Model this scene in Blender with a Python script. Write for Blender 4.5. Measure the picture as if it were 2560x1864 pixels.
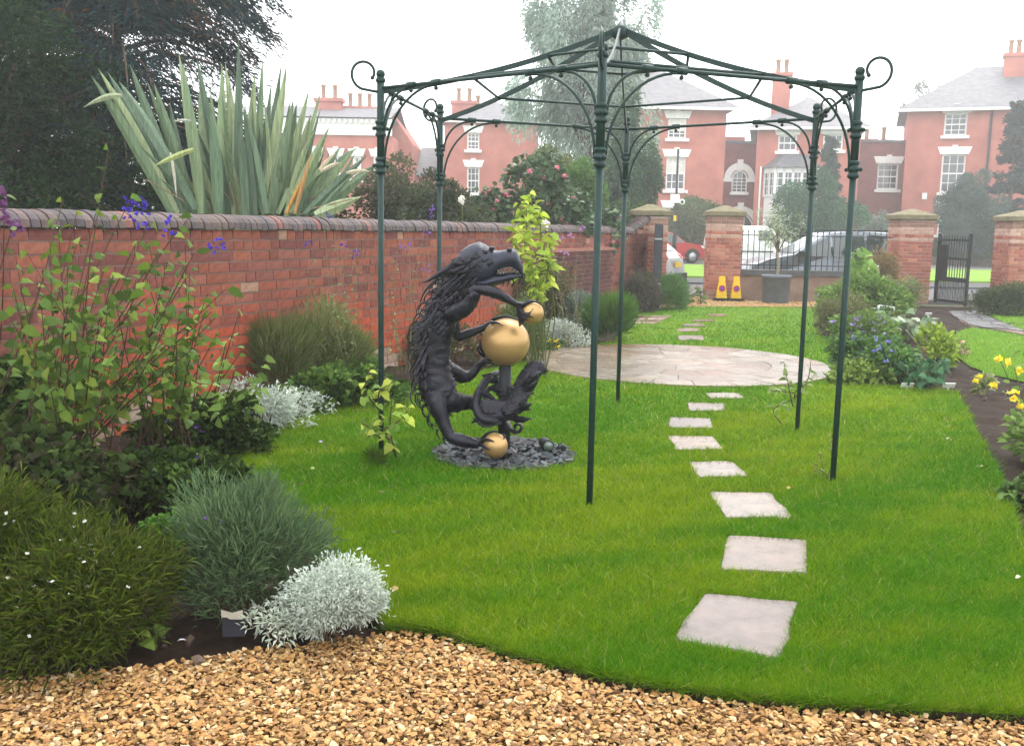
import bpy, bmesh, math, random
import numpy as np
from math import radians, sin, cos, pi
from mathutils import Vector, Matrix, Euler
for o in list(bpy.data.objects): bpy.data.objects.remove(o)
SC = bpy.context.scene
COL = SC.collection
rng = np.random.default_rng(11)
random.seed(5)

# ------------------------------------------------------------------ camera
cam_d = bpy.data.cameras.new('camera'); cam = bpy.data.objects.new('camera', cam_d); COL.objects.link(cam)
cam.matrix_world = Matrix.Translation((0, 0, 1.6)) @ Matrix.Rotation(radians(90 - 8.363), 4, 'X') @ Matrix.Rotation(0.018, 4, 'Z')
cam_d.sensor_width = 36; cam_d.lens = 34.45; cam_d.clip_start = .05; cam_d.clip_end = 600
SC.camera = cam
# ------------------------------------------------------------------ sky, sun, exposure
SUN_EL, SUN_AZ = radians(58), radians(24)          # azimuth measured from +Y towards +X
w = bpy.data.worlds.new('World'); SC.world = w; w.use_nodes = True
nt = w.node_tree; nt.nodes.clear()
sky = nt.nodes.new('ShaderNodeTexSky'); sky.sky_type = 'NISHITA'; sky.sun_disc = False
sky.sun_elevation = SUN_EL; sky.sun_rotation = SUN_AZ; sky.dust_density = 6; sky.air_density = 1.5
hs = nt.nodes.new('ShaderNodeHueSaturation'); hs.inputs['Saturation'].default_value = .12
mx = nt.nodes.new('ShaderNodeMix'); mx.data_type = 'RGBA'; mx.inputs[0].default_value = .8   # cloud cover
mx.inputs[7].default_value = (15.8, 16.1, 16.5, 1)
bg = nt.nodes.new('ShaderNodeBackground'); bg.inputs['Strength'].default_value = .115
out = nt.nodes.new('ShaderNodeOutputWorld')
nt.links.new(sky.outputs[0], hs.inputs['Color']); nt.links.new(hs.outputs[0], mx.inputs[6])
nt.links.new(mx.outputs[2], bg.inputs['Color']); nt.links.new(bg.outputs[0], out.inputs[0])
sl = bpy.data.lights.new('sun', 'SUN'); sl.energy = 1.1; sl.angle = radians(28); sl.color = (1, .96, .9)
so = bpy.data.objects.new('sun', sl); COL.objects.link(so)
so.rotation_euler = Vector((-sin(SUN_AZ)*cos(SUN_EL), -cos(SUN_AZ)*cos(SUN_EL), -sin(SUN_EL))).to_track_quat('-Z', 'Y').to_euler()
so.location = (20, 30, 40)
SC.view_settings.view_transform = 'Standard'; SC.view_settings.look = 'None'
SC.view_settings.exposure = .95; SC.view_settings.gamma = 1; SC.view_settings.use_curve_mapping = False
SC.cycles.max_bounces = 8; SC.cycles.transparent_max_bounces = 8; SC.cycles.volume_bounces = 1

# ------------------------------------------------------------------ materials
def nodes(name):
    m = bpy.data.materials.new(name); m.use_nodes = True
    n = m.node_tree; b = n.nodes['Principled BSDF']
    return m, n, b
def noise(n, scale, detail=4, rough=.6, coord='Object', dim=None):
    tc = n.nodes.new('ShaderNodeTexCoord'); t = n.nodes.new('ShaderNodeTexNoise')
    t.inputs['Scale'].default_value = scale; t.inputs['Detail'].default_value = detail; t.inputs['Roughness'].default_value = rough
    n.links.new(tc.outputs[coord], t.inputs['Vector']); return t
def ramp(n, src, stops):
    r = n.nodes.new('ShaderNodeValToRGB'); e = r.color_ramp.elements
    while len(e) < len(stops): e.new(.5)
    for q, (p, c) in zip(e, stops): q.position = p; q.color = (*c, 1)
    n.links.new(src, r.inputs[0]); return r
def bump(n, b, src, strength, dist=.01):
    u = n.nodes.new('ShaderNodeBump'); u.inputs['Strength'].default_value = strength; u.inputs['Distance'].default_value = dist
    n.links.new(src, u.inputs['Height']); n.links.new(u.outputs[0], b.inputs['Normal'])
def M(name, c, rough=.6, metal=0, c2=None, scale=6, bmp=0, bscale=60, spec=.15, emit=None, coat=0):
    m, n, b = nodes(name)
    if c2 is None: c2 = tuple(v*.72 for v in c)
    t = noise(n, scale); r = ramp(n, t.outputs['Fac'], [(.33, c2), (.66, c)])
    n.links.new(r.outputs[0], b.inputs['Base Color'])
    b.inputs['Roughness'].default_value = rough; b.inputs['Metallic'].default_value = metal
    b.inputs['Specular IOR Level'].default_value = spec; b.inputs['Coat Weight'].default_value = coat
    if bmp:
        t2 = noise(n, bscale, 5); bump(n, b, t2.outputs['Fac'], bmp)
    return m
def M_attr(name, rough=.55, trans=.25, spec=.35, bmp=0, bscale=60, var=None):
    m, n, b = nodes(name)
    a = n.nodes.new('ShaderNodeAttribute'); a.attribute_name = 'Col'
    src = a.outputs['Color']
    if var:
        t = noise(n, var[0]); r = ramp(n, t.outputs['Fac'], [(.3, (var[1],)*3), (.7, (var[2],)*3)])
        mu = n.nodes.new('ShaderNodeMix'); mu.data_type = 'RGBA'; mu.blend_type = 'MULTIPLY'; mu.inputs[0].default_value = 1
        n.links.new(src, mu.inputs[6]); n.links.new(r.outputs[0], mu.inputs[7]); src = mu.outputs[2]
    n.links.new(src, b.inputs['Base Color']); b.inputs['Roughness'].default_value = rough
    b.inputs['Specular IOR Level'].default_value = spec
    if bmp:
        t2 = noise(n, bscale, 5); bump(n, b, t2.outputs['Fac'], bmp)
    if trans:
        tr = n.nodes.new('ShaderNodeBsdfTranslucent'); ms = n.nodes.new('ShaderNodeMixShader'); ms.inputs[0].default_value = trans
        n.links.new(src, tr.inputs['Color']); n.links.new(b.outputs[0], ms.inputs[1]); n.links.new(tr.outputs[0], ms.inputs[2])
        n.links.new(ms.outputs[0], n.nodes['Material Output'].inputs['Surface'])
    return m
def M_objcol(name, rough=.85, bmp=.5, bscale=90, var=(22, .7, 1.2), spec=.3, trans=0):
    m = M_attr(name, rough, trans, spec, bmp, bscale, var); n = m.node_tree
    a = [q for q in n.nodes if q.type == 'ATTRIBUTE'][0]; oi = n.nodes.new('ShaderNodeObjectInfo')
    for l in list(a.outputs['Color'].links): n.links.new(oi.outputs['Color'], l.to_socket)
    n.nodes.remove(a); return m
leaf_m = M_attr('leaf', .62, .25, .07); leaf_gloss = M_attr('leaf_glossy', .4, .15, .2); needle_m = M_attr('needle', .8, .08, .03)
grass_m = M_attr('grass_blade', .6, .3, .05); petal_m = M_attr('petal', .6, .3, .2)
leaf_obj = M_objcol('leaf_piece', .55, 0, var=(14, .8, 1.15), spec=.12, trans=.3)
brick_obj = M_objcol('brick_face', spec=.08); brick_attr = M_attr('brick_joined', .85, 0, .08, .5, 90, (22, .7, 1.2))
stone_attr = M_attr('stone_chips', .6, 0, .15, .3, 150, (60, .75, 1.2)); slate_attr = M_attr('slate_chips', .4, 0, .2, .3, 80, (30, .7, 1.2))
slab_obj = M_objcol('sandstone_slab', .22, .35, 22, (6, .62, 1.25), .5)
head_m = M('smooth_sky_tinted_metal', (.016, .019, .038), .4, .2, c2=(.016, .018, .032), scale=9, bmp=.5, bscale=20, spec=.45)  # lighter blue base paints the sky's reflection into the head
slate_obj = M_objcol('slate_piece', .4, .4, 60, (25, .7, 1.25), .22)
mortar = M('mortar', (.2, .14, .115), .95, bmp=.6, bscale=120)
white_mortar = M('lime_mortar', (.5, .42, .36), .95, bmp=.5, bscale=120)
soil_m = M('soil', (.034, .02, .013), .95, c2=(.012, .007, .005), scale=14, bmp=1, bscale=45)
bark_m = M('bark', (.11, .08, .055), .9, bmp=.8, bscale=35); stem_m = M('stem', (.1, .12, .035), .7); twig_m = M('twig', (.09, .055, .035), .8)
green_iron = M('green_painted_iron', (.012, .036, .03), .42, 0, scale=20, spec=.2); black_iron = M('black_iron', (.018, .02, .024), .45, .1)
dragon_m = M('weathered_dark_metal', (.012, .012, .022), .3, .1, c2=(.006, .005, .009), scale=9, bmp=.8, bscale=26, spec=.3)
gold_m = M('gold_paint', (.47, .3, .125), .36, .5, c2=(.4, .245, .095), scale=3, spec=.3)
cap_m = M('pillar_cap_stone', (.2, .165, .115), .9, c2=(.12, .115, .05), scale=7, bmp=.6, bscale=40)
coping_stone = M('dark_coping_stone', (.09, .09, .09), .6, bmp=.3)
render_m = M('stained_render', (.3, .2, .15), .9, c2=(.2, .13, .1), scale=3, bmp=.3)
house_brick = M('house_brick', (.46, .17, .13), .9, c2=(.34, .115, .092), scale=.9, bmp=.3, bscale=12)  # brick paled so its colour carries part of the distant fade
dark_brick = M('old_link_brick', (.24, .075, .068), .9, c2=(.17, .055, .055), scale=2, bmp=.3, bscale=12)
white_paint = M('white_paint', (.78, .78, .76), .5, c2=(.7, .7, .68)); roof_slate = M('roof_slate', (.16, .15, .16), .6, c2=(.1, .1, .11), scale=3, bmp=.3, bscale=20)
blind_m = M('blind_cloth', (.7, .68, .62), .8); clay_m = M('clay_pot', (.35, .2, .12), .8)
def glass(name, c, rough=.08):
    m = M(name, c, rough, 0, c2=tuple(v*.6 for v in c), scale=.8, spec=.9); return m
pane_m = glass('window_glass', (.035, .04, .045)); car_glass = glass('car_glass', (.03, .05, .045), .05)

# ------------------------------------------------------------------ object helpers
WL = {}
def link(o, parent=None, loc=(0, 0, 0)):
    COL.objects.link(o)
    loc = Vector(loc)
    if parent is not None:
        o.parent = parent; o.location = loc - WL[parent.name]
    else: o.location = loc
    WL[o.name] = loc; return o
def tag(o, label=None, cat=None, group=None, kind=None):
    if label: o['label'] = label
    if cat: o['category'] = cat
    if group: o['group'] = group
    if kind: o['kind'] = kind
    return o
def thing(name, label, cat, loc=(0, 0, 0), group=None):
    o = bpy.data.objects.new(name, None); o.empty_display_size = .1
    link(o, None, loc); return tag(o, label, cat, group)
def np_mesh(name, V, F, mat, cols=None, smooth=False):
    V = np.asarray(V, np.float32); F = np.asarray(F, np.int32); k = F.shape[1]
    me = bpy.data.meshes.new(name)
    me.vertices.add(len(V)); me.vertices.foreach_set('co', V.ravel())
    me.loops.add(F.size); me.loops.foreach_set('vertex_index', F.ravel())
    me.polygons.add(len(F)); me.polygons.foreach_set('loop_start', np.arange(0, F.size, k, dtype=np.int32))
    me.polygons.foreach_set('use_smooth', np.full(len(F), smooth, bool))
    me.update(calc_edges=True)
    if cols is not None:
        a = me.attributes.new('Col', 'FLOAT_COLOR', 'POINT')
        c = np.ones((len(V), 4), np.float32); c[:, :3] = cols; a.data.foreach_set('color', c.ravel())
    me.materials.append(mat); return me
def put(name, me, parent=None, loc=(0, 0, 0)):
    o = bpy.data.objects.new(name, me); return link(o, parent, loc)
def np_obj(name, V, F, mat, cols=None, parent=None, smooth=False):
    base = np.array(WL[parent.name]) if parent is not None else np.zeros(3)
    me = np_mesh(name, np.asarray(V) - base, F, mat, cols, smooth)
    return put(name, me, parent, base)
def frame_of(d):
    d = Vector(d).normalized(); up = Vector((0, 0, 1)) if abs(d.z) < .95 else Vector((0, 1, 0))
    s = d.cross(up).normalized(); return d, s, s.cross(d)
class MB:
    def __init__(s): s.v, s.f, s.sm = [], [], []
    def add(s, v, f, smooth=False):
        n = len(s.v); s.v += [tuple(p) for p in v]; s.f += [tuple(i+n for i in q) for q in f]; s.sm += [smooth]*len(f); return s
    def box(s, c, d, rz=0, M3=None, taper=1):
        v = []
        for z in (-1, 1):
            k = taper if z > 0 else 1
            for x, y in ((-1, -1), (1, -1), (1, 1), (-1, 1)):
                p = Vector((x*d[0]/2*k, y*d[1]/2*k, z*d[2]/2))
                p = (M3 @ p) if M3 is not None else Vector((p.x*cos(rz)-p.y*sin(rz), p.x*sin(rz)+p.y*cos(rz), p.z))
                v.append(p + Vector(c))
        return s.add(v, [(3, 2, 1, 0), (4, 5, 6, 7), (0, 1, 5, 4), (1, 2, 6, 5), (2, 3, 7, 6), (3, 0, 4, 7)])
    def tube(s, pts, rad, n=8, cap=True, flat=1, twist=None):
        pts = [Vector(p) for p in pts]; m = len(pts)
        if not hasattr(rad, '__len__'): rad = [rad]*m
        v, f, prev = [], [], None
        for i, p in enumerate(pts):
            d = (pts[min(i+1, m-1)] - pts[max(i-1, 0)]).normalized()
            if prev is None: _, sd, up = frame_of(d)
            else:
                sd = (prev - d*prev.dot(d)).normalized(); up = sd.cross(d)
            prev = sd
            r = rad[i]; ra, rb = (r if hasattr(r, '__len__') else (r, r*flat))
            for k in range(n):
                a = 2*pi*k/n; v.append(p + sd*cos(a)*ra + up*sin(a)*rb)
        for i in range(m-1):
            for k in range(n):
                f.append((i*n+k, i*n+(k+1) % n, (i+1)*n+(k+1) % n, (i+1)*n+k))
        if cap: f += [tuple(range(n))[::-1], tuple(range((m-1)*n, m*n))]
        return s.add(v, f, n > 5)
    def lathe(s, c, prof, n=16, smooth=True):
        v, f = [], []
        for r, z in prof:
            for k in range(n): v.append((c[0]+r*cos(2*pi*k/n), c[1]+r*sin(2*pi*k/n), c[2]+z))
        for i in range(len(prof)-1):
            for k in range(n): f.append((i*n+k, i*n+(k+1) % n, (i+1)*n+(k+1) % n, (i+1)*n+k))
        f += [tuple(range(n))[::-1], tuple(range((len(prof)-1)*n, len(prof)*n))]
        return s.add(v, f, smooth)
    def ball(s, c, r, n=16, m=10, sq=(1, 1, 1)):
        v = [(c[0], c[1], c[2]-r*sq[2])]; f = []
        for i in range(1, m):
            t = -pi/2 + pi*i/m
            for k in range(n): v.append((c[0]+r*sq[0]*cos(t)*cos(2*pi*k/n), c[1]+r*sq[1]*cos(t)*sin(2*pi*k/n), c[2]+r*sq[2]*sin(t)))
        v.append((c[0], c[1], c[2]+r*sq[2])); L = len(v)-1
        for k in range(n):
            f.append((0, 1+(k+1) % n, 1+k)); f.append((L, 1+(m-2)*n+k, 1+(m-2)*n+(k+1) % n))
        for i in range(m-2):
            for k in range(n): f.append((1+i*n+k, 1+i*n+(k+1) % n, 1+(i+1)*n+(k+1) % n, 1+(i+1)*n+k))
        return s.add(v, f, True)
    def prism(s, poly, z0, z1):
        n = len(poly); v = [(x, y, z0) for x, y in poly] + [(x, y, z1) for x, y in poly]
        return s.add(v, [tuple(range(n))[::-1], tuple(range(n, 2*n))] + [(i, (i+1) % n, n+(i+1) % n, n+i) for i in range(n)])
    def mesh(s, name, mat, base=(0, 0, 0)):
        me = bpy.data.meshes.new(name); b = Vector(base)
        me.from_pydata([tuple(Vector(p)-b) for p in s.v], [], s.f)
        me.polygons.foreach_set('use_smooth', s.sm); me.materials.append(mat); me.update(); return me
    def build(s, name, mat, parent=None, loc=None):
        base = loc if loc is not None else (WL[parent.name] if parent is not None else (0, 0, 0))
        return put(name, s.mesh(name, mat, base), parent, base)
def spline(pts, n=8):
    P = [np.array(p, float) for p in pts]; P = [2*P[0]-P[1]] + P + [2*P[-1]-P[-2]]; o = []
    for i in range(1, len(P)-2):
        for t in np.linspace(0, 1, n, endpoint=False):
            a, b, c, d = P[i-1:i+3]
            o.append(.5*((2*b)+(-a+c)*t+(2*a-5*b+4*c-d)*t*t+(-a+3*b-3*c+d)*t**3))
    o.append(P[-2]); return o
def inpoly(x, y, poly):
    r = np.zeros(len(x), bool); n = len(poly)
    for i in range(n):
        x0, y0 = poly[i][:2]; x1, y1 = poly[(i+1) % n][:2]
        c = ((y0 > y) != (y1 > y)) & (x < (x1-x0)*(y-y0)/((y1-y0)+1e-12)+x0); r ^= c
    return r
def sheet(name, poly, z, mat, skirt=.05, kind='structure', skirt_mat=None):
    bm = bmesh.new(); n = len(poly)
    vs = [bm.verts.new((p[0], p[1], z)) for p in poly]; bm.faces.new(vs)
    lo = [bm.verts.new((p[0], p[1], z-skirt)) for p in poly]
    for i in range(n): 
        f = bm.faces.new((lo[i], lo[(i+1) % n], vs[(i+1) % n], vs[i])); f.material_index = 1 if skirt_mat else 0
    bmesh.ops.recalc_face_normals(bm, faces=bm.faces)
    bmesh.ops.triangulate(bm, faces=[f for f in bm.faces if len(f.verts) > 4])
    me = bpy.data.meshes.new(name); bm.to_mesh(me); bm.free(); me.materials.append(mat)
    if skirt_mat: me.materials.append(skirt_mat)
    o = put(name, me); return tag(o, kind=kind)
# ---- foliage
def unit(a): return a/(np.linalg.norm(a, axis=-1, keepdims=True)+1e-9)
def vnoise(p, f, seed=0):          # cheap smooth value noise from sines
    r = np.random.default_rng(seed); o = 0
    for i in range(5):
        k = r.normal(size=p.shape[1]); k = k/np.linalg.norm(k)*f*(.6+.35*i); o = o+np.sin(p@k*2*pi+r.uniform(0, 6.28))/(1+.4*i)
    return o/2.6
def leaf_mesh(P, Dr, L, W, cols, fold=.25, oval=True, droop=.15):
    """every leaf is a folded blade: base, two edge pairs, tip"""
    N = len(P); Dr = unit(Dr); R = unit(rng.normal(size=(N, 3))+np.array([0, 0, .8])); S = unit(np.cross(Dr, R)); U = np.cross(S, Dr)
    L = np.broadcast_to(np.asarray(L, float).reshape(-1, 1), (N, 1)); W = np.broadcast_to(np.asarray(W, float).reshape(-1, 1), (N, 1))
    b = P; m = P+Dr*L*.5; t = P+Dr*L-np.array([0, 0, 1])*L*droop
    if oval:
        m1, m2 = P+Dr*L*.3+U*L*.03, P+Dr*L*.68-np.array([0, 0, 1])*L*droop*.35
        V = np.stack([b, m1+S*W*.5+U*W*fold, m2+S*W*.42+U*W*fold, t, m2-S*W*.42+U*W*fold, m1-S*W*.5+U*W*fold], 1)
        F = np.array([[0, 1, 5], [1, 2, 5], [2, 4, 5], [2, 3, 4]])
        k = 6
    else:
        V = np.stack([b, m+S*W*.5+U*W*fold, t, m-S*W*.5+U*W*fold], 1); F = np.array([[0, 1, 2], [0, 2, 3]]); k = 4
    Fs = (np.arange(N)[:, None, None]*k+F[None]).reshape(-1, 3)
    return V.reshape(-1, 3), Fs, np.repeat(cols, k, 0)
def palette(n, pal, jit=.2):
    pal = np.array(pal, float); c = pal[rng.integers(0, len(pal), n)]; c = c*rng.uniform(1-jit, 1+jit, (n, 1)); g = (c[:, 1] > c[:, 0]*1.15) & (c[:, 1] > c[:, 2]*1.5); c[g, 2] *= .7; return np.clip(c, 0, 1)
def lumpy(n, c, r, k=24, size=(.28, .5), inner=.25, flatbase=True):
    """points on many small lobes spread over an ellipsoid, with the outward direction of each"""
    c = np.array(c, float); r = np.array(r, float)
    d = unit(rng.normal(size=(k, 3)));
    if flatbase: d[:, 2] = np.where(d[:, 2] < -.45, -d[:, 2]*.8, d[:, 2])
    lc = d*rng.uniform(inner, .82, (k, 1)); ls = rng.uniform(size[0], size[1], k)
    i = rng.integers(0, k, n); q = unit(rng.normal(size=(n, 3))+.5*d[i]); rad = rng.uniform(.55, 1.08, (n, 1))
    p = lc[i]+q*ls[i][:, None]*rad
    return c+p*r, unit(p+.4*q), i, lc*r+c
def bush(name, label, cat, base, r, n, L, W, pal, k=24, up=.3, group=None, zc=None, mat=None, oval=True, size=(.28, .5), jit=.2, stem=True, droop=.15, spread=.6, inner=.25, fl=None):
    t = thing(name, label, cat, base, group)
    if zc is None: zc = r[2]*.6; r = (r[0], r[1], r[2]*1.17)
    c = np.array(base)+np.array([0, 0, zc])
    P, O, i, lc = lumpy(n, c, r, k, size, inner)
    P = P+O*((rng.uniform(size=(len(P), 1)) < .07)*rng.uniform(.03, .2, (len(P), 1)))*np.array(r)      # stray sprigs break the outline
    keep = P[:, 2] > base[2]+.01; P, O, i = P[keep], O[keep], i[keep]
    Dr = O*1.0+rng.normal(size=P.shape)*spread+np.array([0, 0, up])
    cl = palette(len(P), pal, jit)*rng.uniform(.8, 1.2, k)[i][:, None]
    V_, F_, C_ = leaf_mesh(P, Dr, L*rng.uniform(.6, 1.3, len(P)), W*rng.uniform(.7, 1.2, len(P)), cl, oval=oval, droop=droop)
    np_obj('foliage', V_, F_, mat or leaf_m, C_, t)
    if stem:
        s = MB()
        for q in lc[:14]:
            b0 = np.array(base)+np.array([rng.normal()*r[0]*.12, rng.normal()*r[1]*.12, -.02])
            s.tube(spline([b0, (b0+q)/2+np.array([0, 0, .1*r[2]]), q], 3), [max(.004, .022*r[2])*v for v in np.linspace(1, .4, 7)], 5)
        s.build('stem', twig_m, t)
    if fl:      # flowers: (count, size, palette, part name, only outermost top)
        for cnt, sz, fp, nm in fl: flowers(t, nm, P, O, cnt, sz, fp)
    return t
def flowers(t, nm, P, O, cnt, sz, fp, top=True):
    sc = O[:, 2]+.6*(-O[:, 1])+rng.uniform(0, 1.7, len(P)); j = np.argsort(-sc)[:max(cnt*14, 10)]; j = rng.choice(j, min(cnt, len(j)), False)
    me = flower_mesh(nm, sz, fp)
    for q in j: 
        o = put(nm, me[rng.integers(0, len(me))], t, tuple(P[q]+O[q]*sz*.6))
        o.rotation_euler = (rng.normal()*.5, rng.normal()*.5, rng.uniform(0, 6)); 
FM = {}
def flower_mesh(nm, sz, fp):
    key = (nm, sz, str(fp))
    if key in FM: return FM[key]
    o = []
    for v in range(3):
        n = 7; a = np.linspace(0, 2*pi, n, endpoint=False)+rng.uniform(0, .5, n)
        D_ = np.stack([np.cos(a), np.sin(a), rng.uniform(.1, .9, n)], 1); P = np.zeros((n, 3))
        V_, F_, C_ = leaf_mesh(P, D_, sz*rng.uniform(.8, 1.2, n), sz*.75, palette(n, fp, .12), droop=.05)
        o.append(np_mesh(nm, V_, F_, petal_m, C_))
    FM[key] = o; return o
# ================================================================== the setting
ground_m = M('rough_ground', (.10, .12, .05), .95, c2=(.07, .06, .035), scale=.8, bmp=.5, bscale=12)
bm_ = MB(); bm_.box((0, 60, -.36), (240, 200, .5)); tag(bm_.build('ground', ground_m), kind='structure')
asphalt = M('wet_asphalt', (.12, .12, .125), .22, c2=(.09, .09, .095), scale=.6, bmp=.15, bscale=150, spec=.6)
bm_ = MB(); bm_.box((8, 27.6, -.06), (90, 5.6, .14)); tag(bm_.build('road', asphalt), kind='structure')
bm_ = MB(); bm_.box((8, 31.9, 0), (90, 3.0, .12)); tag(bm_.build('dark_strip', M('dark_grey_strip', (.05, .05, .052), .6, bmp=.2)), kind='structure')  # dark grey strip between the road and the verge
verge_m = M('verge_grass', (.17, .28, .03), .9, c2=(.12, .22, .02), scale=.5, bmp=.8, bscale=25)
bm_ = MB(); bm_.box((8, 39.4, .02), (90, 12, .2)); tag(bm_.build('verge', verge_m), kind='structure')
bm_ = MB(); bm_.box((8, 48.8, .04), (90, 6.8, .14)); tag(bm_.build('service_road', M('pale_tarmac', (.15, .14, .14), .5, bmp=.2)), kind='structure')
bm_ = MB(); bm_.box((8, 75, .02), (90, 45.6, .16)); tag(bm_.build('front_gardens', M('garden_ground', (.1, .11, .05), .95, bmp=.4)), kind='structure')

front_edge = [(-6.5, 2.6), (-1.807, 3.298, 0.000), (-1.589, 3.351, 0.000), (-1.370, 3.420, 0.000), (-1.150, 3.515, 0.000), (-0.916, 3.607, 0.000), (-0.684, 3.682, 0.000), (-0.481, 3.766, 0.000), (-0.352, 3.763, 0.000), (-0.221, 3.706, 0.000), (-0.039, 3.587, 0.000), (0.132, 3.474, 0.000), (0.374, 3.349, 0.000), (0.605, 3.267, 0.000), (0.833, 3.215, 0.000), (1.057, 3.177, 0.000), (1.358, 3.150, 0.000), (1.758, 3.127, 0.000), (3.6, 2.95)]
lawn_poly = [p[:2] for p in front_edge[7:]] + [(3.6, 3.6)] + [(2.740, 5.035, 0.000), (3.080, 5.843, 0.000), (3.304, 6.408, 0.000), (3.612, 7.241, 0.000), (3.914, 8.110, 0.000), (4.285, 9.090, 0.000), (4.645, 10.084, 0.000), (4.478, 10.359, 0.000), (4.045, 10.493, 0.000), (3.631, 10.571, -0.000), (3.752, 11.330, 0.000), (4.278, 12.873, 0.000), (4.904, 15.129, 0.000), (5.282, 17.195, 0.000), (6.061, 19.337, 0.000), (6.982, 21.678, 0.000), (5.479, 21.462, 0.000), (3.547, 21.146, 0.000), (2.889, 19.941, 0.000), (2.343, 19.604, 0.000), (1.892, 16.732, 0.000), (1.473, 14.101, 0.000), (0.401, 13.185, 0.000), (0.199, 11.877, 0.000), (-0.375, 10.961, 0.000), (-0.742, 10.376, 0.000), (-1.047, 9.626, 0.000), (-1.319, 9.023, 0.000), (-1.528, 8.536, 0.000), (-1.703, 8.221, 0.000), (-1.785, 7.897, -0.000), (-1.846, 7.391, 0.000), (-1.846, 6.804, 0.000), (-1.825, 6.278, 0.000), (-1.785, 5.989, 0.000), (-1.670, 5.781, 0.000), (-1.349, 5.367, 0.000), (-1.015, 4.749, 0.000), (-0.798, 4.309, -0.000), (-0.602, 3.966, 0.000)]
lawn_poly = [tuple(p[:2]) for p in lawn_poly]
turf_m = M('turf', (.10, .2, .01), .95, c2=(.06, .14, .007), scale=2.2, bmp=.8, bscale=70)
sheet('lawn', lawn_poly, 0, turf_m, .1, skirt_mat=soil_m)
lawn2 = [tuple(p[:2]) for p in [(5.765, 10.916, 0.000), (5.668, 11.421, 0.000), (5.722, 12.115, 0.000), (6.000, 13.113, 0.000), (6.664, 14.796, 0.000), (7.436, 16.357, 0.000), (8.156, 17.394, 0.000), (8.307, 16.876, 0.000), (8.394, 16.029, 0.000)]] + [(16, 13.2), (13, 9.5)]
sheet('side_lawn', lawn2, 0, turf_m, .1, skirt_mat=soil_m)
lawn3 = [tuple(p[:2]) for p in [(10.078, 21.037, -0.000), (10.678, 21.880, -0.000), (11.497, 22.060, 0.000)]] + [(22, 20.4), (22, 15)] + [tuple((8.968, 17.144, 0.000)[:2]), tuple((9.486, 19.039, 0.000)[:2])]
sheet('gate_lawn', lawn3, 0, turf_m, .1, skirt_mat=soil_m)
# beds: lumpy soil
def soil_bed(name, x0, x1, y0, y1, poly=None, hz=.05, z=-.02, step=.09):
    xs = np.arange(x0, x1, step); ys = np.arange(y0, y1, step); X, Y = np.meshgrid(xs, ys); p = np.stack([X.ravel(), Y.ravel()], 1)
    fy = np.interp(p[:, 0], [q[0] for q in front_edge], [q[1] for q in front_edge]); Z = z-.055*np.clip((fy+.3-p[:, 1])/.3, 0, 1.6)+hz*(.5*vnoise(p, 1.3, 3)+.35*vnoise(p, 4, 5)+.25*vnoise(p, 9, 7)); V_ = np.concatenate([p, Z[:, None]], 1)
    nx, ny = len(xs), len(ys); i = (np.arange(ny-1)[:, None]*nx+np.arange(nx-1)).ravel(); F_ = np.stack([i, i+1, i+nx+1, i+nx], 1)
    cx, cy = V_[F_].mean(1)[:, 0], V_[F_].mean(1)[:, 1]
    k = np.ones(len(F_), bool)
    if poly is not None: k = inpoly(cx, cy, poly)
    k &= ~inpoly(cx, cy, lawn_poly) & ((cx-2.03)**2+(cy-11.95)**2 > 1.8**2)
    me = np_mesh(name, V_, F_[k], soil_m, smooth=True); return tag(put(name, me), kind='structure')
bed_left = [(-6.5, 2.45)] + [(p[0], p[1]-.1) for p in front_edge[1:8]] + [(-.3, 3.9), (-.6, 5.5), (-1.4, 10), (2.2, 14.5), (4.2, 21.2), (3.6, 22), (-6.5, 2.7)]
soil_bed('flower_bed', -6.6, 4.4, 2.3, 22.5, bed_left, step=.07)
soil_bed('border_soil', 1.8, 13, 3.6, 23.2, [(2.6, 3.6), (4.2, 3.6), (8, 9), (14, 14), (13.2, 23.3), (6.6, 22.6), (6.4, 21.6), (5.2, 18), (3.4, 12), (3.0, 10), (2.4, 5)], .06)
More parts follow.
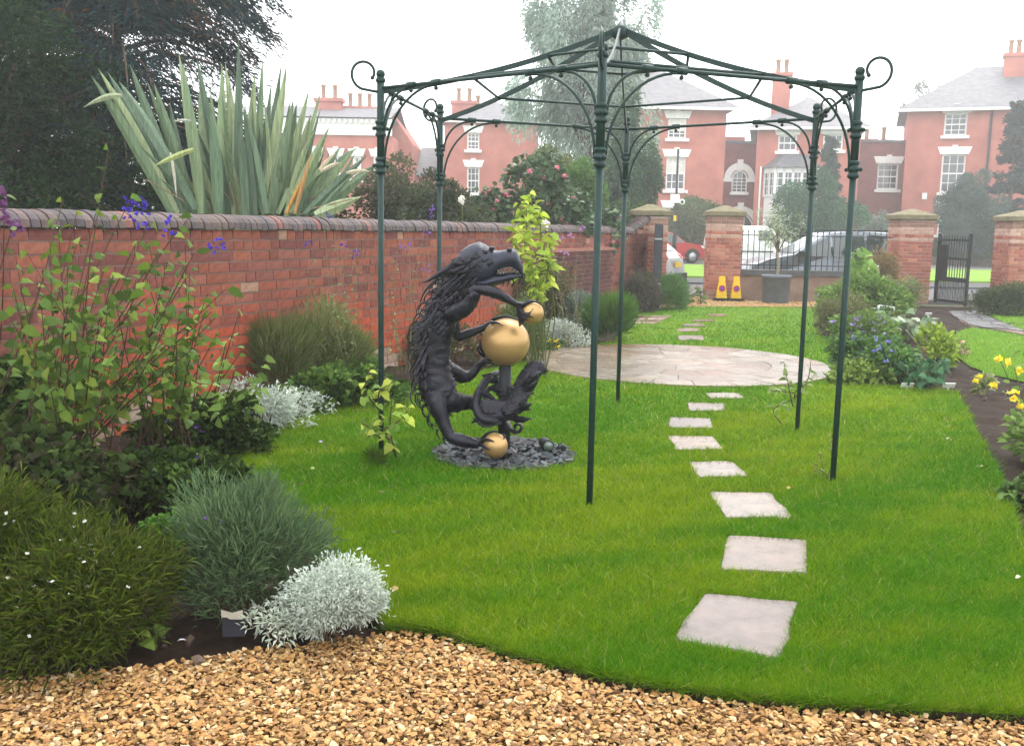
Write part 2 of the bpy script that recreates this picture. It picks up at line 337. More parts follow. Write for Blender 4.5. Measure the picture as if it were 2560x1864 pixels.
# pale stones and chips lying on the border soil
def chips(n, area, smin, smax, pal, mat, name, flat=.45, zf=None, poly=None, label=None, cat=None):
    ico = bpy.data.meshes.new('tmp'); b = bmesh.new(); bmesh.ops.create_icosphere(b, subdivisions=1, radius=1); b.to_mesh(ico); b.free()
    v0 = np.array([v.co[:] for v in ico.vertices]); f0 = np.array([p.vertices[:] for p in ico.polygons]); bpy.data.meshes.remove(ico)
    K = 12; var = [v0*np.exp(rng.normal(size=(len(v0), 1))*.26)*np.array([1, rng.uniform(.6, .95), flat*rng.uniform(.7, 1.2)]) for _ in range(K)]
    x = rng.uniform(area[0], area[1], n); y = rng.uniform(area[2], area[3], n)
    if poly is not None: k = inpoly(x, y, poly) & (abs(x-.03*y) < .58*y+.4); x, y = x[k], y[k]
    n = len(x); s = rng.uniform(smin, smax, n)*np.exp(rng.normal(size=n)*.18)
    a = rng.uniform(0, 6.28, n); tx = rng.normal(size=n)*.35; ty = rng.normal(size=n)*.35
    vi = rng.integers(0, K, n); W = np.array(var)[vi]*s[:, None, None]
    cx, sx, cy_, sy = np.cos(tx), np.sin(tx), np.cos(ty), np.sin(ty)
    X, Y, Z = W[..., 0], W[..., 1], W[..., 2]
    Y, Z = Y*cx[:, None]-Z*sx[:, None], Y*sx[:, None]+Z*cx[:, None]
    X, Z = X*cy_[:, None]+Z*sy[:, None], -X*sy[:, None]+Z*cy_[:, None]
    ca, sa = np.cos(a)[:, None], np.sin(a)[:, None]; X, Y = X*ca-Y*sa, X*sa+Y*ca
    z = zf(x, y, s) if zf else np.zeros(n)
    V_ = np.stack([X+x[:, None], Y+y[:, None], Z+z[:, None]], -1).reshape(-1, 3)
    F_ = (np.arange(n)[:, None, None]*len(v0)+f0[None]).reshape(-1, 3)
    return np_obj(name, V_, F_, mat, np.repeat(palette(n, pal, .18), len(v0), 0))
gravel_poly = [tuple(p[:2]) for p in front_edge] + [(3.6, 2.2), (-6.5, 2.0)]
sheet('gravel_base', [(p[0], p[1]+.03) for p in gravel_poly], -.046, M('gravel_dust', (.16, .085, .03), .95, c2=(.09, .045, .018), scale=30, bmp=1, bscale=120), .02)
GP = [(.36, .205, .072), (.33, .175, .062), (.42, .27, .115), (.28, .14, .046), (.36, .21, .08), (.46, .34, .19), (.3, .155, .058), (.22, .115, .052), (.38, .245, .095)]
g_ = chips(60000, (-2.4, 2.6, 2.5, 3.95), .0072, .0132, GP, stone_attr, 'gravel', .34, lambda x, y, s: -.04+rng.uniform(0, .03, len(x)), [(p[0], p[1]-.01) for p in front_edge]+[(3.6, 2.2), (-6.5, 2.0)])
tag(g_, kind='stuff')
gate_poly = [tuple(p[:2]) for p in [(2.369, 19.828, 0.000), (3.558, 21.210, 0.000), (5.513, 21.596, 0.000), (7.784, 22.116, 0.000)]] + [(9.2, 23.2), (4.9, 23.4), (4.6, 24.6), (3.2, 24.6), (3.2, 22)]
sheet('gate_gravel', gate_poly, .004, M('pale_gravel', (.36, .25, .13), .95, c2=(.26, .165, .075), scale=18, bmp=1, bscale=60), .02)
g_ = chips(7000, (2.4, 9.4, 20.6, 24.5), .012, .03, GP[:3]+[GP[5]], stone_attr, 'gate_gravel_stones', .5, lambda x, y, s: .008+0*x, gate_poly); tag(g_, kind='stuff')
g_ = chips(900, (2.4, 12, 4, 22), .01, .035, [(.12, .1, .09), (.08, .06, .05), (.35, .32, .29), (.16, .11, .08)], stone_attr, 'soil_clods', .5, lambda x, y, s: .0+0*x, [(2.7, 4.2), (4.0, 5), (8, 9), (13, 14), (12.6, 21.5), (9, 20), (5.2, 11), (3.6, 9)]); tag(g_, kind='stuff')
g_ = chips(900, (-4, 1, 3.3, 12), .006, .025, [(.1, .07, .05), (.06, .04, .03), (.2, .15, .11)], stone_attr, 'bed_clods', .5, lambda x, y, s: .005+0*x, bed_left); tag(g_, kind='stuff')

# ------------------------------------------------------------------ stepping stones (each a thing)
SLAB = [(.115, .08, .066), (.125, .083, .058), (.165, .118, .088), (.145, .102, .08), (.165, .106, .07)]
def slab_mesh(quad, z0, z1, name='slab', mat=None, jag=0.0):
    q = [np.array(p[:2]) for p in quad]; c = sum(q)/4; poly = []
    for i in range(4):
        a, b = q[i], q[(i+1) % 4]
        for t in (0.04, .35, .65, .96): poly.append(a+(b-a)*t+rng.normal(size=2)*.006)
    s = MB(); n = len(poly); ins = [c+(p-c)*.97 for p in poly]
    v = [(p[0], p[1], z0) for p in poly]+[(p[0], p[1], z1-.006) for p in poly]+[(p[0], p[1], z1+rng.normal()*.0012) for p in ins]
    f = [(i, (i+1) % n, n+(i+1) % n, n+i) for i in range(n)]+[(n+i, n+(i+1) % n, 2*n+(i+1) % n, 2*n+i) for i in range(n)]+[tuple(range(2*n, 3*n))]
    s.add(v, f); return s, c
steps_w = [((0.650, 3.671, 0.000), (1.028, 3.511, 0.000), (1.277, 4.090, 0.000), (0.874, 4.188, 0.000)), ((0.999, 4.492, 0.000), (1.414, 4.458, 0.000), (1.573, 4.983, 0.000), (1.149, 5.028, 0.000)), ((1.208, 5.350, 0.000), (1.607, 5.383, 0.000), (1.612, 5.910, 0.000), (1.238, 5.906, 0.000)),
           ((1.231, 6.260, 0.000), (1.583, 6.309, 0.000), (1.561, 6.724, 0.000), (1.240, 6.686, 0.000)), ((1.217, 7.064, 0.000), (1.586, 7.108, 0.000), (1.595, 7.553, 0.000), (1.232, 7.572, 0.000)), ((1.293, 7.895, 0.000), (1.651, 7.891, 0.000), (1.733, 8.301, 0.000), (1.355, 8.347, 0.000)), ((1.587, 8.644, 0.000), (1.944, 8.723, -0.000), (2.007, 9.074, 0.000), (1.652, 9.111, 0.000)),
           ((1.923, 9.362, 0.000), (2.273, 9.398, 0.000), (2.274, 9.715, 0.000), (1.936, 9.678, 0.000)),
           ((2.466, 14.491, 0.000), (2.867, 14.555, 0.000), (2.949, 15.127, 0.000), (2.546, 15.060, 0.000)), ((2.644, 15.747, 0.000), (3.036, 15.815, 0.000), (3.096, 16.259, -0.000), (2.732, 16.194, 0.000)), ((2.891, 16.601, -0.000), (3.289, 16.673, 0.000), (3.352, 17.083, -0.000), (2.961, 17.010, 0.000)), ((3.217, 17.560, 0.000), (3.639, 17.641, -0.000), (3.696, 18.005, 0.000), (3.299, 17.928, 0.000)), ((3.745, 18.766, 0.000), (4.107, 18.840, 0.000), (4.178, 19.255, -0.000), (3.826, 19.182, 0.000))]
lab = ['largest stepping stone, the pinkish slab nearest the gravel', 'second stepping stone up from the gravel, square pale slab', 'third stepping stone from the gravel, pale slab skewed to the left',
       'fourth stepping stone from the gravel, wet pale slab', 'fifth stepping stone from the gravel, at the left bend of the path', 'sixth stepping stone from the gravel, narrow and pale',
       'seventh stepping stone from the gravel, buff coloured', 'half hidden stepping stone nearest the near side of the round patio',
       'pale stepping stone just beyond the round patio', 'second stepping stone beyond the round patio', 'third thin stepping stone beyond the round patio', 'fourth thin stepping stone beyond the round patio', 'farthest stepping stone, close to the gravel by the cones']
for i, q in enumerate(steps_w):
    s, c = slab_mesh(q, -.05, .014 if i < 8 else .02)
    o = s.build('stepping_stone', slab_obj, None, (c[0], c[1], 0)); o.color = (*SLAB[i % 5], 1); tag(o, lab[i], 'stepping stone', 'stepping stones across the lawn')
# paving set into the far left of the lawn
t = thing('paved_patch', 'flat patch of brownish slabs in the lawn by the far wall', 'paving', (2.427, 17.847, 0.000))
a, b, c_, d_ = [np.array(p[:2]) for p in ((1.959, 16.986, 0.000), (2.524, 17.092, 0.000), (3.044, 18.721, 0.000), (2.194, 18.548, 0.000))]
for i in range(2):
    for j in range(2):
        f = lambda u, v: (a+(b-a)*u)*(1-v)+(d_+(c_-d_)*u)*v
        e = .02; s, c = slab_mesh([f(i/2+e, j/2+e), f(i/2+.5-e, j/2+e), f(i/2+.5-e, j/2+.5-e), f(i/2+e, j/2+.5-e)], -.05, .02)
        o = s.build('slab', slab_obj, t); o.color = (.2, .13, .09, 1) if (i+j) % 2 else (.28, .2, .15, 1)
# ------------------------------------------------------------------ round patio of radiating slabs
PC = np.array([2.03, 11.95]); PR = 1.86
t = tag(MB().lathe((PC[0], PC[1], -.05), [(PR+.01, 0), (PR, .058)], 64, False).build('patio', M('patio_joint', (.2, .14, .11), .5, c2=(.17, .115, .09), bmp=.3), None, (PC[0], PC[1], -.05)), kind='structure')
rings = [(.02, .345, 1), (.352, .725, 7), (.732, 1.125, 12), (1.132, 1.505, 17), (1.512, PR, 22)]
for ri, (r0, r1, n) in enumerate(rings):
    off = rng.uniform(0, 6)
    cuts = off+np.cumsum(rng.uniform(.75, 1.25, n)); cuts = (cuts-off)/(cuts[-1]-off)*2*pi+off
    for k in range(n):
        a0 = cuts[k-1]+.007/max(r1, .3) if n > 1 else 0; a1 = cuts[k]-.007/max(r1, .3) if n > 1 else 2*pi-.001
        if a1 < a0: a1 += 2*pi
        m = max(3, int((a1-a0)/.22)+1)
        ou = [(r1*cos(x)+rng.normal()*.004, r1*sin(x)+rng.normal()*.004) for x in np.linspace(a0, a1, m)]
        inn = [(r0*cos(x), r0*sin(x)) for x in np.linspace(a1, a0, m)] if n > 1 else []
        poly = [(PC[0]+x, PC[1]+y) for x, y in ou+inn]
        s = MB(); s.prism(poly, -.03, .016+rng.uniform(0, .004)); o = s.build('slab', slab_obj, t)
        cc = np.array([(.67, .52, .4), (.61, .45, .33), (.7, .57, .45), (.52, .32, .2), (.65, .49, .36), (.58, .42, .3), (.68, .55, .43)])[rng.integers(0, 7)]*rng.uniform(.28, .36)
        o.color = (*cc, 1)
# grey stone path from the small gate
path_m = M('wet_grey_stone', (.13, .13, .135), .25, c2=(.09, .09, .09), scale=1.2, bmp=.2, bscale=25, spec=.6)
base_path = MB(); pp = [tuple(p[:2]) for p in [(9.365, 21.115, 0.000), (10.167, 21.288, 0.000), (9.348, 18.918, 0.000), (8.796, 16.810, -0.000), (8.551, 16.333, 0.000), (8.512, 17.299, -0.000), (8.321, 17.752, 0.000), (8.556, 18.673, 0.000)]]
pt = sheet('stone_path', pp, .006, mortar, .04)
for q in [((9.330, 20.992, 0.000), (9.695, 21.070, 0.000), (9.260, 19.990, 0.000), (8.956, 19.928, 0.000)), ((9.716, 21.075, 0.000), (10.095, 21.156, 0.000), (9.710, 20.082, 0.000), (9.281, 19.994, 0.000)), ((8.916, 19.795, 0.000), (9.400, 19.894, 0.000), (9.119, 19.063, 0.000), (8.656, 18.973, 0.000)), ((9.420, 19.898, 0.000), (9.654, 19.945, 0.000), (9.410, 19.120, 0.000), (9.138, 19.067, 0.000)),
          ((8.629, 18.854, 0.000), (9.089, 18.943, 0.000), (8.907, 18.202, 0.000), (8.419, 18.111, 0.000)), ((9.108, 18.947, 0.000), (9.369, 18.998, 0.000), (9.165, 18.163, 0.000), (8.925, 18.205, 0.000)), ((8.413, 18.023, 0.000), (8.953, 18.124, 0.000), (8.673, 17.093, 0.000), (8.391, 17.518, 0.000)), ((8.971, 18.127, 0.000), (9.136, 18.071, 0.000), (8.830, 16.891, 0.000), (8.690, 17.096, 0.000))]:
    s, c = slab_mesh(q[::-1], -.03, .03); o = s.build('slab', path_m); o.parent = pt
# ------------------------------------------------------------------ lawn grass blades
def grass(name, poly, n0, ymax, excl, h=(.018, .042), ref=4.2, pal=None, z=0, fringe=None):
    xs = [p[0] for p in poly]; ys = [p[1] for p in poly]
    y0, y1 = max(min(ys), 2.6), min(max(ys), ymax)
    N = n0; u = rng.uniform(0, 1, N); y = 1/(1/y0+(1/y1-1/y0)*u)        # density falls with distance squared
    x = rng.uniform(-.6, .84, N)*y
    k = inpoly(x, y, poly); x, y = x[k], y[k]
    for e in excl:
        if len(e) == 3: k = (x-e[0])**2+(y-e[1])**2 > (e[2]+rng.normal(size=len(x))*.02)**2
        else: k = ~inpoly(x, y, e)
        x, y = x[k], y[k]
    n = len(x); p = np.stack([x, y], 1); sc = np.clip(y/ref, .8, 3.2)
    edge = vnoise(p, .9, 21)
    hh = rng.uniform(*h, n)*(1+.25*vnoise(p, 1.6, 9)); ww = .0042*sc*rng.uniform(.7, 1.4, n); hh = hh*np.clip(sc, 1, 1.3)
    a = rng.uniform(0, 2*pi, n); s = np.stack([np.cos(a), np.sin(a)], 1)*ww[:, None]/2; le = rng.normal(size=(n, 2))*(hh*.8)[:, None]
    B = np.concatenate([p, np.full((n, 1), z)], 1); V_ = np.stack([B, B, B], 1)
    V_[:, 0, :2] -= s; V_[:, 1, :2] += s; V_[:, 2, :2] += le; V_[:, 2, 2] += hh
    F_ = np.arange(3*n).reshape(n, 3)
    A = np.array(pal or [(.058, .18, .003), (.2, .275, .007)]); t_ = np.clip(.36+.5*vnoise(p, .4, 31)+.3*vnoise(p, 2.0, 33)+.2*vnoise(p, 7, 35)+rng.normal(size=n)*.2, 0, 1)[:, None]
    c = A[0]*(1-t_)+A[1]*t_; dry = rng.uniform(0, 1, n) < .03; c[dry] = (.34, .3, .1); c *= rng.uniform(.75, 1.25, (n, 1))
    if fringe is not None:      # longer blades hanging over the cut edge
        fe = np.array([q[:2] for q in fringe]); seg = rng.integers(0, len(fe)-1, 8000); u = rng.uniform(0, 1, (8000, 1)); q = fe[seg]*(1-u)+fe[seg+1]*u; q[:, 1] += rng.uniform(-.004, .05, 8000)
        m = len(q); hh = rng.uniform(.03, .07, m); a = rng.uniform(0, 6.28, m); s2 = np.stack([np.cos(a), np.sin(a)], 1)*.0022; B = np.concatenate([q, np.zeros((m, 1))], 1); V2 = np.stack([B, B, B], 1); V2[:, 0, :2] -= s2; V2[:, 1, :2] += s2
        V2[:, 2, 0] += rng.normal(size=m)*hh*.7; V2[:, 2, 1] -= rng.uniform(.0, .8, m)*hh; V2[:, 2, 2] += hh*rng.uniform(-.35, .8, m)
        V_ = np.concatenate([V_, V2]); F_ = np.arange(3*len(V_)).reshape(-1, 3); c = np.concatenate([c, c[rng.integers(0, len(c), m)]*.85])
    o = np_obj(name, V_.reshape(-1, 3), F_, grass_m, np.repeat(c, 3, 0)); return tag(o, kind='stuff')
shr = lambda q: [tuple(np.mean([p[:2] for p in q], 0)+(np.array(p[:2])-np.mean([p[:2] for p in q], 0))*1.0) for p in q]
ex = [(PC[0], PC[1], PR), (-.05, 6.84, .5)] + [shr(q) for q in steps_w] + [[tuple(a), tuple(b), tuple(c_), tuple(d_)]]
grass('lawn_grass', lawn_poly, 940000, 22, ex, fringe=front_edge[7:])
grass('side_lawn_grass', lawn2, 400000, 18, [], pal=[(.15, .32, .03), (.21, .35, .04)])
grass('gate_lawn_grass', lawn3, 260000, 22, [], pal=[(.15, .32, .03), (.21, .35, .04)])

# ================================================================== left garden wall
WD = np.array([.3872, .9220, 0]); WN = np.array([.9220, -.3872, 0]); W0 = np.array([-3.07, 7.3, 0])    # a point of the visible face
def wp(u, out, z): return W0+WD*u+WN*out+np.array([0, 0, z])
WROT = math.atan2(WD[1], WD[0])
wall = thing('garden_wall', 'long red brick garden wall with half round dark coping on the left', 'wall', tuple(wp(-2, -.12, 0)))
s = MB(); s.box(wp(6.45, -.1195, .72), (18.9, .233, 1.6), WROT); s.build('wall_core', mortar, wall)
TOP = 1.545; CH = .094
BR = {}
def brick_mesh(L, H, D, mat, nm='brick'):
    key = (round(L, 3), round(H, 3), round(D, 3), mat.name)
    if key in BR: return BR[key][rng.integers(0, 3)]
    o = []
    for _ in range(3):
        s = MB(); s.box((0, 0, 0), (L, D, H)); v = np.array(s.v)+rng.normal(size=(8, 3))*np.array([.002, .0022, .002]); s.v = [tuple(x) for x in v]; o.append(s.mesh(nm, mat))
    BR[key] = o; return o[rng.integers(0, 3)]
def wall_col(u, z):
    k = rng.uniform()
    red = np.clip((1.02-.045*u-z)/.35+rng.normal()*.25, 0, 1) if u > .3 else np.clip((.75-z)/.3, 0, 1)
    up = np.array([(.235, .078, .055), (.2, .07, .055), (.165, .06, .052), (.265, .098, .068), (.22, .08, .062), (.26, .085, .055)])[rng.integers(0, 6)]
    lo = np.array([(.36, .075, .038), (.32, .066, .036), (.4, .095, .046), (.38, .088, .04)])[rng.integers(0, 4)]
    c = up*(1-red)+lo*red
    if z < .2 and k < .5: c = np.array([(.36, .26, .19), (.3, .2, .14), (.4, .31, .24)])[rng.integers(0, 3)]
    elif k > .988: c = np.array((.34, .2, .14))
    return c*rng.uniform(.86, 1.1)
cand = []
for r in range(17):
    z = TOP-.043-CH*r; u = -2.7+rng.uniform(0, .2); pat = r % 2
    while u < 15.75:
        L = .25 if rng.uniform() < (.78 if r % 4 else .35) else .122
        cand.append((u+L/2, z, L)); u += L+.013
cand.sort(key=lambda c: abs(c[0]+.25)+(0 if c[0] > -.95 else 9))
rest = []
for i, (u, z, L) in enumerate(cand):
    c = wall_col(u, z); pr = rng.normal()*.0013
    if i < 300:
        o = put('brick', brick_mesh(L, .081, .05, brick_obj), wall, tuple(wp(u, -.022+pr, z))); o.rotation_euler.z = WROT; o.color = (*c, 1)
    else: rest.append((u, z, L, c, pr))
def joined_bricks(name, items, parent, mat=brick_attr):
    V_, F_, C_ = [], [], []; f0 = np.array([(3, 2, 1, 0), (4, 5, 6, 7), (0, 1, 5, 4), (1, 2, 6, 5), (2, 3, 7, 6), (3, 0, 4, 7)])
    for i, (ctr, d, ax, c) in enumerate(items):
        ax = np.array(ax); ay = np.array([-ax[1], ax[0], 0]); l = []
        for zz in (-1, 1):
            for x, y in ((-1, -1), (1, -1), (1, 1), (-1, 1)): l.append(np.array(ctr)+ax*x*d[0]/2+ay*y*d[1]/2+np.array([0, 0, zz*d[2]/2])+rng.normal(size=3)*.002)
        V_ += l; F_.append(f0+8*i); C_ += [c]*8
    o = np_obj(name, V_, np.concatenate(F_), mat, C_, parent); o['kind'] = 'stuff'; return o
joined_bricks('brick_courses', [(wp(u, -.022+pr, z), (L, .05, .081), WD, c) for u, z, L, c, pr in rest], wall)
# half round coping bricks, each on edge
cop = MB(); n = 9; prof = [(-.165*cos(pi*k/n), .125*sin(pi*k/n)**.8) for k in range(n+1)]
v = [(x, p[0], p[1]) for x in (-.036, .036) for p in prof]; m_ = len(prof)
cop.add(v, [(i, i+1, m_+i+1, m_+i) for i in range(m_-1)]+[tuple(range(m_))[::-1], tuple(range(m_, 2*m_)), (0, m_, 2*m_-1, m_-1)])
cop_me = cop.mesh('coping_brick', M_objcol('coping_face', .7, .5, 60, (18, .65, 1.3), .4))
u = -2.72
ramp_u = 14.2
while u < 15.8:
    zz = TOP+.01+max(0, u-ramp_u)*.22
    o = put('coping_brick', cop_me, wall, tuple(wp(u, -.125+rng.normal()*.004, zz+rng.normal()*.004))); o.rotation_euler = (0, 0, WROT+rng.normal()*.02)
    b = np.array([(.115, .08, .08), (.09, .07, .075), (.14, .09, .085), (.1, .075, .082), (.15, .1, .085)])[rng.integers(0, 5)]*rng.uniform(.42, .68)
    if rng.uniform() < .03: b = np.array((.16, .06, .045))
    o.color = (*b, 1); u += .079
items = []
for r in range(3):       # bricks that carry the rising end of the coping up to the pillar
    z = TOP+.04+CH*r; u = ramp_u+(z+.04-TOP)/.22
    while u < 15.7: items.append((wp(u+.1, -.02, z), (.21, .06, .081), WD, np.array((.4, .22, .14))*rng.uniform(.8, 1.2))); u += .222
s = MB(); s.prism([(0, 0)]*3, 0, 0); s = MB()
a, b = wp(ramp_u, -.2, TOP-.02), wp(15.75, -.2, TOP-.02); c2 = wp(15.75, -.2, TOP+.33); off = WN*.15
s.add([tuple(x) for x in (a, b, c2)]+[tuple(x+off) for x in (a, b, c2)], [(0, 1, 2), (5, 4, 3), (0, 3, 4, 1), (1, 4, 5, 2), (2, 5, 3, 0)]); s.build('ramp_core', mortar, wall)
joined_bricks('ramp_bricks', items, wall)
# thicker brick skin standing proud of the far part of the wall
buttress = thing('low_brick_wall', 'low dark purple brick skin wall standing against the far end of the garden wall', 'wall', tuple(wp(10.8, .1, 0)))
s = MB(); s.box(wp(10.75, .06, .6), (3.3, .16, 1.22), WROT); s.build('wall_core', mortar, buttress)
items = []; big = []
for r in range(16):
    z = .03+r*.078; u = 9.1+(.11 if r % 2 else 0)
    while u < 12.3:
        c = np.array([(.085, .034, .034), (.1, .04, .036), (.07, .03, .034), (.12, .045, .038)])[rng.integers(0, 4)]*rng.uniform(.85, 1.15); items.append((wp(u+.1, .125, z), (.213, .05, .067), WD, c)); u += .224
for ctr, d, ax, c in items[:280]:
    o = put('brick', brick_mesh(.213, .067, .05, brick_obj), buttress, tuple(ctr)); o.rotation_euler.z = WROT; o.color = (*c, 1)
s = MB(); s.box(wp(10.75, .07, 1.262), (3.36, .2, .05), WROT); s.build('ledge', M('ledge_tile', (.3, .13, .1), .8, bmp=.3), buttress)
ax = WN
for r in range(16):
    o = put('end_brick', brick_mesh(.14, .067, .05, brick_obj), buttress, tuple(wp(9.09, .075, .03+r*.078))); o.rotation_euler.z = WROT+pi/2; o.color = (.1, .04, .036, 1)

# ================================================================== gate pillars, front wall, railings
def pillar(x, y, wd, z_top, label, rot=0, stain=0):
    t = thing('gate_pillar', label, 'pillar', (x, y, 0), 'brick gate pillars')
    s = MB(); s.box((x, y, z_top/2), (wd-.03, wd-.03, z_top), rot); s.build('pillar_core', white_mortar, t)
    nz = int(z_top/.082); R2 = np.array([[cos(rot), -sin(rot)], [sin(rot), cos(rot)]])
    for r in range(nz):
        z = .041+r*.082
        for (face, dirx) in ((0, 1), (1, 0), (2, 0)):
            L0 = wd-.002 if face == 0 else wd-.11
            cuts = [0, .225, .45, .675] if (r % 2 == 0) else [0, .113, .338, .563]
            cuts = [c for c in cuts if c < L0-.05]+[L0]
            for i in range(len(cuts)-1):
                m = (cuts[i]+cuts[i+1])/2-L0/2; L = cuts[i+1]-cuts[i]-.012
                if face == 0: p = np.array([m, -wd/2+.05])
                elif face == 1: p = np.array([-wd/2+.05, m+.055])
                else: p = np.array([wd/2-.05, m+.055])
                p = R2@p
                o = put('brick', brick_mesh(L, .07, .1, brick_obj), t, (x+p[0]+rng.normal()*.002, y+p[1], z)); o.rotation_euler.z = rot+(pi/2 if face else 0)
                c = np.array([(.4, .15, .1), (.36, .12, .085), (.44, .19, .13), (.33, .12, .09)])[rng.integers(0, 4)]*rng.uniform(.8, 1.2)
                if r < 3: c = np.array((.34, .2, .14))*rng.uniform(.8, 1.1)
                if r in (nz-3, nz-4, nz-6): c = np.array((.5, .32, .25))*rng.uniform(.85, 1.1)
                if r > nz-3: c = np.array((.3, .17, .13))*rng.uniform(.8, 1.1)
                o.color = (*c, 1)
    s = MB(); h = wd/2+.06
    def sq(q, z): return [(x+(R2@np.array(p))[0], y+(R2@np.array(p))[1], z) for p in ((-q, -q), (q, -q), (q, q), (-q, q))]
    v = sq(h-.03, z_top)+sq(h, z_top+.015)+sq(h, z_top+.11)+sq(h-.04, z_top+.13)+sq(.05, z_top+.26)
    f = [(3, 2, 1, 0), (16, 17, 18, 19)]+[(a*4+i, a*4+(i+1) % 4, a*4+4+(i+1) % 4, a*4+4+i) for a in range(4) for i in range(4)]
    s.add(v, f); s.build('pillar_cap', cap_m, t); return t
pillar(2.98, 21.9, .72, 1.93, 'brick gate pillar at the far end of the long garden wall, mossy pyramid cap')
pillar(5.03, 23.8, .74, 1.98, 'brick gate pillar standing behind the two yellow cones')
pillar(9.55, 23.9, .8, 1.98, 'brick gate pillar between the railings and the open iron gate')
pillar(11.74, 23.0, .82, 1.97, 'brick gate pillar at the right edge, beyond the open iron gate')
fw = thing('low_front_wall', 'low stained wall carrying the railings between two gate pillars', 'wall', (7.3, 23.86, 0))
s = MB(); s.box((7.27, 23.86, .3), (3.74, .3, .62)); s.build('wall_body', render_m, fw)
s = MB(); s.box((7.27, 23.84, .665), (3.74, .42, .13), taper=.985); s.build('coping', coping_stone, fw)
s = MB(); s.box((9.0, 23.70, .45), (.12, .03, .1)); s.build('air_vent', black_iron, fw)
rl = thing('railings', 'black iron railings on the low front wall with the silver car behind', 'railing', (7.3, 23.85, .73))
for i in range(26):
    s = MB(); X = 5.5+i*.1385; tall = i in (12,)
    s.tube([(X, 23.85, .72), (X, 23.85, 1.62+(.12 if tall else 0))], .016 if tall else .0095, 6)
    s.tube([(X, 23.85, 1.62+(.12 if tall else 0)), (X, 23.85, 1.70+(.12 if tall else 0))], [.018, .001], 6); s.build('railing_bar', black_iron, rl)
for z in (.84, 1.55):
    s = MB(); s.box((7.27, 23.85, z), (3.7, .03, .022)); s.build('rail', black_iron, rl)
# ------------------------------------------------------------------ small gate (open) and the drive gate seen edge on
hinge = np.array([10.02, 23.35]); gd = np.array((10.225, 22.302, 0.000)[:2])-hinge; gl = 1.15; gd = gd/np.linalg.norm(gd)
t = thing('iron_gate', 'open black iron garden gate with close set bars below its middle rail', 'gate', (hinge[0], hinge[1], 0))
ga = math.atan2(gd[1], gd[0])
def gp(u, z): return (hinge[0]+gd[0]*u, hinge[1]+gd[1]*u, z)
for u in (0.02, gl):
    s = MB(); s.box(gp(u, .86), (.055, .055, 1.62), ga); s.build('gate_stile', black_iron, t)
for z in (.12, .62, 1.1, 1.52):
    s = MB(); s.box(gp(gl/2, z), (gl, .035, .05 if z != .62 else .1), ga); s.build('gate_rail', black_iron, t)
for i in range(1, 12):
    s = MB(); u = gl*i/12; s.tube([gp(u, .08), gp(u, 1.58)], .011, 6); s.tube([gp(u, 1.58), gp(u, 1.64)], [.011, .001], 6); s.build('gate_bar', black_iron, t)
for i in range(12):
    s = MB(); u = gl*(i+.5)/12; s.tube([gp(u, .1), gp(u, .6)], .009, 6); s.build('dog_bar', black_iron, t)
s = MB(); s.box(gp(.2, 1.02), (.3, .03, .78), ga); s.build('lock_panel', black_iron, t)
dg = np.array((3.106, 21.400, 0.748)); dk = M('dark_grey_paint', (.05, .055, .065), .5)
t = thing('drive_gate', 'dark grey drive gate leaf folded back and seen edge on by the far pillar', 'gate', (dg[0], dg[1], 0))
ang = math.atan2(.147, 1); s = MB(); s.box((dg[0]-.11, dg[1]-.8, .9), (.14, 1.5, 1.7), -ang); s.build('gate_leaf', dk, t)
s = MB(); s.box((dg[0], dg[1]-.08, .87), (.17, .1, 1.74)); s.build('gate_post', dk, t)
for z in (.55, 1.45):
    s = MB(); s.box((dg[0]-.22, dg[1]-1.56, z), (.15, .02, .03)); s.build('hinge_strap', M('steel', (.4, .4, .42), .4, .8), t)
# ------------------------------------------------------------------ traffic cones
yellow = M('yellow_plastic', (.8, .52, .02), .4); rubber = M('black_rubber', (.02, .02, .02), .7); red_m = M('sign_red', (.55, .03, .03), .4); blue_m = M('sign_blue', (.03, .08, .4), .4)
for i, (p, lb) in enumerate([((4.903, 23.150, 0.388), 'yellow no waiting cone in front of the pillar, the left one of the pair'), ((5.243, 23.150, 0.395), 'yellow no waiting cone nearer the dark planter, the right one of the pair')]):
    t = thing('traffic_cone', lb, 'cone', (p[0], p[1], .01), 'yellow no waiting cones'); x, y = p[0], p[1]
    s = MB(); s.box((x, y, .04), (.36, .3, .07), taper=.9); s.build('cone_base', rubber, t)
    s = MB(); s.box((x, y, .29), (.25, .14, .45), taper=.52); s.box((x, y, .55), (.15, .08, .07), taper=.8); s.build('cone_body', yellow, t)
    # sloping front face carries the round print
    def disc(r0, r1, off, nm, m):
        s = MB(); n = 20; v = []; 
        for r in (r0, r1):
            for k in range(n):
                zz = .3+r*sin(2*pi*k/n); fy = y-(.07-.0336*((zz-.065)/.45))-off; v.append((x+r*cos(2*pi*k/n), fy, zz))
        s.add(v, [(k, (k+1) % n, n+(k+1) % n, n+k) for k in range(n)]); s.build(nm, m, t)
    disc(.005, .055, .003, 'blue_disc', blue_m); disc(.05, .078, .005, 'red_ring', red_m)
    s = MB(); s.box((x, y-.062, .3), (.012, .006, .12), M3=Matrix.Rotation(radians(45), 3, 'Y')); s.build('red_bar', red_m, t)
